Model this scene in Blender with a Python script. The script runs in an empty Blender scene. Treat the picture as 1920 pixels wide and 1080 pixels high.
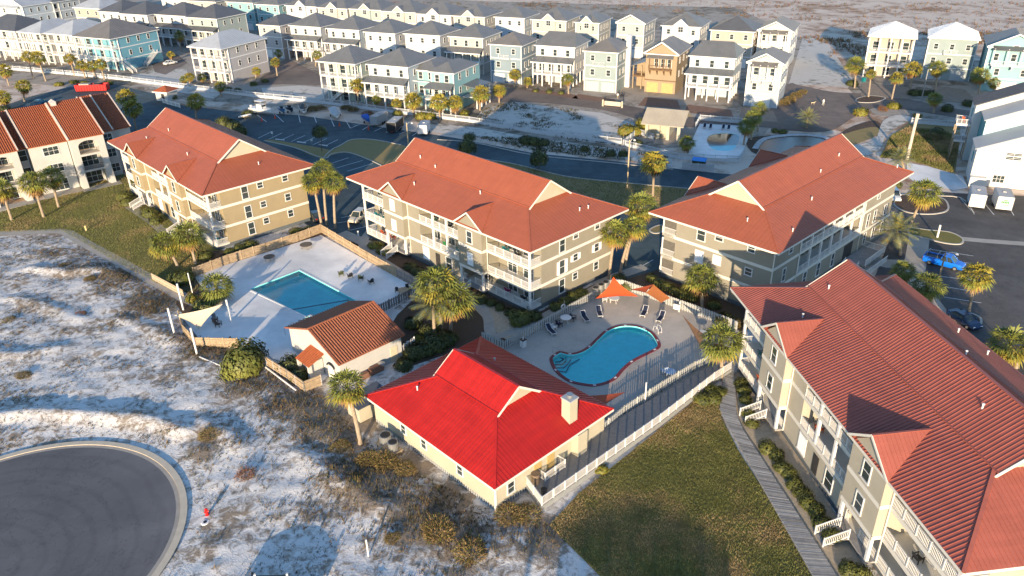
import bpy, bmesh, math, random
from mathutils import Vector, Matrix
import numpy as np
random.seed(7)
PI = math.pi
SC = bpy.context.scene
COL = SC.collection

# ------------------------------------------------------------------ camera
F_PX, PITCH, ROLL, CAM_H = 1441.644, 0.4831419, -0.0231314, 51.6305
_cp, _sp, _cr, _sr = math.cos(PITCH), math.sin(PITCH), math.cos(ROLL), math.sin(ROLL)
_fw, _up0, _rt0 = Vector((0, _cp, -_sp)), Vector((0, _sp, _cp)), Vector((1, 0, 0))
_rt = _rt0*_cr + _up0*_sr
_up = -_rt0*_sr + _up0*_cr
cam = bpy.data.cameras.new('camera')
cam.sensor_width = 36.0
cam.lens = 36.0*F_PX/1920.0
cam.clip_start, cam.clip_end = 1.0, 6000.0
cam_ob = bpy.data.objects.new('camera', cam)
COL.objects.link(cam_ob)
cam_ob.matrix_world = Matrix(((_rt.x, _up.x, -_fw.x, 0), (_rt.y, _up.y, -_fw.y, 0), (_rt.z, _up.z, -_fw.z, CAM_H), (0, 0, 0, 1)))
SC.camera = cam_ob

# ------------------------------------------------------------------ light
SUN_EL, SUN_AZ = math.radians(9.9), math.radians(-169.5)
w = bpy.data.worlds.new('World')
SC.world = w
w.use_nodes = True
nt = w.node_tree
nt.nodes.clear()
sky = nt.nodes.new('ShaderNodeTexSky')
sky.sky_type = 'NISHITA'
sky.sun_disc = False
sky.sun_elevation = SUN_EL
sky.sun_rotation = SUN_AZ % (2*PI)
sky.air_density, sky.dust_density, sky.ozone_density = 1.0, 0.3, 3.2
bg = nt.nodes.new('ShaderNodeBackground')
bg.inputs['Strength'].default_value = 0.15
wo = nt.nodes.new('ShaderNodeOutputWorld')
nt.links.new(sky.outputs[0], bg.inputs[0])
nt.links.new(bg.outputs[0], wo.inputs[0])
sl = bpy.data.lights.new('sun', 'SUN')
sl.energy = 4.1
sl.angle = math.radians(0.5)
sl.color = (1.0, 0.79, 0.54)
sun = bpy.data.objects.new('sun', sl)
COL.objects.link(sun)
_sd = Vector((math.sin(SUN_AZ)*math.cos(SUN_EL), math.cos(SUN_AZ)*math.cos(SUN_EL), math.sin(SUN_EL)))
sun.rotation_euler = _sd.to_track_quat('Z', 'Y').to_euler()
vs = SC.view_settings
vs.view_transform, vs.look, vs.gamma, vs.use_curve_mapping = 'Standard', 'None', 1.0, False
vs.exposure = 1.28

# ------------------------------------------------------------------ helpers
def at(u, v, z=0.0):
    """surveyed point (photo pixel, known height) -> world x, y"""
    du, dv = u-960.0, v-540.0
    a, b = du*_cr+dv*_sr, -du*_sr+dv*_cr
    d = (a, F_PX*_cp-b*_sp, -F_PX*_sp-b*_cp)
    t = (z-CAM_H)/d[2]
    return (d[0]*t, d[1]*t)

def ats(pts, z=0.0):
    return [at(u, v, z) for u, v in pts]

def px_of(x, y, z):
    p = Vector((x, y, z-CAM_H))
    k = F_PX/p.dot(_fw)
    return 960+p.dot(_rt)*k, 540-p.dot(_up)*k

def height_at(base, v_top):
    x, y = at(*base)
    lo, hi = 0.0, 40.0
    for _ in range(40):
        m = (lo+hi)/2
        if px_of(x, y, m)[1] > v_top: lo = m
        else: hi = m
    return lo

MATS = {}
def mat(name, col, rough=0.65, var=0.12, scale=2.0, bump=0.0, bscale=30.0, metal=0.0, spec=0.4, col2=None, dist=0.02):
    if name in MATS: return MATS[name]
    m = bpy.data.materials.new(name)
    m.use_nodes = True
    n, l = m.node_tree.nodes, m.node_tree.links
    b = n['Principled BSDF']
    b.inputs['Roughness'].default_value = rough
    b.inputs['Metallic'].default_value = metal
    b.inputs['Specular IOR Level'].default_value = spec
    tc = n.new('ShaderNodeTexCoord')
    oi = n.new('ShaderNodeObjectInfo')
    add = n.new('ShaderNodeVectorMath'); add.operation = 'ADD'
    l.new(tc.outputs['Object'], add.inputs[0])
    mul = n.new('ShaderNodeVectorMath'); mul.operation = 'SCALE'
    l.new(oi.outputs['Location'], mul.inputs[0]); mul.inputs['Scale'].default_value = 1.37
    l.new(mul.outputs[0], add.inputs[1])
    ns = n.new('ShaderNodeTexNoise')
    ns.inputs['Scale'].default_value = scale
    ns.inputs['Detail'].default_value = 6
    ns.inputs['Roughness'].default_value = 0.65
    l.new(add.outputs[0], ns.inputs['Vector'])
    rp = n.new('ShaderNodeValToRGB')
    rp.color_ramp.elements[0].position, rp.color_ramp.elements[1].position = 0.3, 0.7
    c2 = col2 or [min(1, c*(1+var)) for c in col]
    rp.color_ramp.elements[0].color = tuple([c*(1-var) for c in col])+(1,)
    rp.color_ramp.elements[1].color = tuple(c2)+(1,)
    l.new(ns.outputs['Fac'], rp.inputs[0])
    l.new(rp.outputs[0], b.inputs['Base Color'])
    if bump:
        nb = n.new('ShaderNodeTexNoise')
        nb.inputs['Scale'].default_value = bscale
        nb.inputs['Detail'].default_value = 4
        l.new(tc.outputs['Object'], nb.inputs['Vector'])
        bp = n.new('ShaderNodeBump')
        bp.inputs['Strength'].default_value = bump
        bp.inputs['Distance'].default_value = dist
        l.new(nb.outputs['Fac'], bp.inputs['Height'])
        l.new(bp.outputs[0], b.inputs['Normal'])
    MATS[name] = m
    return m

class MB:
    """collects faces for one mesh object"""
    def __init__(s): s.v, s.f, s.m = [], [], []
    def poly(s, pts, mi=0):
        k = len(s.v); s.v += [tuple(p) for p in pts]; s.f.append(tuple(range(k, k+len(pts)))); s.m.append(mi); return s
    def box(s, c, d, rz=0.0, mi=0):
        k = len(s.v); ca, sa = math.cos(rz), math.sin(rz); x, y, z = d[0]/2, d[1]/2, d[2]/2
        for sx, sy, sz in ((-1,-1,-1),(1,-1,-1),(1,1,-1),(-1,1,-1),(-1,-1,1),(1,-1,1),(1,1,1),(-1,1,1)):
            px, py = sx*x, sy*y
            s.v.append((c[0]+ca*px-sa*py, c[1]+sa*px+ca*py, c[2]+sz*z))
        for q in ((3,2,1,0),(4,5,6,7),(0,1,5,4),(1,2,6,5),(2,3,7,6),(3,0,4,7)):
            s.f.append(tuple(k+i for i in q)); s.m.append(mi)
        return s
    def bb(s, x0, x1, y0, y1, z0, z1, mi=0):
        return s.box(((x0+x1)/2, (y0+y1)/2, (z0+z1)/2), (abs(x1-x0), abs(y1-y0), abs(z1-z0)), 0, mi)
    def bar(s, a, b, wd, ht=None, mi=0):
        a, b = Vector(a), Vector(b); d = b-a
        if d.length < 1e-5: return s
        d.normalize(); ht = ht or wd
        side = d.cross(Vector((0, 0, 1)))
        if side.length < 1e-3: side = Vector((1, 0, 0))
        side.normalize(); u = side.cross(d).normalized()
        k = len(s.v)
        for p in (a, b):
            for sx, sy in ((-1,-1),(1,-1),(1,1),(-1,1)):
                s.v.append(tuple(p+side*(sx*wd/2)+u*(sy*ht/2)))
        for q in ((0,1,2,3),(7,6,5,4),(0,4,5,1),(1,5,6,2),(2,6,7,3),(3,7,4,0)):
            s.f.append(tuple(k+i for i in q)); s.m.append(mi)
        return s
    def tube(s, path, rad, n=8, mi=0, cap=True):
        path = [Vector(p) for p in path]
        if not isinstance(rad, (list, tuple)): rad = [rad]*len(path)
        rings = []
        for i, p in enumerate(path):
            d = (path[min(i+1, len(path)-1)]-path[max(i-1, 0)]).normalized()
            a = d.cross(Vector((0, 0, 1)))
            if a.length < 1e-3: a = Vector((1, 0, 0))
            a.normalize(); b = d.cross(a)
            k = len(s.v); rings.append(k)
            for j in range(n):
                t = 2*PI*j/n
                s.v.append(tuple(p+(a*math.cos(t)+b*math.sin(t))*rad[i]))
        for r0, r1 in zip(rings, rings[1:]):
            for j in range(n):
                s.f.append((r0+j, r0+(j+1) % n, r1+(j+1) % n, r1+j)); s.m.append(mi)
        if cap:
            s.f.append(tuple(rings[0]+j for j in range(n))[::-1]); s.m.append(mi)
            s.f.append(tuple(rings[-1]+j for j in range(n))); s.m.append(mi)
        return s
    def prism(s, pts, z0, z1, mi=0):
        n = len(pts)
        s.poly([(x, y, z1) for x, y in pts], mi); s.poly([(x, y, z0) for x, y in pts][::-1], mi)
        for i in range(n):
            a, b = pts[i], pts[(i+1) % n]
            s.poly([(a[0], a[1], z0), (b[0], b[1], z0), (b[0], b[1], z1), (a[0], a[1], z1)], mi)
        return s
    def slab(s, pts3, th, mi=0):
        """a sheet with thickness th straight below it"""
        lo = [(p[0], p[1], p[2]-th) for p in pts3]
        s.poly(pts3, mi); s.poly(lo[::-1], mi)
        n = len(pts3)
        for i in range(n):
            j = (i+1) % n
            s.poly([lo[i], lo[j], pts3[j], pts3[i]], mi)
        return s
    def mesh(s, name, mats, smooth=False):
        me = bpy.data.meshes.new(name)
        me.from_pydata(s.v, [], s.f)
        for m in (mats if isinstance(mats, (list, tuple)) else [mats]): me.materials.append(m)
        if any(s.m): me.polygons.foreach_set('material_index', s.m)
        if smooth: me.polygons.foreach_set('use_smooth', [True]*len(s.f))
        me.validate(); me.update()
        return me
    def build(s, name, mats, parent=None, loc=(0,0,0), rz=0.0, smooth=False, kind=None, label=None):
        return put(name, s.mesh(name, mats, smooth), parent, loc, rz, kind, label)

def put(name, me, parent=None, loc=(0,0,0), rz=0.0, kind=None, label=None):
    o = bpy.data.objects.new(name, me)
    COL.objects.link(o)
    o.location = loc; o.rotation_euler = (0, 0, rz)
    if parent is not None: o.parent = parent
    if kind: o['kind'] = kind
    if label: o['label'] = label
    return o

def thing(name, label, cat, loc=(0,0,0), rz=0.0, group=None):
    o = bpy.data.objects.new(name, None)
    COL.objects.link(o)
    o.empty_display_size = 0.5
    o.location = (loc[0], loc[1], loc[2] if len(loc) > 2 else 0.0)
    o.rotation_euler = (0, 0, rz)
    o['label'] = label; o['category'] = cat
    if group: o['group'] = group
    return o

def tag(o, label, cat, group=None):
    o['label'] = label; o['category'] = cat
    if group: o['group'] = group
    return o

ORD = ['first','second','third','fourth','fifth','sixth','seventh','eighth','ninth','tenth','eleventh','twelfth','thirteenth','fourteenth','fifteenth','sixteenth','seventeenth','eighteenth','nineteenth','twentieth']

def catmull(pts, n=6, closed=True):
    out = []; N = len(pts)
    rng = range(N) if closed else range(N-1)
    for i in rng:
        if closed: p0, p1, p2, p3 = pts[(i-1) % N], pts[i], pts[(i+1) % N], pts[(i+2) % N]
        else: p0, p1, p2, p3 = pts[max(i-1,0)], pts[i], pts[i+1], pts[min(i+2,N-1)]
        for k in range(n):
            t = k/n
            out.append(tuple(0.5*((2*p1[a])+(-p0[a]+p2[a])*t+(2*p0[a]-5*p1[a]+4*p2[a]-p3[a])*t*t+(-p0[a]+3*p1[a]-3*p2[a]+p3[a])*t**3) for a in (0,1)))
    if not closed: out.append(tuple(pts[-1][:2]))
    return out

def area(p): return 0.5*sum(p[i][0]*p[(i+1)%len(p)][1]-p[(i+1)%len(p)][0]*p[i][1] for i in range(len(p)))
def offset(p, d):
    """grow (d>0) a closed outline"""
    if area(p) < 0: d = -d
    n = len(p); out = []
    for i in range(n):
        a, b, c = Vector(p[i-1]), Vector(p[i]), Vector(p[(i+1) % n])
        e1, e2 = (b-a).normalized(), (c-b).normalized()
        nn = Vector((e1.y+e2.y, -e1.x-e2.x))
        if nn.length < 1e-6: nn = Vector((e1.y, -e1.x))
        nn.normalize()
        out.append((b.x+nn.x*d, b.y+nn.y*d))
    return out
def inside(x, y, poly):
    c = False; j = len(poly)-1
    for i in range(len(poly)):
        xi, yi = poly[i][0], poly[i][1]; xj, yj = poly[j][0], poly[j][1]
        if (yi > y) != (yj > y) and x < (xj-xi)*(y-yi)/(yj-yi)+xi: c = not c
        j = i
    return c

def sheet(name, pts, z, m, holes=(), parent=None, kind='structure'):
    bm = bmesh.new(); eds = []
    for ring in [pts]+list(holes):
        vs_ = [bm.verts.new((p[0], p[1], z)) for p in ring]
        for i in range(len(vs_)): eds.append(bm.edges.new((vs_[i], vs_[(i+1) % len(vs_)])))
    bmesh.ops.triangle_fill(bm, edges=eds, use_beauty=True, use_dissolve=False, normal=(0,0,1))
    for f in bm.faces:
        if f.normal.z < 0: f.normal_flip()
    me = bpy.data.meshes.new(name); bm.to_mesh(me); bm.free()
    me.materials.append(m)
    o = put(name, me, parent)
    if parent is None and kind: o['kind'] = kind
    return o

def strip(name, line, wd, z, m, ht=0.0, parent=None, closed=False, kind='structure'):
    """a band along a polyline; ht > 0 makes it a raised kerb"""
    n = len(line); b = MB(); L, R = [], []
    for i in range(n):
        p = Vector(line[i])
        q0 = Vector(line[(i-1) % n]) if (closed or i > 0) else p
        q1 = Vector(line[(i+1) % n]) if (closed or i < n-1) else p
        d = (q1-q0).normalized(); nn = Vector((-d.y, d.x))*wd/2
        L.append(p+nn); R.append(p-nn)
    for i in range(n if closed else n-1):
        j = (i+1) % n
        top = [(R[i].x,R[i].y,z+ht),(R[j].x,R[j].y,z+ht),(L[j].x,L[j].y,z+ht),(L[i].x,L[i].y,z+ht)]
        b.poly(top)
        if ht:
            b.poly([(R[i].x,R[i].y,z-.05),(R[j].x,R[j].y,z-.05),(R[j].x,R[j].y,z+ht),(R[i].x,R[i].y,z+ht)])
            b.poly([(L[j].x,L[j].y,z-.05),(L[i].x,L[i].y,z-.05),(L[i].x,L[i].y,z+ht),(L[j].x,L[j].y,z+ht)])
    o = b.build(name, m, parent)
    if parent is None and kind: o['kind'] = kind
    return o

# ------------------------------------------------------------------ materials
M_white = mat('white_paint', (.64,.63,.61), .5, .05)
M_trim = mat('cream_trim', (.62,.59,.52), .55, .05)
M_beige = mat('beige_siding', (.25,.225,.17), .75, .07, .6, .15, 14)
M_beige_y = mat('yellow_beige_siding', (.295,.235,.14), .75, .07, .6, .15, 14)
M_greige = mat('greige_siding', (.255,.232,.182), .75, .07, .6, .15, 14)
M_cream = mat('cream_siding', (.43,.39,.29), .7, .06, .6, .15, 14)
M_redroof = mat('salmon_metal_roof', (.325,.092,.048), .5, .05, .25, spec=.35)
M_redroof2 = mat('faded_red_metal_roof', (.32,.094,.066), .5, .08, .25, spec=.35)
M_redbright = mat('bright_red_metal_roof', (.42,.018,.014), .45, .08, .25, spec=.35)
M_glass = mat('window_glass', (.035,.048,.050), .06, .3, .8, spec=.8)
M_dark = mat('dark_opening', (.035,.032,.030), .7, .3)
M_blind = mat('white_shutter', (.78,.78,.78), .5, .04)
M_found = mat('blue_grey_lattice', (.10,.115,.125), .8, .25, 4)
M_concrete = mat('concrete', (.36,.33,.285), .85, .14, .5, .2, 20)
M_wood = mat('weathered_fence_wood', (.33,.245,.155), .85, .28, 2.2, .3, 24)
M_wood2 = mat('silver_grey_wood', (.27,.26,.25), .85, .22, 2.2, .3, 24)
M_greypaint = mat('grey_fence_paint', (.37,.375,.36), .7, .12, 2)
M_asphalt = mat('asphalt', (.052,.080,.092), .9, .28, .35, .4, 30)
M_asphalt2 = mat('old_asphalt', (.085,.080,.078), .9, .25, .3, .4, 30)
M_stripe = mat('line_paint', (.62,.62,.60), .7, .15, 3)
M_tile = mat('terracotta_tile', (.30,.078,.027), .7, .28, 3.5, .2, 20)
M_tile2 = mat('brown_terracotta_tile', (.26,.088,.043), .7, .28, 3.5, .2, 20)
M_stucco = mat('white_stucco', (.45,.44,.41), .8, .06, .7, .2, 18)
M_metal = mat('grey_metal', (.35,.35,.34), .4, .1, metal=.6)
M_black = mat('black_plastic', (.016,.017,.020), .5, .2)
M_navy = mat('navy_mesh_fabric', (.012,.018,.042), .7, .2)
M_trunk = mat('palm_trunk_bark', (.30,.235,.165), .9, .28, 3.0, .6, 12)
M_trunkdark = mat('grey_tree_bark', (.13,.105,.08), .9, .28, 3.0, .6, 12)
M_frond = mat('palm_frond', (.12,.145,.03), .55, .35, .9, spec=.3, col2=(.235,.25,.05))
M_frond_y = mat('golden_palm_frond', (.23,.20,.03), .55, .3, .9, spec=.3, col2=(.36,.29,.045))
M_frond_b = mat('blue_green_frond', (.13,.15,.075), .55, .3, .9, spec=.3, col2=(.25,.26,.13))
M_dead = mat('dry_palm_frond', (.24,.135,.045), .8, .3, 1.2)
M_leaf = mat('shrub_leaf', (.070,.088,.018), .6, .35, 1.2, spec=.3, col2=(.17,.165,.034))
M_leafdk = mat('dark_shrub_leaf', (.034,.046,.018), .6, .35, 1.2, spec=.3, col2=(.085,.095,.034))
M_leafy = mat('yellow_shrub_leaf', (.13,.12,.014), .6, .35, 1.2, spec=.3, col2=(.24,.19,.022))
M_dry = mat('dry_grass', (.155,.095,.038), .9, .35, 1.0, col2=(.27,.18,.075))
M_mulch = mat('pine_bark_mulch', (.085,.052,.034), .95, .45, 1.6, .7, 14, dist=.05)
M_gravelt = mat('tan_gravel', (.42,.34,.24), .95, .2, 2.5, .6, 22)
M_teal = mat('teal_plastic', (.01,.17,.18), .45, .1)
M_green = mat('green_plastic', (.03,.22,.06), .5, .1)
M_orange = mat('orange_sail_cloth', (.62,.085,.018), .75, .06)
M_rust = mat('rust_sail_cloth', (.40,.075,.025), .75, .1)
M_tan = mat('tan_sail_cloth', (.52,.44,.32), .75, .06)
M_red = mat('signal_red', (.55,.012,.012), .45, .08)
M_cone = mat('orange_cone_plastic', (.62,.07,.02), .5, .05)
M_tyre = mat('tyre_rubber', (.014,.014,.015), .8, .2)

def weather(m, amt=.14):
    """each seam panel a slightly different tone, with faint run-off stains"""
    n, l = m.node_tree.nodes, m.node_tree.links
    b = n['Principled BSDF']; src = b.inputs['Base Color'].links[0].from_socket
    tc = n.new('ShaderNodeTexCoord')
    for sc, lo, hi, st in (((1.1, .10, .10), .40, .60, amt), ((.10, 1.1, .10), .40, .60, amt*.8), ((.5, .5, .5), .3, .75, amt)):
        mp = n.new('ShaderNodeMapping'); mp.inputs['Scale'].default_value = sc; l.new(tc.outputs['Object'], mp.inputs[0])
        ns = n.new('ShaderNodeTexNoise'); ns.inputs['Scale'].default_value = 1.6; ns.inputs['Detail'].default_value = 5; l.new(mp.outputs[0], ns.inputs['Vector'])
        r = n.new('ShaderNodeValToRGB'); r.color_ramp.elements[0].position, r.color_ramp.elements[1].position = lo, hi
        a, c = 1-st, 1+st*.5; r.color_ramp.elements[0].color = (a, a, a, 1); r.color_ramp.elements[1].color = (c, c, c, 1); l.new(ns.outputs['Fac'], r.inputs[0])
        mx = n.new('ShaderNodeMix'); mx.data_type = 'RGBA'; mx.blend_type = 'MULTIPLY'; mx.inputs[0].default_value = 1
        l.new(src, mx.inputs[6]); l.new(r.outputs[0], mx.inputs[7]); src = mx.outputs[2]
    l.new(src, b.inputs['Base Color'])
weather(M_redroof, .035); weather(M_redroof2, .06); weather(M_redbright, .08)
# ------------------------------------------------------------------ the ground
rngs = np.random.RandomState(3)
_tab = rngs.rand(256, 256)
def vnoise(x, y):
    xi, yi = np.floor(x).astype(int), np.floor(y).astype(int)
    fx, fy = x-xi, y-yi
    fx, fy = fx*fx*(3-2*fx), fy*fy*(3-2*fy)
    g = lambda a, b: _tab[a % 256, b % 256]
    return (g(xi,yi)*(1-fx)+g(xi+1,yi)*fx)*(1-fy)+(g(xi,yi+1)*(1-fx)+g(xi+1,yi+1)*fx)*fy
def fbm(x, y, o=4):
    s, a, t = 0, 1.0, 0
    for k in range(o):
        s = s+a*vnoise(x*2**k+17*k, y*2**k+31*k); t += a; a *= .5
    return s/t
def seg_dist(X, Y, line, closed=False):
    D = np.full(X.shape, 1e9); n = len(line)
    for i in range(n if closed else n-1):
        a, b = line[i], line[(i+1) % n]
        dx, dy = b[0]-a[0], b[1]-a[1]; L = dx*dx+dy*dy+1e-9
        t = np.clip(((X-a[0])*dx+(Y-a[1])*dy)/L, 0, 1)
        D = np.minimum(D, np.hypot(X-a[0]-t*dx, Y-a[1]-t*dy))
    return D
def inside_np(X, Y, poly):
    c = np.zeros(X.shape, bool); n = len(poly); j = n-1
    for i in range(n):
        xi, yi, xj, yj = poly[i][0], poly[i][1], poly[j][0], poly[j][1]
        with np.errstate(divide='ignore', invalid='ignore'):
            c ^= ((yi > Y) != (yj > Y)) & (X < (xj-xi)*(Y-yi)/(yj-yi+1e-12)+xi)
        j = i
    return c

CUL = (-45.67, 50.15); CUL_R = 15.3
DUNE = ats([(-260,458),(0,446),(110,442),(300,541),(345,570),(345,612),(440,660),(510,690),(600,738),(700,835),(940,972),(1040,985),(1160,1130),(700,1180),(-260,1180)])
POOL1 = [at(463,543), at(562,505), at(662,562)]
_a, _b, _c = [Vector(p) for p in POOL1]
_u = (_b-_a).normalized(); _v = Vector((_u.y, -_u.x))
POOL1 = [tuple(_a), tuple(_b), tuple(_b+_v*21.0), tuple(_a+_v*13.5), tuple(_a+_v*13.5+_u*2.0), tuple(_a+_v*21+_u*2.0)]
POOL1_IN = offset(POOL1, -.45)
def zk(x, y): return (900+x/5.3333, 560+y/5.3333)
KID = catmull(ats([zk(*p) for p in [(695,600),(735,560),(800,528),(900,548),(990,530),(1080,478),(1160,400),(1250,320),(1350,277),(1450,262),(1560,268),(1650,295),(1735,345),(1790,420),(1808,480),(1760,520),(1650,575),(1530,640),(1440,720),(1370,800),(1280,850),(1150,880),(1030,870),(900,840),(800,780),(740,720),(708,660)]]), 4)
KID_IN = offset(KID, -.42)

CRESTS = [ats([(-40,790),(60,776),(200,782),(300,792),(345,812)]), ats([(60,505),(130,512),(200,506),(260,530)]), ats([(-40,660),(40,668),(110,655)]), ats([(380,792),(420,812),(450,840)]), ats([(560,850),(640,905),(720,960)]), ats([(230,600),(290,618),(330,640)]), ats([(30,560),(90,575),(150,600)])]
def dune_z(X, Y):
    m = inside_np(X, Y, DUNE)
    e = np.clip(seg_dist(X, Y, DUNE, True)/3.0, 0, 1)
    e = e*np.clip((np.hypot(X-CUL[0], Y-CUL[1])-CUL_R-.5)/3.0, 0, 1)
    e = e*e*(3-2*e)*m
    h = .34*fbm(X*.16, Y*.22, 3)+.24*fbm(X*.6+40, Y*.8, 3)+.16*fbm(X*1.5, Y*1.7+9, 2)
    for c, hh in zip(CRESTS, (.6,.45,.35,.4,.4,.3,.25)):
        d = seg_dist(X, Y, c)
        h = h+hh*np.exp(-(d/1.1)**2)
    return e*np.maximum(h-.18, 0)
SCRUB = [((150,500),9,.5),((235,520),7,.75),((290,570),6,.8),((190,620),5,.35),((60,560),6,.3),((395,650),6,.9),((350,640),4,.5),((470,720),5,.7),((560,760),6,.85),((640,800),6,.9),((600,790),5,.8),((530,800),5,.5),((700,900),6,.9),((800,960),6,.85),((880,1000),5,.8),((660,870),4,.8),((950,985),4,.7),((760,880),4,.7),((840,930),4,.8),((320,470),5,.6),((180,460),5,.6),((90,480),6,.45),((600,960),4,.4),((860,1050),5,.6),((1010,1000),4,.7),((720,1000),4,.45),((450,820),4,.45),((385,850),3,.5)]
def scrub(X, Y):
    s = np.full(X.shape, .22)
    for (p, r, a) in SCRUB:
        x, y = at(*p); s = np.maximum(s, a*np.exp(-((X-x)**2+(Y-y)**2)/(r*r*.75)))
    return s

def ground_mat(name, base, cover, cover2, thr_attr=True, sc=1.1, thr=.5, bump=.8):
    m = bpy.data.materials.new(name); m.use_nodes = True
    n, l = m.node_tree.nodes, m.node_tree.links
    b = n['Principled BSDF']; b.inputs['Roughness'].default_value = .95; b.inputs['Specular IOR Level'].default_value = .15
    tc = n.new('ShaderNodeTexCoord')
    def noise(s, d=8, r=.68, wdist=0.0):
        x = n.new('ShaderNodeTexNoise'); x.inputs['Scale'].default_value = s; x.inputs['Detail'].default_value = d; x.inputs['Roughness'].default_value = r
        x.inputs['Distortion'].default_value = wdist
        l.new(tc.outputs['Object'], x.inputs['Vector']); return x.outputs['Fac']
    n1 = noise(sc, 10, .72, .6); n2 = noise(sc*.16, 3, .5); n3 = noise(sc*5, 4, .6)
    def mth(op, a, c, cl=False):
        x = n.new('ShaderNodeMath'); x.operation = op; x.use_clamp = cl
        for i, q in enumerate((a, c)):
            if isinstance(q, (int, float)): x.inputs[i].default_value = q
            else: l.new(q, x.inputs[i])
        return x.outputs[0]
    v = mth('ADD', n1, mth('MULTIPLY', mth('SUBTRACT', n2, .5), .55))
    if thr_attr:
        at_ = n.new('ShaderNodeAttribute'); at_.attribute_name = 'scrub'
        v = mth('ADD', v, mth('MULTIPLY', at_.outputs['Fac'], .36))
    v = mth('MULTIPLY', mth('SUBTRACT', v, thr), 6.0, True)
    def mix(f, a, c):
        x = n.new('ShaderNodeMix'); x.data_type = 'RGBA'
        if isinstance(f, float): x.inputs[0].default_value = f
        else: l.new(f, x.inputs[0])
        for i, q in ((6, a), (7, c)):
            if isinstance(q, tuple): x.inputs[i].default_value = q+(1,)
            else: l.new(q, x.inputs[i])
        return x.outputs[2]
    cov = mix(mth('MULTIPLY', mth('SUBTRACT', n3, .35), 3.0, True), cover, cover2)
    sand = mix(mth('MULTIPLY', mth('SUBTRACT', n2, .3), 2.2, True), tuple(c*.88 for c in base), base)
    l.new(mix(mth('MULTIPLY', v, .85), sand, cov), b.inputs['Base Color'])
    bp = n.new('ShaderNodeBump'); bp.inputs['Strength'].default_value = bump; bp.inputs['Distance'].default_value = .12
    l.new(mth('ADD', mth('MULTIPLY', n1, .8), mth('MULTIPLY', n3, .35)), bp.inputs['Height'])
    l.new(bp.outputs[0], b.inputs['Normal'])
    MATS[name] = m
    return m
M_sand = ground_mat('dune_sand', (.71,.675,.63), (.14,.095,.058), (.22,.155,.09), True, 1.0, .54, 1.0)
M_farsand = ground_mat('scrubby_sand', (.68,.55,.44), (.22,.11,.055), (.28,.15,.075), False, .11, .475, .22)
M_lotsand = ground_mat('lot_sand', (.60,.55,.48), (.13,.11,.08), (.09,.10,.06), False, .45, .52, .6)
M_lawn = ground_mat('lawn_grass', (.20,.18,.06), (.30,.215,.10), (.25,.19,.075), False, .30, .50, .9)
M_lawndry = ground_mat('dry_lawn_grass', (.30,.225,.10), (.17,.16,.055), (.23,.18,.075), False, .22, .56, .9)
M_bed = ground_mat('mulch_bed', (.11,.075,.05), (.05,.032,.022), (.16,.12,.09), False, 1.6, .48, .9)
M_deck1 = mat('white_pool_deck', (.76,.75,.73), .8, .06, .4, .15, 14)
M_deck2 = mat('tan_pool_deck', (.46,.41,.355), .8, .12, .35, .2, 16)
M_road = mat('brick_street', (.165,.13,.108), .9, .18, .5, .4, 8)
M_paver = mat('red_brick_drive', (.20,.115,.080), .9, .2, .8, .4, 10)

def add_cracks(m, sc=.11, dark=.55):
    n, l = m.node_tree.nodes, m.node_tree.links
    b = n['Principled BSDF']; src = b.inputs['Base Color'].links[0].from_socket
    tc = n.new('ShaderNodeTexCoord'); ds = n.new('ShaderNodeTexNoise'); ds.inputs['Scale'].default_value = .6; ds.inputs['Detail'].default_value = 4
    l.new(tc.outputs['Object'], ds.inputs['Vector'])
    mixv = n.new('ShaderNodeMix'); mixv.data_type = 'VECTOR'; mixv.inputs[0].default_value = .12
    l.new(tc.outputs['Object'], mixv.inputs[4]); 
    sc_ = n.new('ShaderNodeVectorMath'); sc_.operation = 'SCALE'; sc_.inputs['Scale'].default_value = 14; l.new(ds.outputs['Color'], sc_.inputs[0]); 
    ad = n.new('ShaderNodeVectorMath'); ad.operation = 'ADD'; l.new(tc.outputs['Object'], ad.inputs[0]); l.new(sc_.outputs[0], ad.inputs[1])
    v = n.new('ShaderNodeTexVoronoi'); v.feature = 'DISTANCE_TO_EDGE'; v.inputs['Scale'].default_value = sc; l.new(ad.outputs[0], v.inputs['Vector'])
    r = n.new('ShaderNodeValToRGB'); r.color_ramp.elements[0].position = .004; r.color_ramp.elements[1].position = .010
    r.color_ramp.elements[0].color = (dark, dark, dark, 1); r.color_ramp.elements[1].color = (1,1,1,1); l.new(v.outputs['Distance'], r.inputs[0])
    p = n.new('ShaderNodeTexNoise'); p.inputs['Scale'].default_value = .05; p.inputs['Detail'].default_value = 5; l.new(tc.outputs['Object'], p.inputs['Vector'])
    r2 = n.new('ShaderNodeValToRGB'); r2.color_ramp.elements[0].position = .35; r2.color_ramp.elements[1].position = .65; r2.color_ramp.elements[0].color = (.72,.72,.72,1); r2.color_ramp.elements[1].color = (1.25,1.22,1.18,1); l.new(p.outputs['Fac'], r2.inputs[0])
    for s_ in (r, r2):
        mx = n.new('ShaderNodeMix'); mx.data_type = 'RGBA'; mx.blend_type = 'MULTIPLY'; mx.inputs[0].default_value = 1
        l.new(src, mx.inputs[6]); l.new(s_.outputs[0], mx.inputs[7]); src = mx.outputs[2]
    l.new(src, b.inputs['Base Color'])
for m_ in (M_asphalt, M_asphalt2): add_cracks(m_)
add_cracks(M_road, .15, .7); add_cracks(M_deck1, .13, .86); add_cracks(M_deck2, .16, .8)
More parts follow.
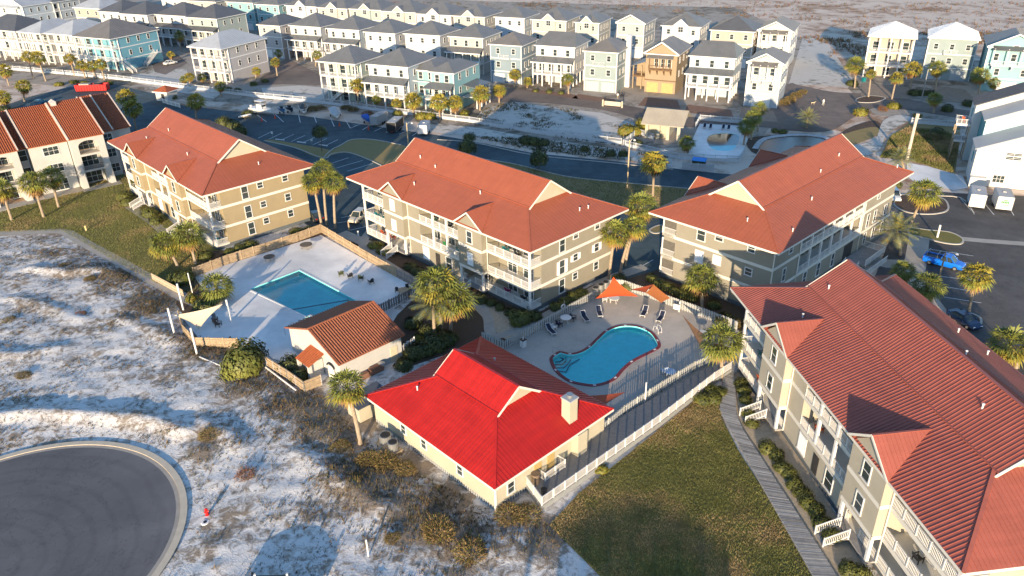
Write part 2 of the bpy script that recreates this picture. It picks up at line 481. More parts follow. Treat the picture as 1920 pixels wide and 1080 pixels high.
# far sheet: four pieces round the dune and pool ground
GX0, GX1, GY0, GY1, GS = -112.0, 34.0, 30.0, 138.0, .55
def grid(name, x0, x1, y0, y1, step, zf, m, hole_polys=(), scrubf=None):
    xs, ys = np.arange(x0, x1+1e-6, step), np.arange(y0, y1+1e-6, step)
    X, Y = np.meshgrid(xs, ys); Z = zf(X, Y)
    nx, ny = len(xs), len(ys)
    idx = np.arange(nx*ny).reshape(ny, nx)
    q = np.stack([idx[:-1,:-1], idx[:-1,1:], idx[1:,1:], idx[1:,:-1]], -1).reshape(-1, 4)
    cx, cy = X[:-1,:-1]+step/2, Y[:-1,:-1]+step/2
    keep = np.ones(cx.shape, bool)
    for h in hole_polys: keep &= ~(inside_np(cx, cy, h))
    q = q[keep.reshape(-1)]
    me = bpy.data.meshes.new(name)
    co = np.stack([X, Y, Z], -1).reshape(-1, 3)
    me.vertices.add(len(co)); me.vertices.foreach_set('co', co.reshape(-1))
    me.loops.add(q.size); me.loops.foreach_set('vertex_index', q.reshape(-1))
    me.polygons.add(len(q)); me.polygons.foreach_set('loop_start', np.arange(0, q.size, 4)); me.polygons.foreach_set('loop_total', np.full(len(q), 4))
    me.polygons.foreach_set('use_smooth', np.ones(len(q), bool))
    if scrubf is not None:
        a = me.attributes.new('scrub', 'FLOAT', 'POINT'); a.data.foreach_set('value', scrubf(X, Y).reshape(-1).astype(np.float32))
    me.update(); me.validate(); me.materials.append(m)
    o = put(name, me); o['kind'] = 'structure'
    return o
grid('dune_ground', GX0, GX1, GY0, GY1, GS, lambda X, Y: -.06+dune_z(X, Y), M_sand, (offset(POOL1, .3), offset(KID, .3)), scrub)
fb = MB()
B = 5000.0
for (x0, x1, y0, y1) in ((-B, B, GY1, B), (-B, B, -B, GY0), (-B, GX0, GY0, GY1), (GX1, B, GY0, GY1)):
    fb.poly([(x0,y0,-.07),(x1,y0,-.07),(x1,y1,-.07),(x0,y1,-.07)])
fb.build('ground', M_farsand, kind='structure')

M_yard = ground_mat('yard_sand', (.40,.345,.285), (.13,.095,.065), (.10,.09,.055), False, .22, .47, .5)
sheet('sand_yard', ats([(-400,215),(0,150),(330,185),(600,205),(830,235),(1170,280),(1420,270),(1500,160),(1510,75),(1380,14),(900,2),(300,-40),(-600,-40)]), -.03, M_yard)
sheet('sand_yard', ats([(1590,165),(1600,120),(1740,110),(2050,120),(2050,260),(1800,235),(1640,215)]), -.03, M_yard)
# ---- asphalt, roads, lawns
Z = .0
asph = sheet('parking_lot', ats([(-60,262),(-60,222),(60,180),(130,163),(215,158),(300,178),(330,196),(430,208),(560,216),(700,236),(850,258),(1000,287),(1150,302),(1300,320),(1445,334),(1445,500),(1250,545),(1180,545),(1130,525),(700,440),(680,470),(604,436),(400,330),(200,255)]), .004, M_asphalt)
asph2 = sheet('parking_lot', ats([(1640,520),(1672,440),(1690,380),(1718,355),(1790,362),(2100,375),(2100,760),(1860,690),(1730,520)]), .004, M_asphalt2)
street = sheet('street', catmull(ats([(880,176),(960,166),(1090,182),(1220,206),(1320,222),(1420,226),(1475,160),(1500,160),(1560,172),(1630,176),(1700,185),(1800,205),(1960,225),(1960,250),(1800,222),(1700,206),(1640,202),(1600,220),(1560,244),(1500,246),(1420,238),(1340,240),(1230,232),(1130,206),(1000,192),(900,192)]), 4), .006, M_road)
street2 = sheet('street', ats([(505,125),(540,110),(600,140),(600,160),(530,158),(480,160)]), .006, M_road)
street3 = sheet('street', ats([(285,120),(330,100),(352,118),(310,140),(290,135)]), .006, M_road)
sheet('lawn', ats([(-300,430),(-60,405),(0,398),(90,372),(230,325),(260,345),(330,425),(420,470),(400,505),(360,560),(292,537),(215,496),(140,452),(115,436),(0,442),(-300,452)]), .0, M_lawn)
#sheet('lawn', catmull(ats([(150,440),(215,400),(260,405),(330,460),(330,500),(300,530),(210,480)]), 5), .006, M_lawndry)
sheet('lawn', ats([(1030,985),(1085,925),(1180,850),(1310,745),(1350,722),(1362,728),(1352,780),(1385,845),(1455,955),(1530,1080),(1580,1160),(1230,1180),(1130,1085),(1060,1015)]), .0, M_lawn)
sheet('grass_island', catmull(ats([(660,262),(710,263),(752,272),(800,284),(770,300),(720,310),(690,300),(652,287),(625,290),(606,297),(580,290),(552,277),(500,266),(510,262),(600,277),(622,281),(640,272)]), 4), .010, M_lawndry)
sheet('grass_verge', ats([(795,283),(880,296),(960,306),(1060,330),(1160,341),(1300,354),(1300,372),(1240,410),(1180,405),(1080,366),(900,318),(800,300)]), .010, M_lawndry)
sheet('roadside_verge', ats([(800,248),(890,255),(1000,280),(1150,297),(1260,312),(1262,290),(1160,280),(1000,258),(900,240),(820,232)]), .009, M_lotsand)
sheet('sand_lot', ats([(885,232),(905,205),(955,190),(1000,196),(1130,212),(1215,240),(1180,275),(1100,266),(1000,250)]), .003, M_lotsand)
sheet('sand_lot', ats([(500,195),(490,165),(560,160),(620,165),(600,190),(560,192)]), .003, M_lotsand)
sheet('sand_lot', ats([(225,148),(300,128),(350,130),(360,160),(420,172),(400,185),(300,166)]), .003, M_lotsand)
sheet('sand_lot', ats([(1478,160),(1505,70),(1540,66),(1600,150),(1590,165),(1540,160)]), .003, M_lotsand)
sheet('garden_bed', ats([(605,440),(690,450),(720,440),(1000,590),(1140,520),(1180,540),(1150,540),(1110,562),(945,655),(905,640),(850,660),(760,690),(715,640),(745,590),(792,545),(640,455)]), .004, M_bed)
sheet('garden_bed', ats([(1145,532),(1250,500),(1380,560),(1420,590),(1385,640),(1340,606),(1185,548)]), .008, M_bed)
sheet('garden_bed', ats([(340,520),(400,470),(440,470),(600,430),(610,445),(365,522),(400,570),(350,600),(330,570)]), .008, M_bed)
sheet('gravel_bed', catmull(ats([(885,570),(930,575),(1005,610),(1030,600),(1000,622),(960,640),(925,618),(905,595)]), 4), .012, M_gravelt)
sheet('gravel_bed', ats([(1375,690),(1400,690),(1440,760),(1520,880),(1640,1100),(1575,1100),(1484,950),(1382,785)]), .006, M_gravelt)
sheet('mulch_bed', catmull(ats([(1400,262),(1440,254),(1510,250),(1560,256),(1600,236),(1640,226),(1652,240),(1620,256),(1560,268),(1500,285),(1420,290)]), 4), .008, M_mulch)
sheet('grass_island', catmull(ats([(1560,262),(1600,246),(1640,238),(1650,250),(1610,268),(1570,276)]), 4), .012, M_lawndry)
sheet('grass_slope', ats([(1650,295),(1670,255),(1705,230),(1800,236),(1800,260),(1790,330),(1740,310),(1700,300)]), .006, M_lawndry)
sheet('concrete_pad', ats([(1700,305),(1740,312),(1805,330),(1815,352),(1790,357),(1720,345),(1700,330)]), .010, M_deck1)
sheet('sand_path', catmull(ats([(1598,275),(1640,262),(1655,228),(1680,216),(1710,222),(1665,250),(1650,280),(1620,292)]), 4), .016, M_lotsand)
# pond beside the north street
pond = sheet('pond', catmull(ats([(1420,278),(1440,262),(1500,256),(1548,262),(1540,272),(1500,280),(1460,290)]), 4), .014, mat('pond_water', (.02,.03,.035), .35, .2))
strip('pond_stones', catmull(ats([(1415,280),(1436,260),(1500,253),(1552,260),(1545,274)]), 4, False), 1.2, .016, mat('pale_pond_stone', (.45,.45,.45), .9, .3, 1.5, .8, 4), .15)
# paths
def walk(pts, wd, z=.012, m=None, name='path', smooth=True):
    l = ats(pts)
    return strip(name, catmull(l, 5, False) if smooth else l, wd, z, m or M_concrete)
walk([(-160,443),(0,437.5),(112,433),(128,437),(170,462),(230,494),(290,528),(345,558),(375,570)], 2.0, smooth=False)
walk([(228,378),(250,392),(290,420),(318,447)], 1.6)
walk([(705,420),(684,447),(682,462),(700,478),(750,510),(795,536)], 1.5, .014)
walk([(875,555),(900,575),(915,596),(918,620),(926,632)], 1.4, .014)
walk([(928,632),(960,622),(1000,604),(1060,570),(1125,535)], 1.3, .016)
walk([(640,436),(700,462),(720,470)], 2.2, .011)
walk([(1724,440),(1720,470),(1713,512)], 3.0, .016, smooth=False)
walk([(1620,485),(1660,494),(1712,496)], 3.0, .014, smooth=False)
walk([(1795,447),(1850,452),(1960,460)], 1.6, .012, smooth=False)
walk([(1118,535),(1165,515),(1210,500)], 2.0, .014)

# boardwalk: a long row of planks laid across
bw_l = ats([(1372,676),(1356,703),(1349,770),(1365,800),(1449,949),(1523,1080),(1580,1180)])
bw_r = ats([(1392,684),(1377,703),(1380,779),(1393,808),(1482,946),(1567,1080),(1630,1180)])
def resample(line, n):
    P = [Vector(p) for p in line]; L = [0]
    for a, b in zip(P, P[1:]): L.append(L[-1]+(b-a).length)
    out = []
    for k in range(n+1):
        t = L[-1]*k/n; i = max(j for j in range(len(L)) if L[j] <= t+1e-9); i = min(i, len(P)-2)
        f = (t-L[i])/(L[i+1]-L[i]+1e-9); out.append(P[i].lerp(P[i+1], f))
    return out
N = 240
rl, rr = resample(bw_l, N), resample(bw_r, N)
pk = MB(); rnd = random.Random(5)
for i in range(N):
    a, b, c, d = rl[i], rr[i], rr[i+1], rl[i+1]
    g = .06; a2, b2 = a.lerp(d, g), b.lerp(c, g); c2, d2 = c.lerp(b, g), d.lerp(a, g)
    z = .20+rnd.uniform(-.008, .008); e = rnd.uniform(-.03, .03)
    pk.slab([(a2.x+e,a2.y,z),(b2.x+e,b2.y,z),(c2.x+e,c2.y,z),(d2.x+e,d2.y,z)], .05, rnd.choice((0,0,1,2)))
M_pl = [mat('boardwalk_plank', (.27,.265,.26), .85, .15, 2), mat('boardwalk_plank_pale', (.34,.335,.33), .85, .15, 2), mat('boardwalk_plank_dark', (.20,.195,.19), .85, .2, 2)]
t = thing('boardwalk', 'grey plank boardwalk running along the lawn past the near right building', 'boardwalk', (rl[0].x, rl[0].y, 0))
o = pk.build('plank', M_pl, t, (-rl[0].x, -rl[0].y, 0), kind='stuff')
st = MB()
for side in (rl, rr):
    for i in range(0, N, 12):
        p, q = side[i], side[min(i+12, N)]
        st.bar((p.x,p.y,.10),(q.x,q.y,.10), .08, .12)
st.build('joist', M_wood2, t, (-rl[0].x, -rl[0].y, 0))

# cul-de-sac with its concrete kerb
def ring(r, n=96): return [(CUL[0]+r*math.cos(2*PI*i/n), CUL[1]+r*math.sin(2*PI*i/n)) for i in range(n)]
def culmat():
    m = mat('cul_de_sac_asphalt', (.125,.123,.128), .9, .12, .3, .35, 30)
    n, l = m.node_tree.nodes, m.node_tree.links
    tc = n.new('ShaderNodeTexCoord'); mp = n.new('ShaderNodeMapping'); mp.inputs['Location'].default_value = (47.5, -47.5, 0)
    l.new(tc.outputs['Object'], mp.inputs[0])
    wv = n.new('ShaderNodeTexWave'); wv.wave_type = 'RINGS'; wv.rings_direction = 'Z'; wv.inputs['Scale'].default_value = .16; wv.inputs['Distortion'].default_value = 4; wv.inputs['Detail'].default_value = 3; wv.inputs['Detail Scale'].default_value = .6
    l.new(mp.outputs[0], wv.inputs['Vector'])
    rp = n.new('ShaderNodeValToRGB'); rp.color_ramp.elements[0].color = (.90,.90,.90,1); rp.color_ramp.elements[0].position = .0; rp.color_ramp.elements[1].color = (1,1,1,1); rp.color_ramp.elements[1].position = .3
    l.new(wv.outputs['Fac'], rp.inputs[0])
    mx = n.new('ShaderNodeMix'); mx.data_type = 'RGBA'; mx.blend_type = 'MULTIPLY'; mx.inputs[0].default_value = 1
    b = n['Principled BSDF']; src = b.inputs['Base Color'].links[0].from_socket
    l.new(src, mx.inputs[6]); l.new(rp.outputs[0], mx.inputs[7]); l.new(mx.outputs[2], b.inputs['Base Color'])
    return m
cm_ = culmat(); add_cracks(cm_, .07, .8); sheet('cul_de_sac', ring(CUL_R-.75), .03, cm_)
strip('kerb', ring(CUL_R-.30), .62, .045, mat('kerb_concrete', (.52,.44,.33), .85, .10, 1.0, .2, 20), .05, closed=True)
strip('gutter', ring(CUL_R-.80), .42, .036, mat('gutter_concrete', (.34,.30,.25), .85, .12, 1.0), .0, closed=True)
# kerbs of the lots
M_kerb = mat('kerb_grey', (.42,.39,.34), .85, .1, 1.0)
for pts in ([(495,264),(552,277),(606,297),(622,289),(652,286),(690,299),(718,312)], [(606,297),(622,281),(640,272),(660,262),(700,262),(752,272)], [(880,296),(960,307),(1060,331),(1160,342),(1300,355)], [(820,262),(890,268),(1000,291),(1150,306),(1262,318)], [(1735,368),(1800,371),(1826,401)]):
    strip('kerb', catmull(ats(pts), 4, False), .25, .004, M_kerb, .12)
isl = catmull(ats([(1676,383),(1690,366),(1720,370),(1765,372),(1778,388),(1770,398),(1740,402),(1700,398)]), 5)
sheet('planting_island', isl, .10, M_mulch); strip('kerb', isl, .3, .004, M_kerb, .13, closed=True)
isl = catmull(ats([(1706,428),(1740,432),(1780,436),(1804,448),(1800,458),(1770,456),(1730,446),(1706,440)]), 5)
sheet('grass_island', isl, .10, M_lawn); strip('kerb', isl, .3, .004, M_kerb, .13, closed=True)
isl = catmull(ats([(1218,432),(1232,424),(1243,424),(1243,434),(1228,438)]), 5)
sheet('planting_island', isl, .10, M_lawndry); strip('kerb', isl, .3, .004, M_kerb, .13, closed=True)
isl = catmull(ats([(1797,600),(1815,588),(1836,596),(1838,608),(1822,612)]), 5)
sheet('planting_island', isl, .10, M_mulch); strip('kerb', isl, .3, .004, M_kerb, .13, closed=True)
isl = catmull(ats([(1606,186),(1630,180),(1660,184),(1640,192),(1610,192)]), 5)
sheet('planting_island', isl, .10, M_mulch); strip('kerb', isl, .3, .004, M_kerb, .13, closed=True)
# painted bay lines
def lines(parent, segs, wd=.13, z=.012):
    for a, b in segs:
        p, q = Vector(at(*a)), Vector(at(*b)); d = (q-p).normalized(); nn = Vector((-d.y, d.x))*wd/2
        MB().poly([(p.x-nn.x,p.y-nn.y,z),(q.x-nn.x,q.y-nn.y,z),(q.x+nn.x,q.y+nn.y,z),(p.x+nn.x,p.y+nn.y,z)]).build('parking_line', M_stripe, parent)
def zq(x, y): return (460+x/4.8, 180+y/4.8)
S = [((115,380),(235,322)),((215,388),(330,333)),((335,390),(437,345)),((412,410),(537,355)),((520,418),(637,368)),((610,438),(735,382)),((715,450),(835,392)),((270,165),(345,235)),((105,170),(190,232)),((478,165),(495,238)),((615,170),(640,240)),((760,180),(800,275)),((890,195),(945,290)),((945,290),(1055,245)),((1055,305),(1120,265)),((1160,318),(1280,262)),((1265,330),(1330,290)),((1385,345),(1450,315)),((1500,360),(1560,320)),((780,605),(930,555)),((820,648),(1055,580)),((915,678),(1150,606))]
lines(asph, [(zq(*a), zq(*b)) for a, b in S], .16)
for k in range(6):
    lines(asph, [(zq(915+k*12, 205+k*14), zq(1020-k*2, 208+k*10))], .1, .012)
lines(asph, [((640,408),(700,398)),((632,418),(690,410)),((655,432),(690,424)),((1180,512),(1225,487)),((1090,374),(1096,371)),((1100,382),(1112,376)),((1116,388),(1132,380)),((1134,395),(1150,388))], .13)
lines(asph2, [((1728,465),(1825,480)),((1740,483),(1820,494)),((1760,518),(1838,527)),((1770,537),(1838,549)),((1770,557),(1840,568)),((1800,371),(1827,402)),((1848,384),(1864,403)),((1890,385),(1901,404))], .13)
for (p, q, wn) in ((zq(272,392), zq(352,400), 'leftmost'),(zq(468,415), zq(545,425), 'middle'),(zq(663,440), zq(740,452), 'rightmost')):
    a, b = at(*p), at(*q)
    tag(MB().bar((a[0],a[1],.09),(b[0],b[1],.09), .22, .16).build('wheel_stop', M_white), wn+' white wheel stop bar of three in the back lot bays', 'wheel stop', 'wheel stops in the back lot')

# ---- pools
def water_mat(name, tint):
    m = bpy.data.materials.new(name); m.use_nodes = True
    n, l = m.node_tree.nodes, m.node_tree.links
    n.clear()
    out = n.new('ShaderNodeOutputMaterial'); tr = n.new('ShaderNodeBsdfTransparent'); tr.inputs[0].default_value = tint+(1,)
    gl = n.new('ShaderNodeBsdfGlossy'); gl.inputs['Roughness'].default_value = .04; gl.inputs['Color'].default_value = (.9,.95,1,1)
    fr = n.new('ShaderNodeFresnel'); fr.inputs['IOR'].default_value = 1.33
    mx = n.new('ShaderNodeMixShader'); tc = n.new('ShaderNodeTexCoord'); ns = n.new('ShaderNodeTexNoise'); ns.inputs['Scale'].default_value = 2.2; ns.inputs['Detail'].default_value = 3
    bp = n.new('ShaderNodeBump'); bp.inputs['Strength'].default_value = .12; bp.inputs['Distance'].default_value = .05
    l.new(tc.outputs['Object'], ns.inputs['Vector']); l.new(ns.outputs['Fac'], bp.inputs['Height'])
    l.new(bp.outputs[0], gl.inputs['Normal']); l.new(bp.outputs[0], fr.inputs['Normal'])
    l.new(fr.outputs[0], mx.inputs[0]); l.new(tr.outputs[0], mx.inputs[1]); l.new(gl.outputs[0], mx.inputs[2]); l.new(mx.outputs[0], out.inputs['Surface'])
    return m
M_plaster = mat('aqua_pool_plaster', (.24,.92,.86), .8, .08, 1.2)
M_plaster2 = mat('blue_pool_plaster', (.24,.80,.76), .8, .14, .5)
M_coptile = mat('maroon_coping_tile', (.17,.022,.028), .55, .25, 3.0)
M_step = mat('navy_step_tile', (.02,.06,.10), .5, .1)
def pool(label, outer, inner, depth, zc, m_cop, m_pl, tint, rim):
    t = thing('swimming_pool', label, 'swimming pool', (sum(p[0] for p in outer)/len(outer), sum(p[1] for p in outer)/len(outer), 0))
    c = (-t.location.x, -t.location.y, 0)
    n = len(inner)
    b = MB()
    for i in range(n):
        a, d = inner[i], inner[(i+1) % n]
        b.poly([(a[0],a[1],zc),(d[0],d[1],zc),(d[0],d[1],-depth),(a[0],a[1],-depth)])
    b.build('basin_wall', m_pl, t, c)
    o = sheet('basin_floor', inner, -depth, m_pl, parent=t); o.location = c
    b = MB()
    for i in range(n):
        j = (i+1) % n
        b.poly([(outer[i][0],outer[i][1],zc),(outer[j][0],outer[j][1],zc),(inner[j][0],inner[j][1],zc),(inner[i][0],inner[i][1],zc)])
        b.poly([(outer[i][0],outer[i][1],-.02),(outer[j][0],outer[j][1],-.02),(outer[j][0],outer[j][1],zc),(outer[i][0],outer[i][1],zc)])
    b.build('coping', m_cop, t, c)
    o = sheet('water', inner, zc-rim, water_mat('pool_water', tint), parent=t); o.location = c
    return t
p1 = pool('rectangular pool with pale coping on the white deck, half behind the tiled pool house', POOL1, POOL1_IN, .62, .07, M_deck1, M_plaster2, (.78,.96,.97), .14)
sheet('pool_deck', ats([(362,516),(602,441),(790,546),(742,576),(712,610),(604,716),(545,684),(510,672),(490,655),(440,645),(372,634),(344,598),(400,566)]), .02, M_deck1, [POOL1])
p2 = pool('kidney shaped pool with maroon tile coping and corner steps', KID, KID_IN, .52, .08, M_coptile, M_plaster, (.80,.97,.98), .14)
sheet('pool_deck', ats([(903,640),(945,657),(1112,563),(1150,536),(1188,546),(1300,588),(1386,620),(1350,692),(1290,735),(1150,790),(1000,742)]), .02, M_deck2, [KID])
# coping markers, steps, rail
for i in range(4, len(KID), 8):
    a, d = Vector(KID[i]), Vector(KID_IN[i]); m_ = (a+d)/2; q = Vector(KID[(i+1) % len(KID)])-a
    MB().box((0,0,.005), (.36,.22,.01), 0).build('depth_marker', M_white, p2, (m_.x-p2.location.x, m_.y-p2.location.y, .082), math.atan2(q.y, q.x))
for k, (pts, zz) in enumerate((([(800,580),(840,595),(800,620),(752,625)], -.14), ([(860,575),(860,610),(820,645),(748,645)], -.22), ([(910,588),(870,640),(840,670),(746,672)], -.30), ([(995,580),(900,635),(860,708),(750,698)], -.36))):
    L = ats([zk(*p) for p in pts]); bb_ = MB()
    for a, d in zip(L, L[1:]): bb_.bar((a[0],a[1],zz),(d[0],d[1],zz), .09, .10)
    bb_.build('step_edge', M_step, p2, (-p2.location.x, -p2.location.y, 0))
def rail(pa, parent=None, label=None, pb=None):
    a, b = at(*pa), at(*pb); mid = ((a[0]+b[0])/2, (a[1]+b[1])/2)
    m_ = MB().tube([(a[0]-mid[0],a[1]-mid[1],0),(a[0]-mid[0],a[1]-mid[1],.85),((b[0]-mid[0])*.6,(b[1]-mid[1])*.6,.75),(b[0]-mid[0],b[1]-mid[1],.1)], .03, 6)
    return tag(m_.build('pool_rail', M_metal, None, (mid[0],mid[1],.02), smooth=True), label, 'handrail')
rail(zk(728,540), None, 'bent metal handrail over the steps of the kidney pool', zk(830,585))
rail((535,628), None, 'dark metal handrail at the near corner of the rectangular pool', (552,610))
# lane line tile on the floor of the rectangular pool
b = MB(); a, c_ = Vector(POOL1_IN[0]).lerp(Vector(POOL1_IN[3]), .62), Vector(POOL1_IN[1]).lerp(Vector(POOL1_IN[2]), .62)
b.bar((a.x-p1.location.x,a.y-p1.location.y,-.60),(c_.x-p1.location.x,c_.y-p1.location.y,-.60), .25, .04); b.build('floor_line', M_step, p1)
# ------------------------------------------------------------------ shared building pieces
_cache = {}
def cached(key, fn):
    if key not in _cache: _cache[key] = fn()
    return _cache[key]

def window_meshes(wd, ht, mull=1):
    def fr():
        b = MB(); t = .11
        b.bb(-wd/2-t, wd/2+t, -.05, .03, ht/2, ht/2+t); b.bb(-wd/2-t-.04, wd/2+t+.04, -.09, .03, -ht/2-t, -ht/2)
        b.bb(-wd/2-t, -wd/2, -.05, .03, -ht/2, ht/2); b.bb(wd/2, wd/2+t, -.05, .03, -ht/2, ht/2)
        b.bb(-wd/2, wd/2, -.03, .02, -.03, .03)
        for k in range(1, mull): b.bb(-wd/2+wd*k/mull-.03, -wd/2+wd*k/mull+.03, -.03, .02, -ht/2, ht/2)
        return b.mesh('window_frame', M_white)
    def gl(): return MB().bb(-wd/2, wd/2, -.005, .015, -ht/2, ht/2).mesh('pane', M_glass)
    return cached(('wf', wd, ht, mull), fr), cached(('wg', wd, ht), gl)

def window(parent, x, y, z, wd, ht, rz=0.0, mull=1, shutters=False, blind=False):
    """faces -y at rz = 0; stands proud of the wall by its frame"""
    f, g = window_meshes(wd, ht, mull)
    o = put('window', f, parent, (x, y, z), rz)
    if blind: put('shutter', cached(('blind', wd, ht), lambda: shutter_mesh(wd, ht)), o)
    else: put('pane', g, o)
    if shutters:
        for s in (-1, 1):
            put('shutter', cached(('sh', ht), lambda: MB().bb(-.2, .2, -.09, .0, -ht/2, ht/2).mesh('shutter', M_blind)), o, (s*(wd/2+.34), .0, 0))
    return o
def shutter_mesh(wd, ht):
    b = MB()
    b.bb(-wd/2, wd/2, -.05, .01, -ht/2, ht/2)
    for k in range(7):
        xx = -wd/2+wd*(k+.5)/7
        b.bb(xx-.02, xx+.02, -.065, -.05, -ht/2, ht/2)
    return b.mesh('shutter', M_blind)

def rail_mesh(L, h=1.0, gap=.15, m=None, base=.08, post=True, wd=.032, bt=.035):
    """railing panel from x=0 to x=L along +x, standing on z=0"""
    def fn():
        b = MB()
        b.bb(0, L, -.045, .045, h-.06, h); b.bb(0, L, -.03, .03, base, base+.06)
        n = max(2, int(L/gap))
        for k in range(1, n):
            x = L*k/n
            for p in ((x-wd/2, -bt/2, x+wd/2, -bt/2), (x-wd/2, bt/2, x+wd/2, bt/2), (x-wd/2, -bt/2, x-wd/2, bt/2), (x+wd/2, -bt/2, x+wd/2, bt/2)):
                b.poly([(p[0],p[1],base+.06),(p[2],p[3],base+.06),(p[2],p[3],h-.06),(p[0],p[1],h-.06)])
        if post: b.bb(-.05, .05, -.05, .05, 0, h+.05)
        return b.mesh('railing_panel', m or M_white)
    return cached(('rail', round(L, 2), h, gap, m.name if m else '', base, post, wd), fn)
def railing(parent, a, b, z, n, h=1.0, gap=.15, name='railing_panel', z2=None, m=None):
    a, b = Vector(a), Vector(b); d = (b-a)/n; ang = math.atan2(d.y, d.x)
    for k in range(n):
        put(name, rail_mesh(d.length, h, gap, m), parent, (a.x+d.x*k, a.y+d.y*k, z), ang)

def ribs_on(mb, poly, spacing=.45, h=.05, wd=.05, mi=0):
    """standing seams down the slope of one roof plane (convex polygon)"""
    P = [Vector(p) for p in poly]
    n = (P[1]-P[0]).cross(P[2]-P[0]).normalized()
    if n.z < 0: n = -n
    s = Vector((n.x*n.z, n.y*n.z, -(n.x**2+n.y**2))).normalized()
    t = n.cross(s)
    A = [(p.dot(t), p.dot(s)) for p in P]; c = n*P[0].dot(n)
    lo, hi = min(a for a, _ in A), max(a for a, _ in A)
    k = math.ceil((lo+.1)/spacing)
    while k*spacing < hi-.1:
        x = k*spacing; ys = []
        for i in range(len(A)):
            (a0, b0), (a1, b1) = A[i], A[(i+1) % len(A)]
            if (a0-x)*(a1-x) < 0: ys.append(b0+(b1-b0)*(x-a0)/(a1-a0))
        if len(ys) >= 2 and max(ys)-min(ys) > .2:
            p, q = c+t*x+s*min(ys)+n*h*.4, c+t*x+s*max(ys)+n*h*.4
            mb.bar(p, q, wd, h, mi)
        k += 1
    return mb

def dutch_roof(root, L, W, H, Kx, Ky, Hb, Hr, m_roof, gable_m, rib=.45, oh=.5, dormers=(), m_trim=None):
    """hipped skirt with a steeper gabled top; local centre at 0,0"""
    lx, wy, kx = L/2, W/2, Kx
    gx = Kx-oh
    E = {k: Vector(v) for k, v in dict(a=(-lx,-wy,H), b=(lx,-wy,H), c=(lx,wy,H), d=(-lx,wy,H), ka=(-gx,-Ky,Hb), kb=(gx,-Ky,Hb), kc=(gx,Ky,Hb), kd=(-gx,Ky,Hb)).items()}
    RH = .05 if rib < .5 else .03
    b = MB(); r = MB()
    for q in (('a','b','kb','ka'), ('b','c','kc','kb'), ('c','d','kd','kc'), ('d','a','ka','kd')):
        pts = [E[k] for k in q]
        b.slab([tuple(p) for p in pts], .16); ribs_on(r, pts, rib, RH)
    up = .06
    T = [((-kx,-Ky-.05,Hb+up-.03), (kx,-Ky-.05,Hb+up-.03), (kx,0,Hr), (-kx,0,Hr)), ((kx,Ky+.05,Hb+up-.03), (-kx,Ky+.05,Hb+up-.03), (-kx,0,Hr), (kx,0,Hr))]
    for pts in T: b.slab(list(pts), .14); ribs_on(r, pts, rib, RH)
    for xc, hw, sgn in dormers:
        ye = sgn*(wy+.12)
        sl_ = (Hb-H)/(wy-Ky); rise = 2.15
        yb = sgn*(wy-rise/sl_)
        for sx in (-1, 1):
            tri = [(xc+sx*hw, ye, H+.04), (xc, ye, H+rise+.02), (xc, yb, H+rise+.06)]
            b.slab(tri if sx*sgn < 0 else tri[::-1], .10)
            ribs_on(r, tri, rib, RH)
    rf = b.build('roof', m_roof, root)
    r.build('roof_rib', m_roof, rf, kind='stuff')
    # ridge and hip caps
    c = MB()
    for p, q in ((E['a'],E['ka']),(E['b'],E['kb']),(E['c'],E['kc']),(E['d'],E['kd'])): c.bar(p+Vector((0,0,.05)), q+Vector((0,0,.05)), .28, .06)
    c.bar((-kx,0,Hr+.04),(kx,0,Hr+.04), .30, .06)
    for s in (-1, 1): c.bar((-kx,s*(Ky+.02),Hb+.08),(kx,s*(Ky+.02),Hb+.08), .20, .05)
    for xc, hw, sgn in dormers:
        c.bar((xc, sgn*(wy+.12), H+2.22), (xc, sgn*(wy-2.15/((Hb-H)/(wy-Ky))), H+2.24), .2, .05)
    c.build('ridge_cap', m_roof, rf)
    for xc, hw, sgn in dormers:
        t = MB(); yf = sgn*(wy+.16)
        for sx in (-1, 1): t.bar((xc+sx*hw, yf, H-.06), (xc, yf, H+2.12), .06, .22)
        t.build('bargeboard', m_trim or M_trim, rf)
    # gable triangles and bargeboards
    for s in (-1, 1):
        g = MB(); x = s*gx
        g.poly([(x,-Ky,Hb-.05),(x,Ky,Hb-.05),(x,0,Hr-.12)]); g.poly([(x-s*.1,-Ky,Hb-.05),(x-s*.1,Ky,Hb-.05),(x-s*.1,0,Hr-.12)][::-1])
        g.build('gable', gable_m, root)
        t = MB()
        for sy in (-1, 1): t.bar((s*(kx+.03), sy*(Ky+.35), Hb-.28), (s*(kx+.03), 0, Hr-.05), .06, .24)
        t.build('bargeboard', m_trim or M_trim, rf)
    # fascia round the eaves
    f = MB()
    P4 = [(-lx,-wy),(lx,-wy),(lx,wy),(-lx,wy)]
    for i in range(4):
        p, q = P4[i], P4[(i+1) % 4]
        f.bar((p[0],p[1],H-.14),(q[0],q[1],H-.14), .06, .26)
    f.build('fascia', m_trim or M_trim, rf)
    s_ = MB().bb(-lx+.05, lx-.05, -wy+.05, wy-.05, H-.26, H-.20)
    s_.build('soffit', m_trim or M_trim, root)
    return rf

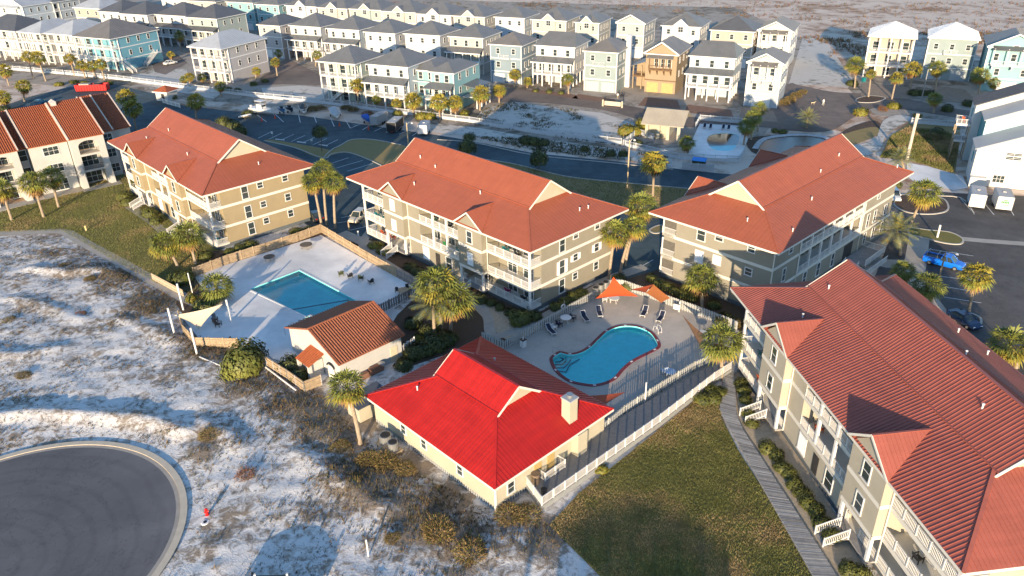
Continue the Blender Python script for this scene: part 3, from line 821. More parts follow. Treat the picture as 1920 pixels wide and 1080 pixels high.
def stair(parent, x, y0, z0, z1, wd, run, rz=0.0, m=None, landing=0.0):
    """flight descending towards -y from (x, y0, z1) with rails both sides"""
    n = max(3, int((z1-z0)/.18)); b = MB()
    for k in range(n):
        zz = z1-(z1-z0)*(k+1)/n
        b.bb(-wd/2, wd/2, -run*(k+1)/n, -run*k/n, max(z0-.05, zz-.06), zz+.02)
    o = b.build('stair', m or M_wood2, parent, (x, y0, 0), rz)
    for s in (-1, 1):
        r = MB(); a, c = Vector((s*wd/2, 0, z1+.95)), Vector((s*wd/2, -run, z0+.95))
        r.bar(a, c, .08, .07); r.bar(a-Vector((0,0,.82)), c-Vector((0,0,.82)), .07, .09)
        m_ = int(run/.16)
        for k in range(m_+1):
            p = a.lerp(c, k/m_); r.bar(p, p-Vector((0,0,.82)), .045)
        r.bar(c+Vector((0,0,.1)), (c.x, c.y, z0), .1); r.bar(a+Vector((0,0,.1)), (a.x, a.y, z1-.2), .1)
        r.build('stair_rail', M_white, o)
    return o

def vent(parent, x, y, z):
    put('vent_pipe', cached('vent', lambda: MB().tube([(0,0,-.25),(0,0,.42)], .075, 8).tube([(0,0,.40),(0,0,.5)], .12, 8).mesh('vent_pipe', M_white, True)), parent, (x, y, z))

# ------------------------------------------------------------------ the four apartment buildings
AL, AW, AH, AKX, AKY, AHB, AHR = 41.98, 20.2, 10.0, 15.09, 4.0, 12.71, 15.53
F1, F2, F3 = .75, 3.7, 7.05
def roofz(x, y):
    ax, ay = abs(x), abs(y)
    if ay < AKY and ax < AKX: return AHB+(AHR-AHB)*(1-ay/AKY)
    return min(AH+(AW/2-ay)*(AHB-AH)/(AW/2-AKY), AH+(AL/2-ax)*(AHB-AH)/(AL/2-AKX+.5))

def apartment(label, cx, cy, th, x0, x1, m_wall, m_roof, rib, dorm_side=-1, parking=False, blinds=(), near=1, m_gable=None):
    root = thing('apartment_building', label, 'apartment building', (cx, cy, 0), th)
    dutch_roof(root, AL, AW, AH, AKX, AKY, AHB, AHR, m_roof, m_gable or M_cream, rib, .5, [(-8.95,3.05,dorm_side),(8.95,3.05,dorm_side)])
    S = dorm_side
    def Y(y): return y*(-S)                # y given for a dormer side at -y
    yb = 8.2 if not parking else 8.3
    top = AH-.22
    cw = MB()
    def bx(xa, xb, ya, yb_, za, zb): cw.bb(xa, xb, Y(ya), Y(yb_), za, zb)
    if not parking:
        bx(x0, x1, -6.8, yb, F1-.1, top)
        bx(-6.45, -3.5, -9.0, -6.8, F1-.1, top)
        bx(-3.5, 5.9, -9.0, -6.8, F1-.1, F2-.05)
        bx(5.9, 6.45, -9.0, -6.8, F1-.1, top)
        for xc in (-8.95, 8.95):
            bx(xc-2.5, xc+2.5, -9.9, -6.8, F2-.4, top)
            ya, yb2 = Y(-9.9), Y(-7.5)
            tri = [(xc-2.7, top-.05), (xc+2.7, top-.05), (xc, AH+1.95)]
            cw.poly([(p[0], ya, p[1]) for p in tri]); cw.poly([(p[0], yb2, p[1]) for p in tri][::-1])
        bx(x0, -11.45, -6.9, -6.8, F1, top)
    else:
        # walkway side: deep corridors between the end rooms
        bx(x0, x1, -8.0, 6.8, F1-.1, top)
        bx(-13.2+2.0-8.6, -12.7, 6.8, 9.0, F1-.1, top)
        bx(-12.7, 6.7, 6.8, 9.0, F1-.1, F2-.05)
        bx(6.7, x1, 6.8, 9.0, F1-.1, top)
        for xc in (-8.95, 8.95):
            tri = [(xc-2.7, top-.05), (xc+2.7, top-.05), (xc, AH+1.95)]
            cw.bb(xc-2.5, xc+2.5, 8.0, 9.9, F1, top) if S > 0 else None
    cw.build('wall', m_wall, root)
    fd = MB()
    if not parking: fd.bb(x0+.1, x1-.1, Y(-8.9), Y(yb-.1), -.1, F1-.1)
    else: fd.bb(x0+.1, x1-.1, -8.9, 8.2, -.1, F1-.1)
    fd.build('foundation', M_found, root)
    # white bands at the floors
    bd = MB()
    if not parking:
        for zf in (F2, F3):
            z0, z1 = zf-.42, zf
            def bb_(xa, xb, ya, y2): bd.bb(xa, xb, Y(ya), Y(y2), z0, z1)
            bb_(x0-.04, -11.45, -9.06, -6.8); bb_(11.45, x1+.04, -9.06, -6.8)
            bb_(-6.45, 6.45, -9.06, -6.85)
            for xc in (-8.95, 8.95): bb_(xc-2.54, xc+2.54, -9.95, -9.85)
            for xc in (-8.95, 8.95):
                for s in (-1, 1): bb_(xc+s*2.46, xc+s*2.54, -9.95, -8.9)
            bb_(x1-.02, x1+.06, -6.8, yb+.05); bb_(x0-.06, x0+.02, -6.8, yb+.05); bb_(x0, x1, yb-.02, yb+.05)
        bd.bb(x0, -11.45, Y(-9.0), Y(-6.8), F1-.25, F1); bd.bb(11.45, x1, Y(-9.0), Y(-6.8), F1-.25, F1)
        for xc in (-8.95, 8.95): bd.bb(xc-2.5, xc+2.5, Y(-9.0), Y(-6.8), F1-.25, F1)
    else:
        for zf in (F2, F3):
            z0, z1 = zf-.42, zf
            bd.bb(x0-.06, x0+.02, -9.05, 8.3, z0, z1); bd.bb(x1-.02, x1+.06, -8.1, 9.05, z0, z1)
            bd.bb(x0, x1, -8.08, -7.98, z0, z1)
            bd.bb(x0-.06, x0+2.5, 6.3, 8.3, z0, z1)
    bd.build('floor_band', M_trim, root)
    return root

def chair_on(root_fn, x, y, z, rz, m, label, cat='chair', name='balcony_chair', group=None):
    o = put(name, cached(('bch', m.name), lambda: chair_mesh(m)), None, (*root_fn(x, y), z), rz)
    return tag(o, label, cat, group)
def chair_mesh(m):
    b = MB()
    b.bb(-.3, .3, -.28, .28, .36, .42); b.bar((0,.26,.40),(0,.48,1.0), .56, .05)
    for s in (-1, 1):
        b.bb(s*.33-.05, s*.33+.05, -.34, .34, .60, .64); b.bb(s*.3-.03, s*.3+.03, -.30, -.24, 0, .6); b.bb(s*.3-.03, s*.3+.03, .2, .26, 0, .6)
    return b.mesh('chair', m)
def l2w(cx, cy, th):
    c, s = math.cos(th), math.sin(th)
    return lambda x, y: (cx+c*x-s*y, cy+s*x+c*y)

def pool_side(root, x0, x1, right_end=True, blind_bays=True, right_blinds=False, stair_out=1.0):
    """railings, columns, windows on the balcony side (dormers at -y)"""
    for zf, zt in ((F1, F2-.42), (F2, F3-.42), (F3, AH-.25)):
        for (xa, xb, n) in ((x0, -11.45, 5), (11.45, x1, 5)):
            railing(root, (xa, -8.95, 0), (xb, -8.95, 0), zf, n)
        railing(root, (x1-.02, -8.95, 0), (x1-.02, -6.85, 0), zf, 1)
        railing(root, (x0+.02, -6.85, 0), (x0+.02, -8.95, 0), zf, 1)
        for cx_ in (x0+.12, x1-.12):
            MB().bb(-.13, .13, -.13, .13, 0, zt-zf+.02).build('column', M_white, root, (cx_, -8.88, zf))
        # glass doors at the back of the balconies
        for xc in (x0+2.2, x0+4.9, x1-2.3, x1-5.4):
            window(root, xc, -6.93, zf+1.2, 1.7, 2.05, 0, 2)
    for zf in (F2, F3):
        railing(root, (-3.5, -8.95, 0), (5.9, -8.95, 0), zf, 6)
        for xc in (-.4, 2.75): MB().bb(-.14, .14, -.14, .14, 0, 2.95).build('column', M_white, root, (xc, -8.9, zf))
        for xc in (-2.2, 1.2, 4.4): window(root, xc, -6.83, zf+1.2, 1.5, 2.05, 0, 2)
        for xc in (-8.95, 8.95):
            window(root, xc, -9.93, zf+1.35, 1.0, 1.7, 0, 1, blind=(blind_bays and not (xc > 0 and zf == F3)))
    for xc in (-2.4, 3.0): window(root, xc, -9.03, F1+1.3, 1.3, 1.9, 0, 1, blind=(xc < 0))
    MB().bb(-.5, .5, -.04, .04, 0, 2.1).build('door', M_dark, root, (.4, -9.02, F1))
    for xc in (-8.95, 8.95):
        railing(root, (xc+(.9 if xc < 0 else -.2), -9.0, 0), (xc+2.5, -9.0, 0), F1, 1)
        if xc > 0: railing(root, (xc-2.5, -9.0, 0), (xc-1.9, -9.0, 0), F1, 1)
        for s in (-1, 1): MB().bb(-.14, .14, -.14, .14, 0, F2-.42-F1).build('column', M_white, root, (xc+s*2.3, -9.7, F1))
        MB().bb(-2.5, 2.5, -.4, .45, 0, .2).build('porch_floor', M_wood2, root, (xc, -9.44, F1-.22))
        MB().bb(-.5, .5, -.04, .04, 0, 2.1).build('door', M_dark, root, (xc, -6.83, F1))
        stair(root, xc-(.5 if xc < 0 else 1.0), -9.9, .0, F1, 1.5, 2.2)
    # end wall
    for zf in (F1, F2, F3):
        for k, (y, wd, ht, dz) in enumerate(((-2.7, 1.0, 2.0, 1.2), (.05, .9, .95, 1.75), (4.6, .9, 1.15, 1.75))):
            if zf == F1 and k == 0 and not right_end: continue
            window(root, x1+.02, y, zf+dz, wd, ht if not (zf == F3 and k > 0) else .9, PI/2, 1, shutters=(right_blinds and zf == F2))
    # downpipes
    for (x, y) in ((-6.3, -9.06), (11.6, -9.06)):
        MB().bb(-.05, .05, -.05, .05, F1, AH-.3).build('downpipe', M_trim, root, (x, y, 0))

BLD = dict(B1=(-54.52, 134.56, -.8222), B2=(-4.77, 111.20, -.8087), B3=(41.89, 108.68, -2.3855+PI), B4=(37.58, 58.55, -1.4580))
A1 = apartment('yellowish beige apartment block with salmon metal roof beside the terracotta roofed building', *BLD['B1'], -18.4, 19.8, M_beige_y, M_redroof, .6)
pool_side(A1, -18.4, 19.8, True, False)
A2 = apartment('beige apartment block with salmon metal roof in the middle, behind the two pools', *BLD['B2'], -18.4, 19.8, M_beige, M_redroof, .6)
pool_side(A2, -18.4, 19.8, True, True, True)
A4 = apartment('big apartment block with ribbed faded red roof filling the right side, beside the boardwalk', *BLD['B4'], -18.6, 19.8, mat('pale_greige_siding', (.37,.335,.265), .75, .07, .6, .15, 14), M_redroof2, .36)
pool_side(A4, -18.6, 19.8, True, False)
A3 = apartment('beige apartment block with salmon roof whose long walkway side faces the blue pickup', *BLD['B3'], -19.8, 17.6, M_greige, M_redroof, .6, dorm_side=1, parking=True)
# walkway side of that block
for zf in (F2, F3):
    MB().bb(-12.75, 6.75, -9.05, -6.82, zf-.42, zf).build('walkway_floor', M_trim, A3)
    railing(A3, (-12.7, -8.97, 0), (6.7, -8.97, 0), zf, 12)
for k in range(7):
    x = -12.6+19.2*k/6
    MB().bb(-.13, .13, -.13, .13, 0, AH-F2-.3).build('column', M_white, A3, (x, -8.9, F2))
for zf in (F2, F3):
    for xa, xb in ((-19.84, -12.76), (6.76, 17.64)): MB().bb(xa, xb, -9.07, -8.99, zf-.41, zf+.01).build('floor_band', M_trim, A3)
for zf in (F2, F3):
    for k in range(6):
        x = -12.7+19.4*(k+.5)/6
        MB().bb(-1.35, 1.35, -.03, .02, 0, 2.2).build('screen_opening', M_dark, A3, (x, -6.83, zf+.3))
for x, zf, wd, ht in ((9.0,F2,.7,2.1),(11.4,F2,.7,1.9),(15.2,F2,.7,1.6),(9.0,F1,.7,1.8),(12.0,F1,.7,1.8),(15.2,F1,.7,1.6),(11.4,F3,.7,.8),(-10,F1,.9,2.0),(-6.0,F1,.9,2.0),(-1.6,F1,.8,2.0),(-15.5,F3,.9,.9),(-16.5,F2,.7,1.8)):
    window(A3, x, -9.03, zf+1.35, wd, ht)
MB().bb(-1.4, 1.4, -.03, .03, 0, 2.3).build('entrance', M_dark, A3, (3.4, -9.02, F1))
for x in (-12.9, 6.9): MB().bb(-.05, .05, -.05, .05, F1, AH-.3).build('downpipe', M_trim, A3, (x, -9.08, 0))
# ramp and landing outside it
rp = MB(); rp.bb(2.4, 9.0, -12.4, -9.1, F1-.2, F1); rp.build('landing', M_wood2, A3)
railing(A3, (2.4, -12.35, 0), (9.0, -12.35, 0), F1, 4); railing(A3, (9.0, -12.35, 0), (9.0, -9.1, 0), F1, 2)
railing(A3, (.0, -13.6, 0), (7.2, -13.6, 0), .25, 4)
stair(A3, 1.2, -10.8, 0, F1, 2.0, 1.8, PI*1.5)
# near end wall of that block: windows and the stacked balconies of its far corner
for zf in (F1, F2, F3):
    window(A3, -19.83, 1.95, zf+1.55, 1.2, 1.7, -PI/2, 1, blind=(zf == F2))
    window(A3, -19.83, -.85, zf+1.95, 1.1, .85 if zf == F3 else 1.2, -PI/2, 1, blind=(zf == F2))
    window(A3, -19.83, -5.7, zf+1.85, .95, .95, -PI/2, 1)
    railing(A3, (-19.90, 8.25, 0), (-19.90, 6.0, 0), zf, 1)
    MB().bb(-.13, .13, -.13, .13, 0, (F2-F1)-.35).build('column', M_white, A3, (-19.66, 8.2, zf))
    MB().bb(-.02, .02, -1.0, 1.0, .1, 2.15).build('balcony_shade_panel', mat('balcony_shade', (.11,.10,.085), .8, .2), A3, (-19.82, 7.05, zf+.15))  # flat panel on the solid wall, the recess's shade put into its colour
MB().bb(-.06, .06, -.06, .06, 0, AH-.3).build('downpipe', M_trim, A3, (-19.85, -9.05, 0))
for root, spots in ((A1, ((-7,-3.2),(-10.5,-6.2),(5.8,-5.4),(17.6,1.5))), (A2, ((-10.6,-2.6),(-6.2,-3.2),(-6.8,-7),(5.6,-4.6),(18.2,2.6),(18.4,4.2))), (A3, ((-17.6,-3.4),(-15.0,-8.6),(-5.5,-6.2),(2.2,-3.4),(9.5,-2.6),(18.8,-8.2))), (A4, ((-12.8,-3.0),(-10.6,-6.6),(9.5,-1.8),(2,2.0),(-6,7.5),(4,8.2),(-2,7.8)))):
    for x, y in spots: vent(root, x, y, roofz(x, y))

# chairs on the balconies
bal = [
 ('B2',-16.4,-7.9,F2,.4,M_teal,'teal armchair on the middle left balcony of the central block, by its corner column'),
 ('B2',-14.9,-7.6,F2,-.4,M_teal,'teal armchair on the middle left balcony of the central block, away from the column'),
 ('B2',-13.2,-7.7,F2,.2,M_black,'black chair on the middle left balcony of the central block'),
 ('B2',-15.5,-7.7,F1,.3,M_rust,'rust red chair on the lowest left balcony of the central block'),
 ('B2',-12.9,-7.7,F1,-.3,M_rust,'rust red chair beside the stairs on the lowest left balcony of the central block'),
 ('B2',.9,-7.7,F2,.2,M_green,'green chair in the recessed middle balcony of the central block'),
 ('B2',3.9,-7.7,F2,-.2,M_teal,'teal chair in the recessed middle balcony of the central block'),
 ('B2',-1.6,-7.7,F3,.2,M_green,'dark green chair in the recessed top balcony of the central block'),
 ('B2',2.0,-7.7,F3,.0,M_black,'black chair in the recessed top balcony of the central block'),
 ('B2',14.0,-7.8,F3,.2,M_teal,'teal chair on the top right balcony of the central block'),
 ('B2',16.4,-7.8,F3,-.2,M_black,'black chair on the top right balcony of the central block'),
 ('B2',14.2,-7.8,F1,-.1,mat('magenta_cushion',(.25,.02,.10),.7),'magenta chair on the lowest right balcony of the central block'),
 ('B2',17.4,-7.8,F1,.1,M_black,'black chair on the lowest right balcony of the central block'),
 ('B4',-15.6,-7.8,F2,.2,M_teal,'teal chair on the middle end balcony of the near right block'),
 ('B4',-13.9,-7.8,F2,-.2,M_teal,'teal chair by the bay wall on the middle end balcony of the near right block'),
 ('B4',-15.0,-7.8,F1,.2,M_rust,'rust chair on the lowest end balcony of the near right block'),
 ('B4',-2.0,-7.8,F2,.2,M_rust,'rust chair in the recessed middle balcony of the near right block'),
 ('B4',14.4,-7.8,F2,.2,M_black,'black chair on the nearest middle balcony of the near right block'),
 ('B4',15.4,-7.8,F1,.0,M_rust,'rust chair on the nearest lowest balcony of the near right block'),
 ('B1',-14.6,-7.8,F3,.2,M_green,'bright green chair on the top left balcony of the yellowish block'),
 ('B1',16.2,-7.8,F3,.2,M_white,'white chair on the top right balcony of the yellowish block'),
 ('B1',18.4,-7.8,F1,.2,M_teal,'teal chair on the lowest corner balcony of the yellowish block'),
]
for bn, x, y, z, rz, m, lab in bal:
    chair_on(l2w(*BLD[bn]), x, y, z, BLD[bn][2]+rz+PI, m, lab, 'chair', 'balcony_chair', 'chairs on the balconies')

# ------------------------------------------------------------------ clubhouse
CB = (-2.93, 66.05, math.radians(-46.6))
cl = thing('clubhouse', 'low cream clubhouse with bright red ribbed metal roof and square chimney', 'clubhouse', (CB[0], CB[1], 0), CB[2])
dutch_roof(cl, 20.5, 16.8, 3.5, 4.95, 2.75, 6.0, 7.9, M_redbright, M_cream, .42, .45)
b = MB(); b.bb(-9.6, 9.6, -7.75, 7.75, .45, 3.28); b.build('wall', M_cream, cl)
b = MB(); b.bb(-9.5, 9.5, -7.65, 7.65, -.1, .45); b.build('foundation', M_found, cl)
b = MB()
for k in range(60): b.bb(-9.6+k*.32, -9.46+k*.32, -7.72, -7.66, 0, .45)
for k in range(48): b.bb(9.52, 9.58, -7.6+k*.32, -7.46+k*.32, 0, .45)
b.build('lattice', M_greypaint, cl, kind='stuff')
for x in (-4.4, -1.0, 4.6): window(cl, x, -7.78, 1.9, .75, 1.0)
for y in (-5.8,): window(cl, 9.63, y, 1.7, .8, 1.2, PI/2)
for y, wd in ((-2.2, 1.0), (-.4, 1.0)):
    MB().bb(-wd/2, wd/2, -.05, .03, 0, 2.2).build('door', mat('tan_door', (.42,.30,.12), .5), cl, (9.62, y, .75), PI/2)
MB().bb(-.08, .08, -.08, .08, 0, 3.3).build('corner_board', M_white, cl, (9.6, -7.75, 0))
vent(cl, -5.2, -5.0, 5.0); vent(cl, -3.0, 4.0, 5.3)
ch = MB(); ch.bb(-.56, .56, -.56, .56, 3.3, 6.6); co = ch.build('chimney', M_cream, cl, (8.6, 3.4, 0))
MB().bb(-.64, .64, -.64, .64, 6.6, 6.74).build('chimney_cap', mat('chimney_flashing', (.36,.37,.38), .5), co)
MB().tube([(0,0,6.74),(0,0,7.0)], .26, 12).tube([(0,0,7.0),(0,0,7.1)], .36, 12).build('chimney_pot', M_metal, co, smooth=False)
b = MB(); b.bb(8.1, 9.55, 2.7, 4.1, .5, 3.3); b.build('chimney_breast', M_cream, cl, (.9, 0, 0))

# deck and ramp between the clubhouse, the kidney pool and the lawn
dk = thing('deck_ramp', 'long grey deck with white railing between the red clubhouse and the lawn', 'deck', (*at(1000,920), 0))
ox, oy = dk.location.x, dk.location.y
Dp = ats([(1016,947),(1100,888),(1238,790),(1338,712),(1372,690),(1362,680),(1325,690),(1145,790),(1060,858),(985,905)], .75)
Dr = [(x-ox, y-oy) for x, y in Dp]
b = MB().prism(Dr, .58, .68); b.build('deck_board', mat('grey_deck_board', (.17,.168,.165), .85, .2, 3), dk)
rail_line = Dr[:5]
def rail_path(root, line, z, ln=1.5, h=1.05, gap=.15, name='railing_panel', m=None, fn=None):
    for a, c in zip(line, line[1:]):
        a, c = Vector((a[0], a[1], 0)), Vector((c[0], c[1], 0)); n = max(1, round((c-a).length/ln))
        railing(root, a, c, z, n, h, gap, name, m=m)
rail_path(dk, [Dr[9], Dr[0]]+Dr[1:5], .68)
sk = MB()
for a, c in zip([Dr[9]]+Dr[:4], Dr[:5]):
    for k in range(5): sk.bar((a[0],a[1],.05+k*.12),(c[0],c[1],.05+k*.12), .04, .07)
sk.build('deck_skirt', M_greypaint, dk)
# inner grey picket fence line along the pool carries on from the deck

# ------------------------------------------------------------------ pool house
PH = (-20.86, 81.86, math.radians(43.4))
ph = thing('pool_house', 'white stucco pool house with brown tiled gable roof between the pools', 'pool house', (PH[0], PH[1], 0), PH[2])
hl, hw, he, hr = 4.7, 6.1, 3.2, 5.5
b = MB(); b.bb(-hl+.3, hl-.3, -hw+.45, hw-.45, 0, he-.05)
for s in (-1, 1):
    x = s*(hl-.3); pts = [(x,-hw+.45,he-.05),(x,hw-.45,he-.05),(x,0,hr-.2)]
    b.poly(pts if s > 0 else pts[::-1])
b.build('wall', M_stucco, ph)
def tile_roof(root, pts, m, cap=True, pitch_w=.34, course=.62, th=.12, name='roof'):
    """barrel tiled plane: pts = eave0, eave1, ridge1, ridge0"""
    e0, e1, r1, r0 = [Vector(p) for p in pts]
    b = MB(); b.slab([tuple(p) for p in (e0, e1, r1, r0)], th)
    o = b.build(name, m, root)
    n = (e1-e0).cross(r0-e0).normalized(); n = n if n.z > 0 else -n
    nb = max(2, int((e1-e0).length/pitch_w)); t = MB()
    nc = max(1, int((r0-e0).length/course))
    for k in range(nb):
        f = (k+.5)/nb; a, c = e0.lerp(e1, f), r0.lerp(r1, f); side = (e1-e0).normalized()*pitch_w*.36
        for j in range(nc):
            p, q = a.lerp(c, j/nc)+n*.05, a.lerp(c, (j+1)/nc)+n*.015
            t.poly([p-side, p+n*.085, q+n*.085, q-side]); t.poly([p+n*.085, p+side, q+side, q+n*.085])
            t.poly([p-side, p+side, p+n*.085])
    t.build('tile', m, o, kind='stuff')
    return o
tile_roof(ph, [(-hl,-hw,he),(hl,-hw,he),(hl,0,hr),(-hl,0,hr)], M_tile2)
tile_roof(ph, [(hl,hw,he),(-hl,hw,he),(-hl,0,hr),(hl,0,hr)], M_tile2)
b = MB(); b.tube([(-hl,0,hr+.06),(hl,0,hr+.06)], .13, 8)
for sx in (-1, 1):
    for sy in (-1, 1): b.tube([(sx*hl, sy*hw, he+.02),(sx*hl, 0, hr+.02)], .11, 6)
b.build('ridge_tile', M_tile2, ph)
# small tiled entrance hood with its own wall and gate
W = l2w(*PH)
hd = MB(); hd.bb(-1.5, 0, -1.1, 1.1, 0, 2.2); hd.build('porch_wall', M_stucco, ph, (-4.5, -.9, 0))
tile_roof(ph, [(-6.6,-2.4,2.15),(-6.6,.6,2.15),(-4.4,.6,3.0),(-4.4,-2.4,3.0)], M_tile, name='porch_roof')
for xx, zz in ((-6.35, 2.1),): 
    for yy in (-2.1, .3): MB().bb(-.2, .2, -.2, .2, 0, zz).build('porch_pier', M_stucco, ph, (xx, yy, 0))
gt = MB()
for k in range(6): gt.bb(-.62+k*.21, -.45+k*.21, -.03, .03, .1, 1.85+.18*math.sin((k+.5)/6*PI))
gt.build('gate', mat('white_gate_wood', (.62,.60,.54), .7, .1), ph, (-4.55, -3.9, 0), -PI/2)
b = MB(); n = 8
for k in range(n):
    a0, a1 = PI*k/n, PI*(k+1)/n
    b.bar((-.75*math.cos(a0),0,1.9+.45*math.sin(a0)),(-.75*math.cos(a1),0,1.9+.45*math.sin(a1)), .14, .14)
b.build('gate_arch', M_black, ph, (-4.6, -3.9, 0), -PI/2)
MB().bb(-.5, .5, -.04, .04, 0, 2.0).build('door', mat('cream_door', (.55,.47,.33), .6), ph, (3.2, -hw+.42, 0))
MB().bb(-.9, .9, -.3, .3, 0, .9).build('brick_step', mat('brown_brick', (.20,.10,.065), .9, .3, 4), ph, (.1, -hw-.1, 0))
MB().bb(-.5, .5, -.3, .3, 0, .7).build('brick_step', MATS['brown_brick'], ph, (-1.6, -hw-.1, 0))

# ------------------------------------------------------------------ terracotta roofed building on the left
sd = math.radians(40.0)
so = at(192, 250, 9.9)
sp = thing('spanish_building', 'white stucco apartment house with terracotta tile roofs and arched balconies at the left', 'apartment building', (so[0], so[1], 0), sd)
def bay(x0, x1, y, he, arch, roof_dx=0.0):
    """front at local y (0 = front of right bay), going back 20 m"""
    b = MB(); d = 2.4
    zf = (0, 3.3, 6.5)
    if arch:
        xa, xb = x0+1.3, x1-1.2
        b.bb(x0, x1, y+d, y+20, 0, he-.2)
        b.bb(x0, xa, y, y+d, 0, he-.2); b.bb(xb, x1, y, y+d, 0, he-.2)
        for z in zf[1:]: b.bb(xa, xb, y, y+d, z-.35, z+.05)
        b.bb(xa, xb, y, y+.3, he-.75, he-.2)
        # arch head
        n = 10; top = he-.75; spring = top-1.0
        for k in range(n):
            a0, a1 = PI*k/n, PI*(k+1)/n; xm, r = (xa+xb)/2, (xb-xa)/2
            p, q = (xm-r*math.cos(a0), spring+1.0*math.sin(a0)), (xm-r*math.cos(a1), spring+1.0*math.sin(a1))
            b.poly([(p[0],y,p[1]),(q[0],y,q[1]),(q[0],y,top),(p[0],y,top)]); b.poly([(p[0],y+.3,p[1]),(p[0],y,p[1]),(q[0],y,q[1]),(q[0],y+.3,q[1])])
        # battered pier at the foot
        for xx in (x0+.55, x1-.5): b.poly([(xx-.55,y-.9,0),(xx+.5,y-.9,0),(xx+.5,y,5),(xx-.55,y,5)]); b.poly([(xx+.5,y-.9,0),(xx+.5,y,0),(xx+.5,y,5)]); b.poly([(xx-.55,y,0),(xx-.55,y-.9,0),(xx-.55,y,5)])
    else:
        b.bb(x0, x1, y, y+20, 0, he-.2)
    b.build('wall', M_stucco, sp)
    if arch:
        for z in zf:
            window(sp, (xa+xb)/2, y+d-.03, z+1.3, 3.0, 2.1, 0, 3)
        for z in zf[1:]:
            put('railing_panel', rail_mesh(xb-xa, .95, .28, M_black if z < 5 else M_wood), sp, (xa, y+.12, z+.05))
    ty = 11.5
    tile_roof(sp, [(x0-.15, y-.4, he), (x1+.15, y-.4, he), (x1+.15, y+ty, he+5.0), (x0-.15, y+ty, he+5.0)], M_tile, pitch_w=.36, course=.9)
    tile_roof(sp, [(x1+.15, y+ty*2, he+.4), (x0-.15, y+ty*2, he+.4), (x0-.15, y+ty, he+5.0), (x1+.15, y+ty, he+5.0)], M_tile, pitch_w=.6, course=1.6)
    for xx in (x0-.15, x1+.15):
        b = MB(); b.poly([(xx, y-.2, he-.25), (xx, y+ty*2-.2, he-.25), (xx, y+ty, he+4.85)]); b.build('gable', M_stucco, sp)
    b = MB()
    for xx in (x0-.12, x1+.12): b.bar((xx, y-.4, he+.08), (xx, y+ty, he+5.08), .26, .14)
    b.build('parapet', mat('pale_coping', (.62,.50,.40), .8), sp)
bay(-6.15, 0, 0, 9.9, True)
bay(-13.0, -6.3, 1.4, 9.5, False)
bay(-14.9, -13.15, 3.6, 9.0, False)
bay(-21.5, -15.0, .4, 9.7, True)
bay(-28.0, -21.6, 1.6, 9.5, False)
bay(.25, 2.6, 3.4, 9.4, False)
bay(2.8, 6.6, 6.0, 8.8, False)
window(sp, -9.4, 1.37, 8.1, 2.6, 1.5, 0, 3); window(sp, -9.4, 1.37, 4.7, 2.6, 1.5, 0, 3); window(sp, -9.4, 1.37, 1.35, 2.6, 2.1, 0, 3)
window(sp, -14.0, 3.57, 7.6, 1.4, 2.0); window(sp, -14.0, 3.57, 4.2, 1.4, 2.0)
for z in (1.8, 4.9, 8.0): window(sp, 1.5, 3.37, z, 1.5, 1.6, 0, 2)
MB().bb(-6.5, .6, -2.6, 0, 0, .06).build('patio', M_concrete, sp, (0, 0, .005)); MB().bb(-13.2, -6.5, -1.6, 1.4, 0, .06).build('patio', M_concrete, sp, (0,0,.005)); MB().bb(-22, -15, -2.4, .4, 0, .06).build('patio', M_concrete, sp, (0,0,.005))
hp = MB(); hp.bb(-.5, .5, -.7, .7, 0, .7); hp.poly([(-.6,-.8,.7),(.6,-.8,.7),(0,0,1.3)]); hp.poly([(.6,-.8,.7),(.6,.8,.7),(0,0,1.3)]); hp.poly([(.6,.8,.7),(-.6,.8,.7),(0,0,1.3)]); hp.poly([(-.6,.8,.7),(-.6,-.8,.7),(0,0,1.3)])
hp.build('roof_vent', M_stucco, sp, (-5.2, 10.9, 14.4))

# ------------------------------------------------------------------ white townhouses on the right edge
ro = at(1815, 345); rd = math.radians(-25.0)
rb = thing('townhouse_row', 'white and pale aqua stepped townhouses with grey metal gable roofs at the right edge', 'townhouse', (ro[0], ro[1], 0), rd)
M_aqua = mat('pale_aqua_siding', (.42,.60,.60), .7, .05, .5); M_greyroof = mat('pale_grey_metal_roof', (.30,.32,.34), .45, .08, .3); M_slate = mat('slate_roof', (.075,.082,.095), .7, .2, 1)
M_whites = mat('white_siding', (.52,.515,.49), .7, .05, .5)
M_tealw = mat('teal_siding', (.06,.24,.27), .7, .06)
for k, (xl, y0, y1, zt, m, mr) in enumerate(((0,0,7.5,6.9,M_whites,M_greyroof),(1.2,7.5,15.0,10.4,M_aqua,M_greyroof),(-.2,15.0,22.5,11.3,M_whites,M_slate))):
    xm, xr, zr = 13.0, 26.0, zt+.43*(13.0-xl)
    z0 = 0
    prof = [(xl,z0),(xr,z0),(xr,zt),(xm,zr),(xl,zt)]
    b = MB(); b.poly([(x,y0,z) for x, z in prof]); b.poly([(x,y1-.02,z) for x, z in prof][::-1])
    b.poly([(xr,y0,z0),(xr,y1-.02,z0),(xr,y1-.02,zt),(xr,y0,zt)]); b.build('wall', m, rb)
    MB().poly([(xl,y1-.02,z0),(xl,y0,z0),(xl,y0,zt),(xl,y1-.02,zt)]).build('side_wall', M_tealw if k == 1 else m, rb)
    R1 = [(xl-.35,y0-.12,zt-.1),(xm,y0-.12,zr+.05),(xm,y1,zr+.05),(xl-.35,y1,zt-.1)]; R2 = [(xr+.35,y0-.12,zt-.1),(xm,y0-.12,zr+.05),(xm,y1,zr+.05),(xr+.35,y1,zt-.1)]
    b = MB(); r = MB()
    for p in (R1, R2): b.slab(p, .16); ribs_on(r, p, .5)
    o = b.build('roof', mr, rb); r.build('roof_rib', mr, o, kind='stuff')
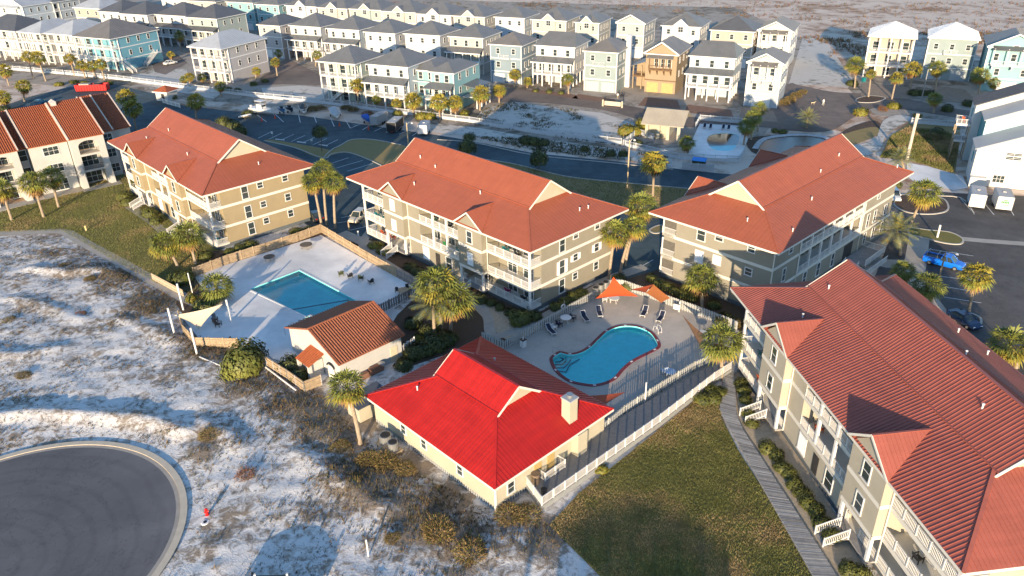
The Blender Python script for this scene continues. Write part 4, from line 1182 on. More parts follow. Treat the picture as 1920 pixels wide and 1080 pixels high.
window(rb, 6.0, -.03, 6.4, 2.4, .45, 0, 2); window(rb, 6.0, -.03, 5.7, 2.4, .55, 0, 2); window(rb, 4.6, -.03, 1.6, 1.8, 1.3, 0, 3)
MB().bb(-.05, 2.6, -1.3, -.05, 0, 1.8).build('side_porch', M_whites, rb)
MB().bb(-.03, .03, -.05, .0, 0, 7.8).build('corner_trim', M_greyroof, rb, (2.2, 0, 0))
for y, z in ((3.4, 4.4), (18.5, 9.0)): MB().bb(-.05, .0, -.7, .7, -.9, .9).build('side_window', M_tealw, rb, (0 if y < 10 else -.2, y, z))
def raised_deck(label, x, y, sx, sy, z):
    t = thing('raised_deck', label, 'deck', (x, y, 0), rd)
    MB().bb(0, sx, 0, sy, z-.2, z).build('platform', M_wood2, t); MB().bb(-.05, sx+.05, -.06, 0, z-.32, z+.02).build('edge_board', M_white, t)
    for (a, c) in ((.1, .1), (.1, sy-.1), (sx-.1, .1), (sx-.1, sy-.1)): MB().bb(-.09, .09, -.09, .09, 0, z-.2).build('post', M_wood, t, (a, c, 0))
    railing(t, (0,0,0), (sx,0,0), z, 3); railing(t, (0,sy,0), (0,0,0), z, 2); railing(t, (sx,sy,0), (0,sy,0), z, 3)
    return t
_p = at(1779, 294); _z = height_at((1779, 294), 262)
raised_deck('raised timber deck on posts beside the white townhouses, holding a white table', _p[0], _p[1], 4.2, 3.8, _z)
_q = l2w(ro[0], ro[1], rd)(2.0, 1.8); _t = l2w(_p[0], _p[1], rd)(2.1, 1.9)
tag(MB().tube([(0,0,0),(0,0,.7)], .12, 8).tube([(0,0,.7),(0,0,.76)], .65, 14).build('deck_table', M_white, None, (_t[0], _t[1], _z)), 'white table standing on the raised timber deck', 'table')
_q = l2w(ro[0], ro[1], rd)(-2.8, 15.5)
raised_deck('small raised deck with an orange chair at the back of the white townhouses', _q[0], _q[1], 2.5, 3.0, 7.2)
_q = l2w(ro[0], ro[1], rd)(-1.6, 17.0)
tag(put('deck_chair', cached(('bch', 'or'), lambda: chair_mesh(M_orange)), None, (_q[0], _q[1], 7.2), rd), 'orange chair on the small raised deck of the townhouses', 'chair')
# ------------------------------------------------------------------ beach houses
HT = math.radians(-26.0)
wall_cols = dict(white=(.43,.44,.445), mint=(.33,.395,.355), bluegrey=(.19,.245,.28), paleblue=(.37,.425,.465), turq=(.21,.37,.385), sky=(.14,.32,.39), grey=(.31,.33,.335), sage=(.235,.285,.28), tan=(.285,.215,.135), cream=(.385,.375,.335), beige=(.37,.33,.275), seafoam=(.30,.345,.32), lilac=(.38,.36,.355), pearl=(.34,.375,.395))
roof_cols = dict(grey=(.135,.138,.138), dark=(.092,.094,.098), light=(.34,.36,.385), warm=(.15,.14,.128), pale=(.62,.62,.62))
def wallm(k): return mat(k+'_house_siding', wall_cols[k], .7, .06, .5, .12, 10)
def roofm(k): return mat(k+'_metal_roofing', roof_cols[k], .42, .12, .35)

def hip(root, x0, x1, y0, y1, z, m, slope=.52, ridge='y', gable_front=False, gm=None, name='roof', o=.55):
    x0 -= o; x1 += o; y0 -= o; y1 += o
    W_, D_ = x1-x0, y1-y0; b = MB(); r = MB()
    if gable_front:
        xm, hz = (x0+x1)/2, z+W_/2*slope
        pl = [[(x0,y0,z),(x0,y1,z),(xm,y1-W_*.4,hz),(xm,y0,hz)][::-1], [(x1,y0,z),(x1,y1,z),(xm,y1-W_*.4,hz),(xm,y0,hz)], [(x1,y1,z),(x0,y1,z),(xm,y1-W_*.4,hz)]]
    elif W_ <= D_:
        xm, hz, k = (x0+x1)/2, z+W_/2*slope, W_/2
        pl = [[(x0,y0,z),(x1,y0,z),(xm,y0+k,hz)], [(x1,y0,z),(x1,y1,z),(xm,y1-k,hz),(xm,y0+k,hz)], [(x1,y1,z),(x0,y1,z),(xm,y1-k,hz)], [(x0,y1,z),(x0,y0,z),(xm,y0+k,hz),(xm,y1-k,hz)]]
    else:
        ym, hz, k = (y0+y1)/2, z+D_/2*slope, D_/2
        if ridge == 'gx': k = D_*.18
        pl = [[(x0,y0,z),(x1,y0,z),(x1-k,ym,hz),(x0+k,ym,hz)], [(x1,y0,z),(x1,y1,z),(x1-k,ym,hz)], [(x1,y1,z),(x0,y1,z),(x0+k,ym,hz),(x1-k,ym,hz)], [(x0,y1,z),(x0,y0,z),(x0+k,ym,hz)]]
    for p in pl:
        b.slab(p, .18); ribs_on(r, p, .9, .04, .06)
    rf = b.build(name, m, root)
    r.build('roof_rib', m, rf, kind='stuff')
    f = MB()
    for a, c in (((x0,y0),(x1,y0)),((x1,y0),(x1,y1)),((x0,y0),(x0,y1))): f.bar((a[0],a[1],z-.16),(c[0],c[1],z-.16), .08, .26)
    f.build('fascia', M_white, rf)
    if gable_front:
        g = MB().poly([(x0+o,y0+o-.03,z-.1),(x1-o,y0+o-.03,z-.1),(xm,y0+o-.03,hz-.45)]); g.build('gable', gm, root)
        t = MB(); t.bar((x0,y0-.03,z-.02),(xm,y0-.03,hz-.02), .06, .34); t.bar((x1,y0-.03,z-.02),(xm,y0-.03,hz-.02), .06, .34); t.build('bargeboard', M_white, rf)
    return hz

def house(label, L, R, depth, style, wall, roof, He=11.0, th=HT, group=None, slope=.5, ridge='y', fg=None, side=True, open_g=False, chimney=None):
    a, c = Vector(at(L[0], L[1], He)), Vector(at(R[0], R[1], He))
    wd = (c-a).length*math.cos(th-math.atan2(c.y-a.y, c.x-a.x))-1.1
    mid = (a+c)/2
    nrm = Vector((-math.sin(th), math.cos(th)))
    mid = mid+nrm*.55
    t = thing('beach_house', label, 'house', (mid.x, mid.y, 0), th, group)
    x0, x1 = -wd/2, wd/2
    wm, rm = wallm(wall), roofm(roof)
    z1, z2 = 3.5, 7.2
    b = MB()
    y0 = 2.6 if style == 'double' else 0.0
    if style == 'double':
        b.bb(x0, x1, y0, depth, z1 if open_g else 0, He-.1); b.bb(x0, x0+.25, 0, y0, He-.9, He-.1); b.bb(x1-.25, x1, 0, y0, He-.9, He-.1); b.bb(x0+.25, x1-.25, 0, .25, He-.55, He-.1)
    else:
        b.bb(x0, x1, 0, depth, z1 if open_g else .0, He-.1)
    b.build('wall', wm, t)
    if open_g:
        MB().bb(x0+1.5, x1-1.5, 3.0+y0, depth-1, 0, z1).build('ground_floor_wall', wm, t)
        n = max(3, int(wd/3.2))
        for k in range(n+1):
            MB().bb(-.17, .17, -.17, .17, 0, z1).build('pile', M_white, t, (x0+.2+(wd-.4)*k/n, y0+.2, 0))
        for k in (1, 2, 3): MB().bb(-.17, .17, -.17, .17, 0, z1).build('pile', M_white, t, (x1-.2, y0+.2+(depth-y0)*k/4, 0))
    # corner boards and belly bands
    cb = MB()
    for xx in (x0, x1): cb.bb(xx-.12, xx+.12, y0-.05, y0+.12, z1 if open_g else 0, He-.15)
    cb.bb(x1-.1, x1+.04, depth-.2, depth+.03, z1, He-.15)
    for zz in (z1, z2) if style != 'porch' else (z1,):
        cb.bb(x0-.02, x1+.02, y0-.05, y0+.0, zz-.28, zz); cb.bb(x1-.01, x1+.05, y0+.13, depth-.21, zz-.28, zz)
    cb.build('trim_board', M_white, t)
    gx = (fg == 'gable')
    hip(t, x0, x1, 0, depth, He, rm, slope, ridge, gx, wm)
    nw = 3 if wd > 10 else 2
    def wrow(z, y, ht=1.7, n=nw, wdw=1.0, xa=x0, xb=x1):
        for k in range(n): window(t, xa+(xb-xa)*(k+.5)/n, y-.03, z, wdw, ht)
    if style == 'double':
        for z in (z1, z2):
            MB().bb(x0, x1, 0, y0, z-.3, z).build('porch_floor', M_white, t)
            railing(t, (x0, .08, 0), (x1, .08, 0), z, nw+1, 1.05, .22)
            railing(t, (x1-.05, .1, 0), (x1-.05, y0, 0), z, 1, 1.05, .22)
            wrow(z+1.35, y0, 2.1, nw, 1.5)
        for k in range(nw+2):
            MB().bb(-.15, .15, -.15, .15, 0, He-.5).build('column', M_white, t, (x0+.16+(wd-.32)*k/(nw+1), .16, 0))
        if not open_g: wrow(1.4, y0, 2.2, nw, 1.6)
    elif style == 'porch':
        wrow(z2+1.9, 0)
        pd = 2.8
        MB().bb(x0-.2, x1+.2, -pd, 0, z1-.3, z1).build('porch_floor', M_white, t)
        railing(t, (x0-.15, -pd+.05, 0), (x1+.15, -pd+.05, 0), z1, 4, 1.05, .22); railing(t, (x1+.15, -pd, 0), (x1+.15, -.1, 0), z1, 1, 1.05, .22)
        for k in range(5):
            MB().bb(-.15, .15, -.15, .15, 0, z2-.3).build('column', M_white, t, (x0+wd*k/4, -pd+.2, 0))
        pts = [(x0-.6,-pd-.5,z2-.35),(x1+.6,-pd-.5,z2-.35),(x1+.2,0,z2+.75),(x0-.2,0,z2+.75)]
        pb = MB(); pb.slab(pts, .16); po = pb.build('porch_roof', rm, t); r = MB(); ribs_on(r, pts, .9, .04, .06); r.build('roof_rib', rm, po, kind='stuff')
        MB().bb(x0-.6, x1+.6, -pd-.56, -pd-.5, z2-.62, z2-.32).build('fascia', M_white, po)
        wrow(z1+1.4, 0, 2.0, 4, 1.1)
        if not open_g: wrow(1.4, 0, 2.2, 2, 2.2)
    elif style == 'plain':
        wrow(z2+1.9, 0, 1.4, nw, 1.0); wrow(z1+1.8, 0, 1.5, nw, 1.1)
        n = 2
        for k in range(n):
            MB().bb(-1.9, 1.9, -.06, .02, 0, 2.7).build('garage_door', M_white if wall not in ('sage',) else wallm('pearl'), t, (x0+wd*(k+.5)/n, -.0, .02))
        if fg == 'balcony':
            MB().bb(-1.7, 1.7, -1.3, 0, -.2, 0).build('balcony_floor', M_white, t, (0, 0, z2+.1)); railing(t, (-1.7,-1.28,0), (1.7,-1.28,0), z2+.1, 2, 1.0, .22)
    elif style == 'gable':
        window(t, 0, -.03, He-.2, 1.2, 1.2); wrow(z2+1.7, 0, 1.7, 2 if wd < 9 else 3, 1.1); 
        MB().bb(x0+1.2, x1-1.2, -1.6, 0, z2-.35, z2-.1).build('balcony_floor', M_white, t); railing(t, (x0+1.2,-1.55,0), (x1-1.2,-1.55,0), z2-.1, 3, 1.05, .22)
        for k in range(3): MB().bb(-.1, .1, -1.5, -.05, -.9, -.0).build('bracket', M_white, t, (x0+1.6+(wd-3.2)*k/2, 0, z2-.35))
        for k in range(4): MB().bb(-.12,.12,-.12,.12,0,He-z2-.2).build('column', M_white, t, (x0+1.3+(wd-2.6)*k/3, -1.45, z2-.1))
        pts = [(x0+.9,-1.9,He-.55),(x1-.9,-1.9,He-.55),(x1-.9,0,He+.25),(x0+.9,0,He+.25)]
        MB().slab(pts, .12).build('balcony_roof', rm, t)
        wrow(z1+1.6, 0, 1.6, 2, 1.0)
        MB().bb(-2.2, 2.2, -.06, .02, 0, 2.6).build('garage_door', M_white, t)
    if fg == 'dormer':       # little front gable
        w2, hz = min(2.4, wd*.24), He+1.9
        b = MB(); b.bb(-w2, w2, -.5, 1.0, z2, He); b.poly([(-w2,-.5,He),(w2,-.5,He),(0,-.5,hz)]); b.build('bay', wm, t)
        for s in (-1, 1): MB().slab([(s*(w2+.4),-.8,He-.25),(0,-.8,hz+.1),(0,4.2,hz+.1)][::s], .12).build('dormer_roof', rm, t)
        tb = MB()
        for s in (-1, 1): tb.bar((s*(w2+.4),-.84,He-.3),(0,-.84,hz+.05), .06, .3)
        tb.build('bargeboard', M_white, t); window(t, 0, -.53, He-1.0, 1.5, 1.6, 0, 2)
    if side:
        for z in (z1+1.7, z2+1.8):
            for k in (1, 2, 3): window(t, x1+.03, y0+(depth-y0)*k/4, z, .9, 1.5, PI/2)
    if chimney:
        MB().bb(-.6, .6, -.6, .6, 0, He+3.2).build('chimney', M_white, t, (x1+.62, depth*chimney, 0))
    return t, wd, (mid.x, mid.y)

HS = [
 # front row, centre
 ('mint green house with two white porches and an outside stair, behind the covered boats',(590,114),(666,120),13,'double','mint','grey',dict()),
 ('pale blue house with a railed porch under a skirt roof, behind the trailers',(685,119.5),(765,126),13,'porch','paleblue','grey',dict(open_g=True)),
 ('dusky blue house with small square windows between the turquoise and the white porch house',(914,82),(979,86),11,'plain','bluegrey','warm',dict(fg='balcony')),
 ('white house with wide railed porch on posts, facing the sandy lot',(1001,84),(1079,89),11,'porch','white','grey',dict(open_g=True, ridge='gx', chimney=None)),
 ('blue green house with square windows, tiny white balcony and white chimney',(1092,94.5),(1160,99),12,'plain','sage','warm',dict(fg='balcony', chimney=.7)),
 ('white house with railed porch on tall posts, right of the tan house',(1290,104),(1382,109),11,'porch','paleblue','grey',dict(open_g=True, ridge='gx')),
 # second row, centre to right
 ('pale blue hip roofed house in the back row behind the dusky blue house',(925,31),(984,34),12,'plain','paleblue','grey',dict()),
 ('cream back row house with small front gable behind the white porch house',(996,35),(1061,40),13,'plain','cream','grey',dict(fg='dormer')),
 ('pale yellow back row house with front gable behind the blue green house',(1075,41),(1125,43),12,'plain','cream','grey',dict(fg='dormer')),
 ('grey back row house with a big white edged front gable behind the tan house',(1156,41),(1208,46),13,'plain','grey','warm',dict(fg='gable')),
 ('white back row house with a centred front gable, right of the grey gabled one',(1239,47),(1315,51),13,'plain','white','grey',dict(fg='dormer')),
 ('beige back row house with bluish hip roof, second from the right end',(1329,56),(1417,59),13,'plain','beige','dark',dict()),
 ('white gabled house at the right end of the back row, above the grey gabled one',(1420,56),(1487,61),16,'gable','white','warm',dict(fg='gable')),
 ('blue grey gabled house with white balcony at the brick street corner',(1399,117),(1471,121),13,'gable','pearl','warm',dict(fg='gable')),
 # separate houses at the right
 ('beige square house with stacked balconies and pale hip roof, alone by the dunes',(1627,67),(1721,72),13,'double','beige','pale',dict(He=11.5)),
 ('grey green house with two white garage doors and pale hip roof',(1740,69),(1840,75),13,'plain','sage','pale',dict(He=11.5, fg='balcony')),
 ('aqua gabled house with white porch at the far right, cut by the frame',(1852,88),(1962,92),16,'gable','turq','dark',dict(He=11.5, fg='gable')),
 # middle rows, centre
 ('lilac grey house with paired windows behind the mint house, beside the sandy track',(478,46),(526,48),13,'plain','lilac','dark',dict()),
 ('white house with broad porch on posts behind the mint house',(540,47),(600,51),13,'porch','white','grey',dict(open_g=True)),
 ('white house with porch behind the mint house, next to the taller grey roofed one',(612,52),(671,57),13,'porch','paleblue','grey',dict(open_g=True)),
 ('small white hipped house between two porch houses in the middle row',(684,58),(737,64),13,'plain','white','grey',dict()),
 ('white middle row house right behind the pale blue porch house',(756,62),(824,67),12,'plain','white','grey',dict()),
 ('beige middle row house behind the turquoise house',(840,67),(905,72),12,'porch','cream','grey',dict()),
 ('turquoise edged house at the very top behind the lilac house',(478,7),(520,10),12,'plain','turq','grey',dict()),
 ('white far row house with front gable, leftmost of the far row',(535,9),(590,13),13,'plain','white','grey',dict(fg='dormer')),
 ('cream far row house with large white gable above the white porch house',(595,13),(648,17),13,'plain','cream','grey',dict(fg='dormer')),
 ('green sided far row house with white front gable',(655,15),(712,20),13,'plain','seafoam','grey',dict(fg='dormer')),
 ('cream far row house with white front gable above the small hipped house',(718,19),(775,25),13,'plain','cream','grey',dict(fg='dormer')),
 ('white and beige far row house with white gable above the beige house',(782,24),(842,30),13,'plain','white','grey',dict(fg='dormer')),
 ('far row house with tall cream gable above the dusky blue house',(850,28),(906,33),13,'plain','cream','grey',dict(fg='dormer')),
 # left rows
 ('dark roofed white house with double porches at the left edge',(-45,52),(24,59),15,'double','white','dark',dict(He=10.5, open_g=True)),
 ('white house with double porches and pale roof, second from the left edge',(26,60),(79,62),17,'double','white','light',dict(He=10.5)),
 ('white house with double porches and the palest roof, left of the bright blue house',(80,62),(136,66),17,'double','white','light',dict(He=10.5)),
 ('bright blue house with white double porches and side stairs behind the red dumpster',(136,67),(202,74),19,'double','sky','warm',dict(He=10.5)),
 ('pinkish white board sided house with pale roof, alone on the sand lot',(349,87),(414,92),19,'double','lilac','light',dict(He=10.5)),
 ('beige house with pale roof behind the bright blue house, at the top',(138,13),(183,17),13,'plain','beige','light',dict()),
 ('white house with slate roof in the top left row, right of the beige one',(185,20),(225,24),14,'plain','white','dark',dict()),
 ('white house with porch in shadow, in the middle of the top left row',(226,24),(270,29),14,'porch','white','dark',dict()),
 ('white house with dark windows and porch in the top left row',(292,26),(346,31),14,'porch','white','dark',dict(open_g=True)),
 ('greenish grey house with dark hip roof at the right end of the top left row',(349,31),(402,36),15,'porch','seafoam','dark',dict(open_g=True)),
 ('pale blue gabled house at the top left corner',(-35,8),(42,12),14,'gable','paleblue','light',dict(fg='gable')),
 ('shaded white house with open ground floor at the top left, next to the gabled one',(44,2),(100,4),13,'double','pearl','grey',dict()),
 ('white house at the top edge above the slate roofed ones',(300,-2),(350,1),13,'plain','white','grey',dict()),
 ('cream house at the top edge, right of the white one',(352,0),(400,4),13,'plain','cream','grey',dict()),
 ('turquoise house at the top edge above the greenish grey one',(425,2),(470,6),13,'plain','turq','grey',dict()),
 ('white house at the top edge, left of the turquoise one',(392,-14),(430,-10),13,'plain','white','grey',dict()),
]
HPOS = {}
for lab, L, R, dep, sty, wl, rf, kw in HS:
    HPOS[lab] = house(lab, L, R, dep, sty, wl, rf, group='beach houses beyond the back road', **kw)
# outside stair of the mint house, of the blue house
t, wd, p = HPOS[HS[0][0]]
stair(t, 2.0, -.1, 0, 3.5, 1.6, 5.0, -PI/2+.0)
for lab, xs in ((HS[33][0], (1.0, 1.0)),):
    t, wd, p = HPOS[lab]
    stair(t, wd/2+1.4, 15.5, 0, 3.6, 1.6, 5.5, 0); stair(t, wd/2+1.2, 1.0, 0, 3.6, 1.6, 5.5, PI/2)
    MB().bb(-1.0, 1.0, -1.0, 1.0, 3.4, 3.6).build('stair_landing', M_white, t, (wd/2+1.1, 16.4, 0))
# turquoise double block house
def turq():
    a, c = Vector(at(771, 130, 9.6)), Vector(at(893, 126, 9.6)); th = HT
    t = thing('beach_house', 'turquoise house of two stepped blocks with white framed windows, behind the palms', 'house', (a.x, a.y, 0), th, 'beach houses beyond the back road')
    wm, rm = wallm('turq'), roofm('grey')
    MB().bb(0, 6.6, 1.2, 13, 0, 9.5).build('wall', wm, t); MB().bb(6.6, 13.2, -1.2, 13, 0, 9.9).build('wall', wm, t)
    hip(t, 0, 6.6, 1.2, 13, 9.5, rm, .5); hip(t, 6.6, 13.2, -1.2, 11, 9.9, rm, .5)
    for x in (2.0, 5.0): window(t, x, 1.17, 8.0, 1.1, 1.7); window(t, x, 1.17, 4.4, 1.1, 1.8)
    for x in (8.4, 11.2): window(t, x, -1.23, 8.2, 1.1, 1.7)
    pts = [(5.6,-4.4,6.2),(14.0,-4.4,6.2),(13.3,-1.2,7.2),(6.3,-1.2,7.2)]
    MB().slab(pts, .16).build('porch_roof', rm, t)
    MB().bb(6.0, 13.6, -4.0, -1.2, 3.1, 3.4).build('porch_floor', M_white, t); railing(t, (6,-3.95,0), (13.6,-3.95,0), 3.4, 4, 1.05, .22)
    for x in (6.1, 8.6, 11.1, 13.5): MB().bb(-.15,.15,-.15,.15,0,6.1).build('column', M_white, t, (x,-3.9,0))
    for x in (8, 10, 12): window(t, x, -1.23, 4.8, 1.2, 2.0)
    b = MB(); b.bb(-.05, 13.25, -1.26, -1.2, 6.9, 7.1); b.bb(6.5, 6.72, -1.28, -1.1, 0, 9.7); b.bb(13.1, 13.32, -1.28, -1.1, 0, 9.7); b.bb(-.1,.1,1.1,1.3,0,9.4); b.build('trim_board', M_white, t)
    for z in (5, 8.4):
        for y in (2, 6, 10): window(t, 13.23, y, z, .9, 1.5, PI/2)
    pts = [(13.2,3,6.0),(17.5,3,5.4),(17.5,11,5.4),(13.2,11,6.0)]
    MB().slab(pts, .16).build('side_porch_roof', rm, t)
    for y in (3.4, 6, 8.4, 10.7): MB().bb(-.15,.15,-.15,.15,0,5.3).build('column', M_white, t, (17.2,y,0))
    railing(t, (17.3,3.4,0), (17.3,10.7,0), 3.0, 3, 1.0, .22); MB().bb(13.25,17.5,3,11,2.8,3.0).build('porch_floor', M_white, t)
turq()
# tan house with brown brackets
def tanhouse():
    a = Vector(at(1212, 98, 10.6)); th = HT
    t = thing('beach_house', 'tan house with brown balcony on curved brackets and a porch wing, facing the brick street', 'house', (a.x, a.y, 0), th, 'beach houses beyond the back road')
    wm, rm, br = wallm('tan'), roofm('warm'), mat('brown_trim', (.15,.085,.04), .6, .1)
    MB().bb(0, 8.6, 0, 14, 0, 10.5).build('wall', wm, t)
    hip(t, 0, 8.6, 0, 14, 10.5, rm, .62, gable_front=True, gm=wm)
    MB().bb(1.2, 7.4, -1.5, 0, 6.2, 6.5).build('balcony_floor', br, t); railing(t, (1.2,-1.45,0), (7.4,-1.45,0), 6.5, 3, 1.05, .22, m=br)
    for x in (1.4, 3.4, 5.3, 7.2):
        MB().bb(-.12,.12,-.12,.12,0,3.2).build('column', br, t, (x,-1.4,6.5)); MB().poly([(x-.1,-.02,4.8),(x-.1,-1.4,6.2),(x-.1,-.02,6.2)]).poly([(x+.1,-.02,4.8),(x+.1,-.02,6.2),(x+.1,-1.4,6.2)]).poly([(x-.1,-.02,4.8),(x+.1,-.02,4.8),(x+.1,-1.4,6.2),(x-.1,-1.4,6.2)]).build('bracket', br, t)
    MB().slab([(.6,-2.0,9.6),(8.0,-2.0,9.6),(7.8,0,10.5),(.8,0,10.5)], .14).build('balcony_roof', rm, t)
    for x in (3.0, 4.8, 6.6): window(t, x, -.03, 8.0, 1.0, 2.1)
    MB().bb(-.1, 8.7, -.06, 0, 3.2, 3.5).build('trim_board', br, t)
    for x in (2.2, 6.4): MB().bb(-1.6,1.6,-.06,.02,0,2.7).build('garage_door', mat('tan_door', (.42,.30,.12), .5), t, (x,0,.02))
    MB().bb(-4.4, -.05, 2.6, 11, 3.3, 3.6).build('porch_floor', br, t); MB().slab([(-5,1.8,6.2),(0,1.8,8.0),(0,11.5,8.0),(-5,11.5,6.2)], .14).build('porch_roof', rm, t)
    railing(t, (-4.4,2.65,0), (-.05,2.65,0), 3.6, 2, 1.05, .22, m=br)
    for x in (-4.2, -1.8): MB().bb(-.15,.15,-.15,.15,0,6.3).build('column', wm, t, (x,2.8,0))
    MB().bb(-4.2, 0, 6.2, 10, .0, 6.6).build('porch_wall', wm, t)
    for z in (5, 8.6):
        for y in (3, 7, 11): window(t, 8.63, y, z, .9, 1.5, PI/2)
tanhouse()

# ------------------------------------------------------------------ pool pavilion and its pool on the north street
pv = at(1225, 262); pth = math.radians(-24)
t = thing('pavilion', 'small stone pillared pavilion with tan metal gable roof by the white fence', 'pavilion', (pv[0]+3.5, pv[1]+3.5, 0), pth)
for x in (-3.6, -1.0, 1.2, 3.6):
    MB().bb(-.35,.35,-.35,.35,0,3.6).build('pillar', M_cream, t, (x,-3.6,0))
MB().bb(-3.9, 1.0, -2.6, 3.6, 0, 3.6).build('wall', M_cream, t)
tr = mat('tan_metal_roof', (.36,.32,.25), .5, .1, .4)
P_ = [[(-4.8,-4.8,3.5),(4.8,-4.8,3.5),(4.8,0,6.0),(-4.8,0,6.0)], [(4.8,4.8,3.5),(-4.8,4.8,3.5),(-4.8,0,6.0),(4.8,0,6.0)]]
b = MB(); r = MB()
for p in P_: b.slab(p, .18); ribs_on(r, p, .5)
o = b.build('roof', tr, t); r.build('roof_rib', tr, o, kind='stuff')
b = MB()
for s in (-1, 1): b.poly([(s*4.0,-4,3.5),(s*4.0,4,3.5),(s*4.0,0,5.75)])
b.build('gable', M_cream, t)
po = catmull(ats([(1322,262),(1332,252),(1360,249),(1385,253),(1389,262),(1378,282),(1350,284),(1330,278)]), 4)
sheet('pool_terrace', ats([(1295,268),(1312,232),(1395,236),(1402,262),(1388,296),(1340,298),(1290,290)]), .02, M_deck1, [po])
pool('small pale pool beside the tan roofed pavilion', po, offset(po, -.4), .03, .06, M_deck1, M_plaster, (.8,.92,.95), .05)
# white street-side gate house with terracotta roof at the left
g = at(296, 190)
t = thing('gate_hut', 'little white hut with terracotta hip roof by the left entrance', 'hut', (g[0]+2, g[1]+2, 0), math.radians(-20))
MB().bb(-2, 2, -2, 2, 0, 2.7).build('wall', M_stucco, t)
hip(t, -2, 2, -2, 2, 2.7, M_tile, .5)
MB().bb(-.5,.5,-.04,.04,0,2.0).build('door', M_dark, t, (.4,-2.02,0))

# ------------------------------------------------------------------ fences
def fence(name, label, pts, h, ln, style, m, cat='fence', posts=True, ph=None, pm=None, z=0.0, skip=()):
    o0 = pts[0]
    t = thing(name, label, cat, (o0[0], o0[1], 0))
    for si, (a, c) in enumerate(zip(pts, pts[1:])):
        if si in skip: continue
        a, c = Vector((a[0]-o0[0], a[1]-o0[1])), Vector((c[0]-o0[0], c[1]-o0[1])); L = (c-a).length; n = max(1, round(L/ln)); ang = math.atan2(c.y-a.y, c.x-a.x)
        def fn(l=L/n):
            b = MB(); rd = random.Random(int(l*1000))
            if style == 'wood':
                k = max(2, int(l/.15))
                for i in range(k):
                    xx = l*(i+.5)/k; b.box((xx, rd.uniform(-.012,.012), h/2+rd.uniform(-.03,.02)), (l/k-.012, .03, h))
                b.bb(0, l, -.09, -.03, h*.75, h*.75+.09); b.bb(0, l, -.09, -.03, h*.25, h*.25+.09)
                if pm: b.bb(0, l, -.06, .06, h, h+.06)
            elif style == 'picket':
                k = max(2, int(l/.19))
                for i in range(k):
                    xx = l*(i+.5)/k; b.box((xx, (.05 if i % 2 else -.05), h/2+rd.uniform(-.015,.015)), (.168, .03, h))
                for zz in (.2, .8): b.bb(0, l, -.03, .03, h*zz, h*zz+.08)
            elif style == 'vinyl':
                b.bb(0, l, -.05, .05, h-.12, h); b.bb(0, l, -.05, .05, .1, .25); b.bb(0, l, -.015, .015, .25, h*.55)
                k = int(l/.2)
                for i in range(1, k): xx = l*i/k; b.bb(xx-.03, xx+.03, -.012, .012, h*.55, h-.12)
            return b.mesh('fence_panel', m)
        me = cached((style, round(L/n, 2), h, m.name), fn)
        d = (c-a)/n
        for k in range(n):
            put('fence_panel', me, t, (a.x+d.x*k, a.y+d.y*k, z), ang)
            if posts: put('fence_post', cached(('post', style, h, (pm or m).name), lambda: MB().bb(-.07,.07,-.07,.07,0,(ph or h+.1)).mesh('fence_post', pm or m)), t, (a.x+d.x*k, a.y+d.y*k, z))
        if posts: put('fence_post', _cache[('post', style, h, (pm or m).name)], t, (c.x, c.y, z))
    return t
M_vinyl = mat('white_vinyl', (.46,.475,.49), .5, .06)
fence('vinyl_fence', 'long white vinyl fence between the beach houses and the back road', ats([(-40,124),(0,130),(120,140),(220,150),(322,163),(400,173),(480,183),(605,195),(725,211),(830,224),(880,230),(960,243),(1060,258),(1165,272)]), 1.5, 3.4, 'vinyl', M_vinyl)
fence('vinyl_fence', 'white vinyl fence round the pavilion, with posts beside the small pool', ats([(1168,274),(1195,252),(1225,262)]), 1.4, 2.6, 'vinyl', M_vinyl)
fence('vinyl_fence', 'white vinyl fence along the near side of the small pool', ats([(1172,275),(1275,300),(1385,305),(1396,288)]), 1.4, 2.6, 'vinyl', M_vinyl)
fence('vinyl_fence', 'white vinyl fence behind the loungers of the small pool', ats([(1304,240),(1312,226),(1390,232),(1398,246)]), 1.4, 2.6, 'vinyl', M_vinyl)
fence('vinyl_fence', 'white vinyl fence at the right between the tall bare trunk and the townhouses', ats([(1708,232),(1740,234),(1775,237),(1812,240)]), 1.4, 2.6, 'vinyl', M_vinyl)
fence('picket_fence', 'white picket screen in front of the dumpster pad by the north road', ats([(1279,318),(1337,322)]), 1.5, 2.6, 'picket', M_vinyl)
fence('wood_fence', 'brown wooden board fence along the back and right of the white pool deck', ats([(365,519),(430,494),(500,472),(560,452),(603,436),(690,489),(745,520)]), 1.55, 2.4, 'wood', M_wood)
fence('metal_fence', 'grey slatted fence between the white pool deck and the palms', ats([(745,520),(790,545),(768,560),(712,588)]), 1.4, 2.0, 'picket', mat('grey_wood_slat', (.20,.19,.185), .8, .2))
fence('wood_fence', 'brown wooden board fence at the dune side of the white pool deck', ats([(338,600),(345,625),(368,650),(448,652)]), 1.4, 1.8, 'wood', M_wood, pm=None)
fence('wood_fence', 'capped wooden fence from the big round bush to the pool house gate', ats([(502,688),(540,712),(572,735),(604,722)]), 1.4, 1.7, 'wood', M_wood, pm=M_wood2)
fence('low_screen', 'low tan screen wall beside the concrete path', ats([(286,524),(345,556)]), 1.1, 4.0, 'wood', mat('tan_board', (.42,.34,.24), .8, .1), posts=False)
fence('picket_fence', 'grey shadowbox picket fence round the kidney pool, on the apartment side', ats([(904,639),(946,657),(1030,609),(1113,562),(1128,547),(1146,538),(1168,541),(1240,567),(1310,592),(1382,620)]), 1.4, 2.4, 'picket', M_greypaint, posts=False)
fence('picket_fence', 'grey picket fence between the kidney pool and the white deck ramp', ats([(1340,680),(1300,697),(1240,734),(1170,780),(1110,830)]), 1.4, 2.4, 'picket', M_greypaint)
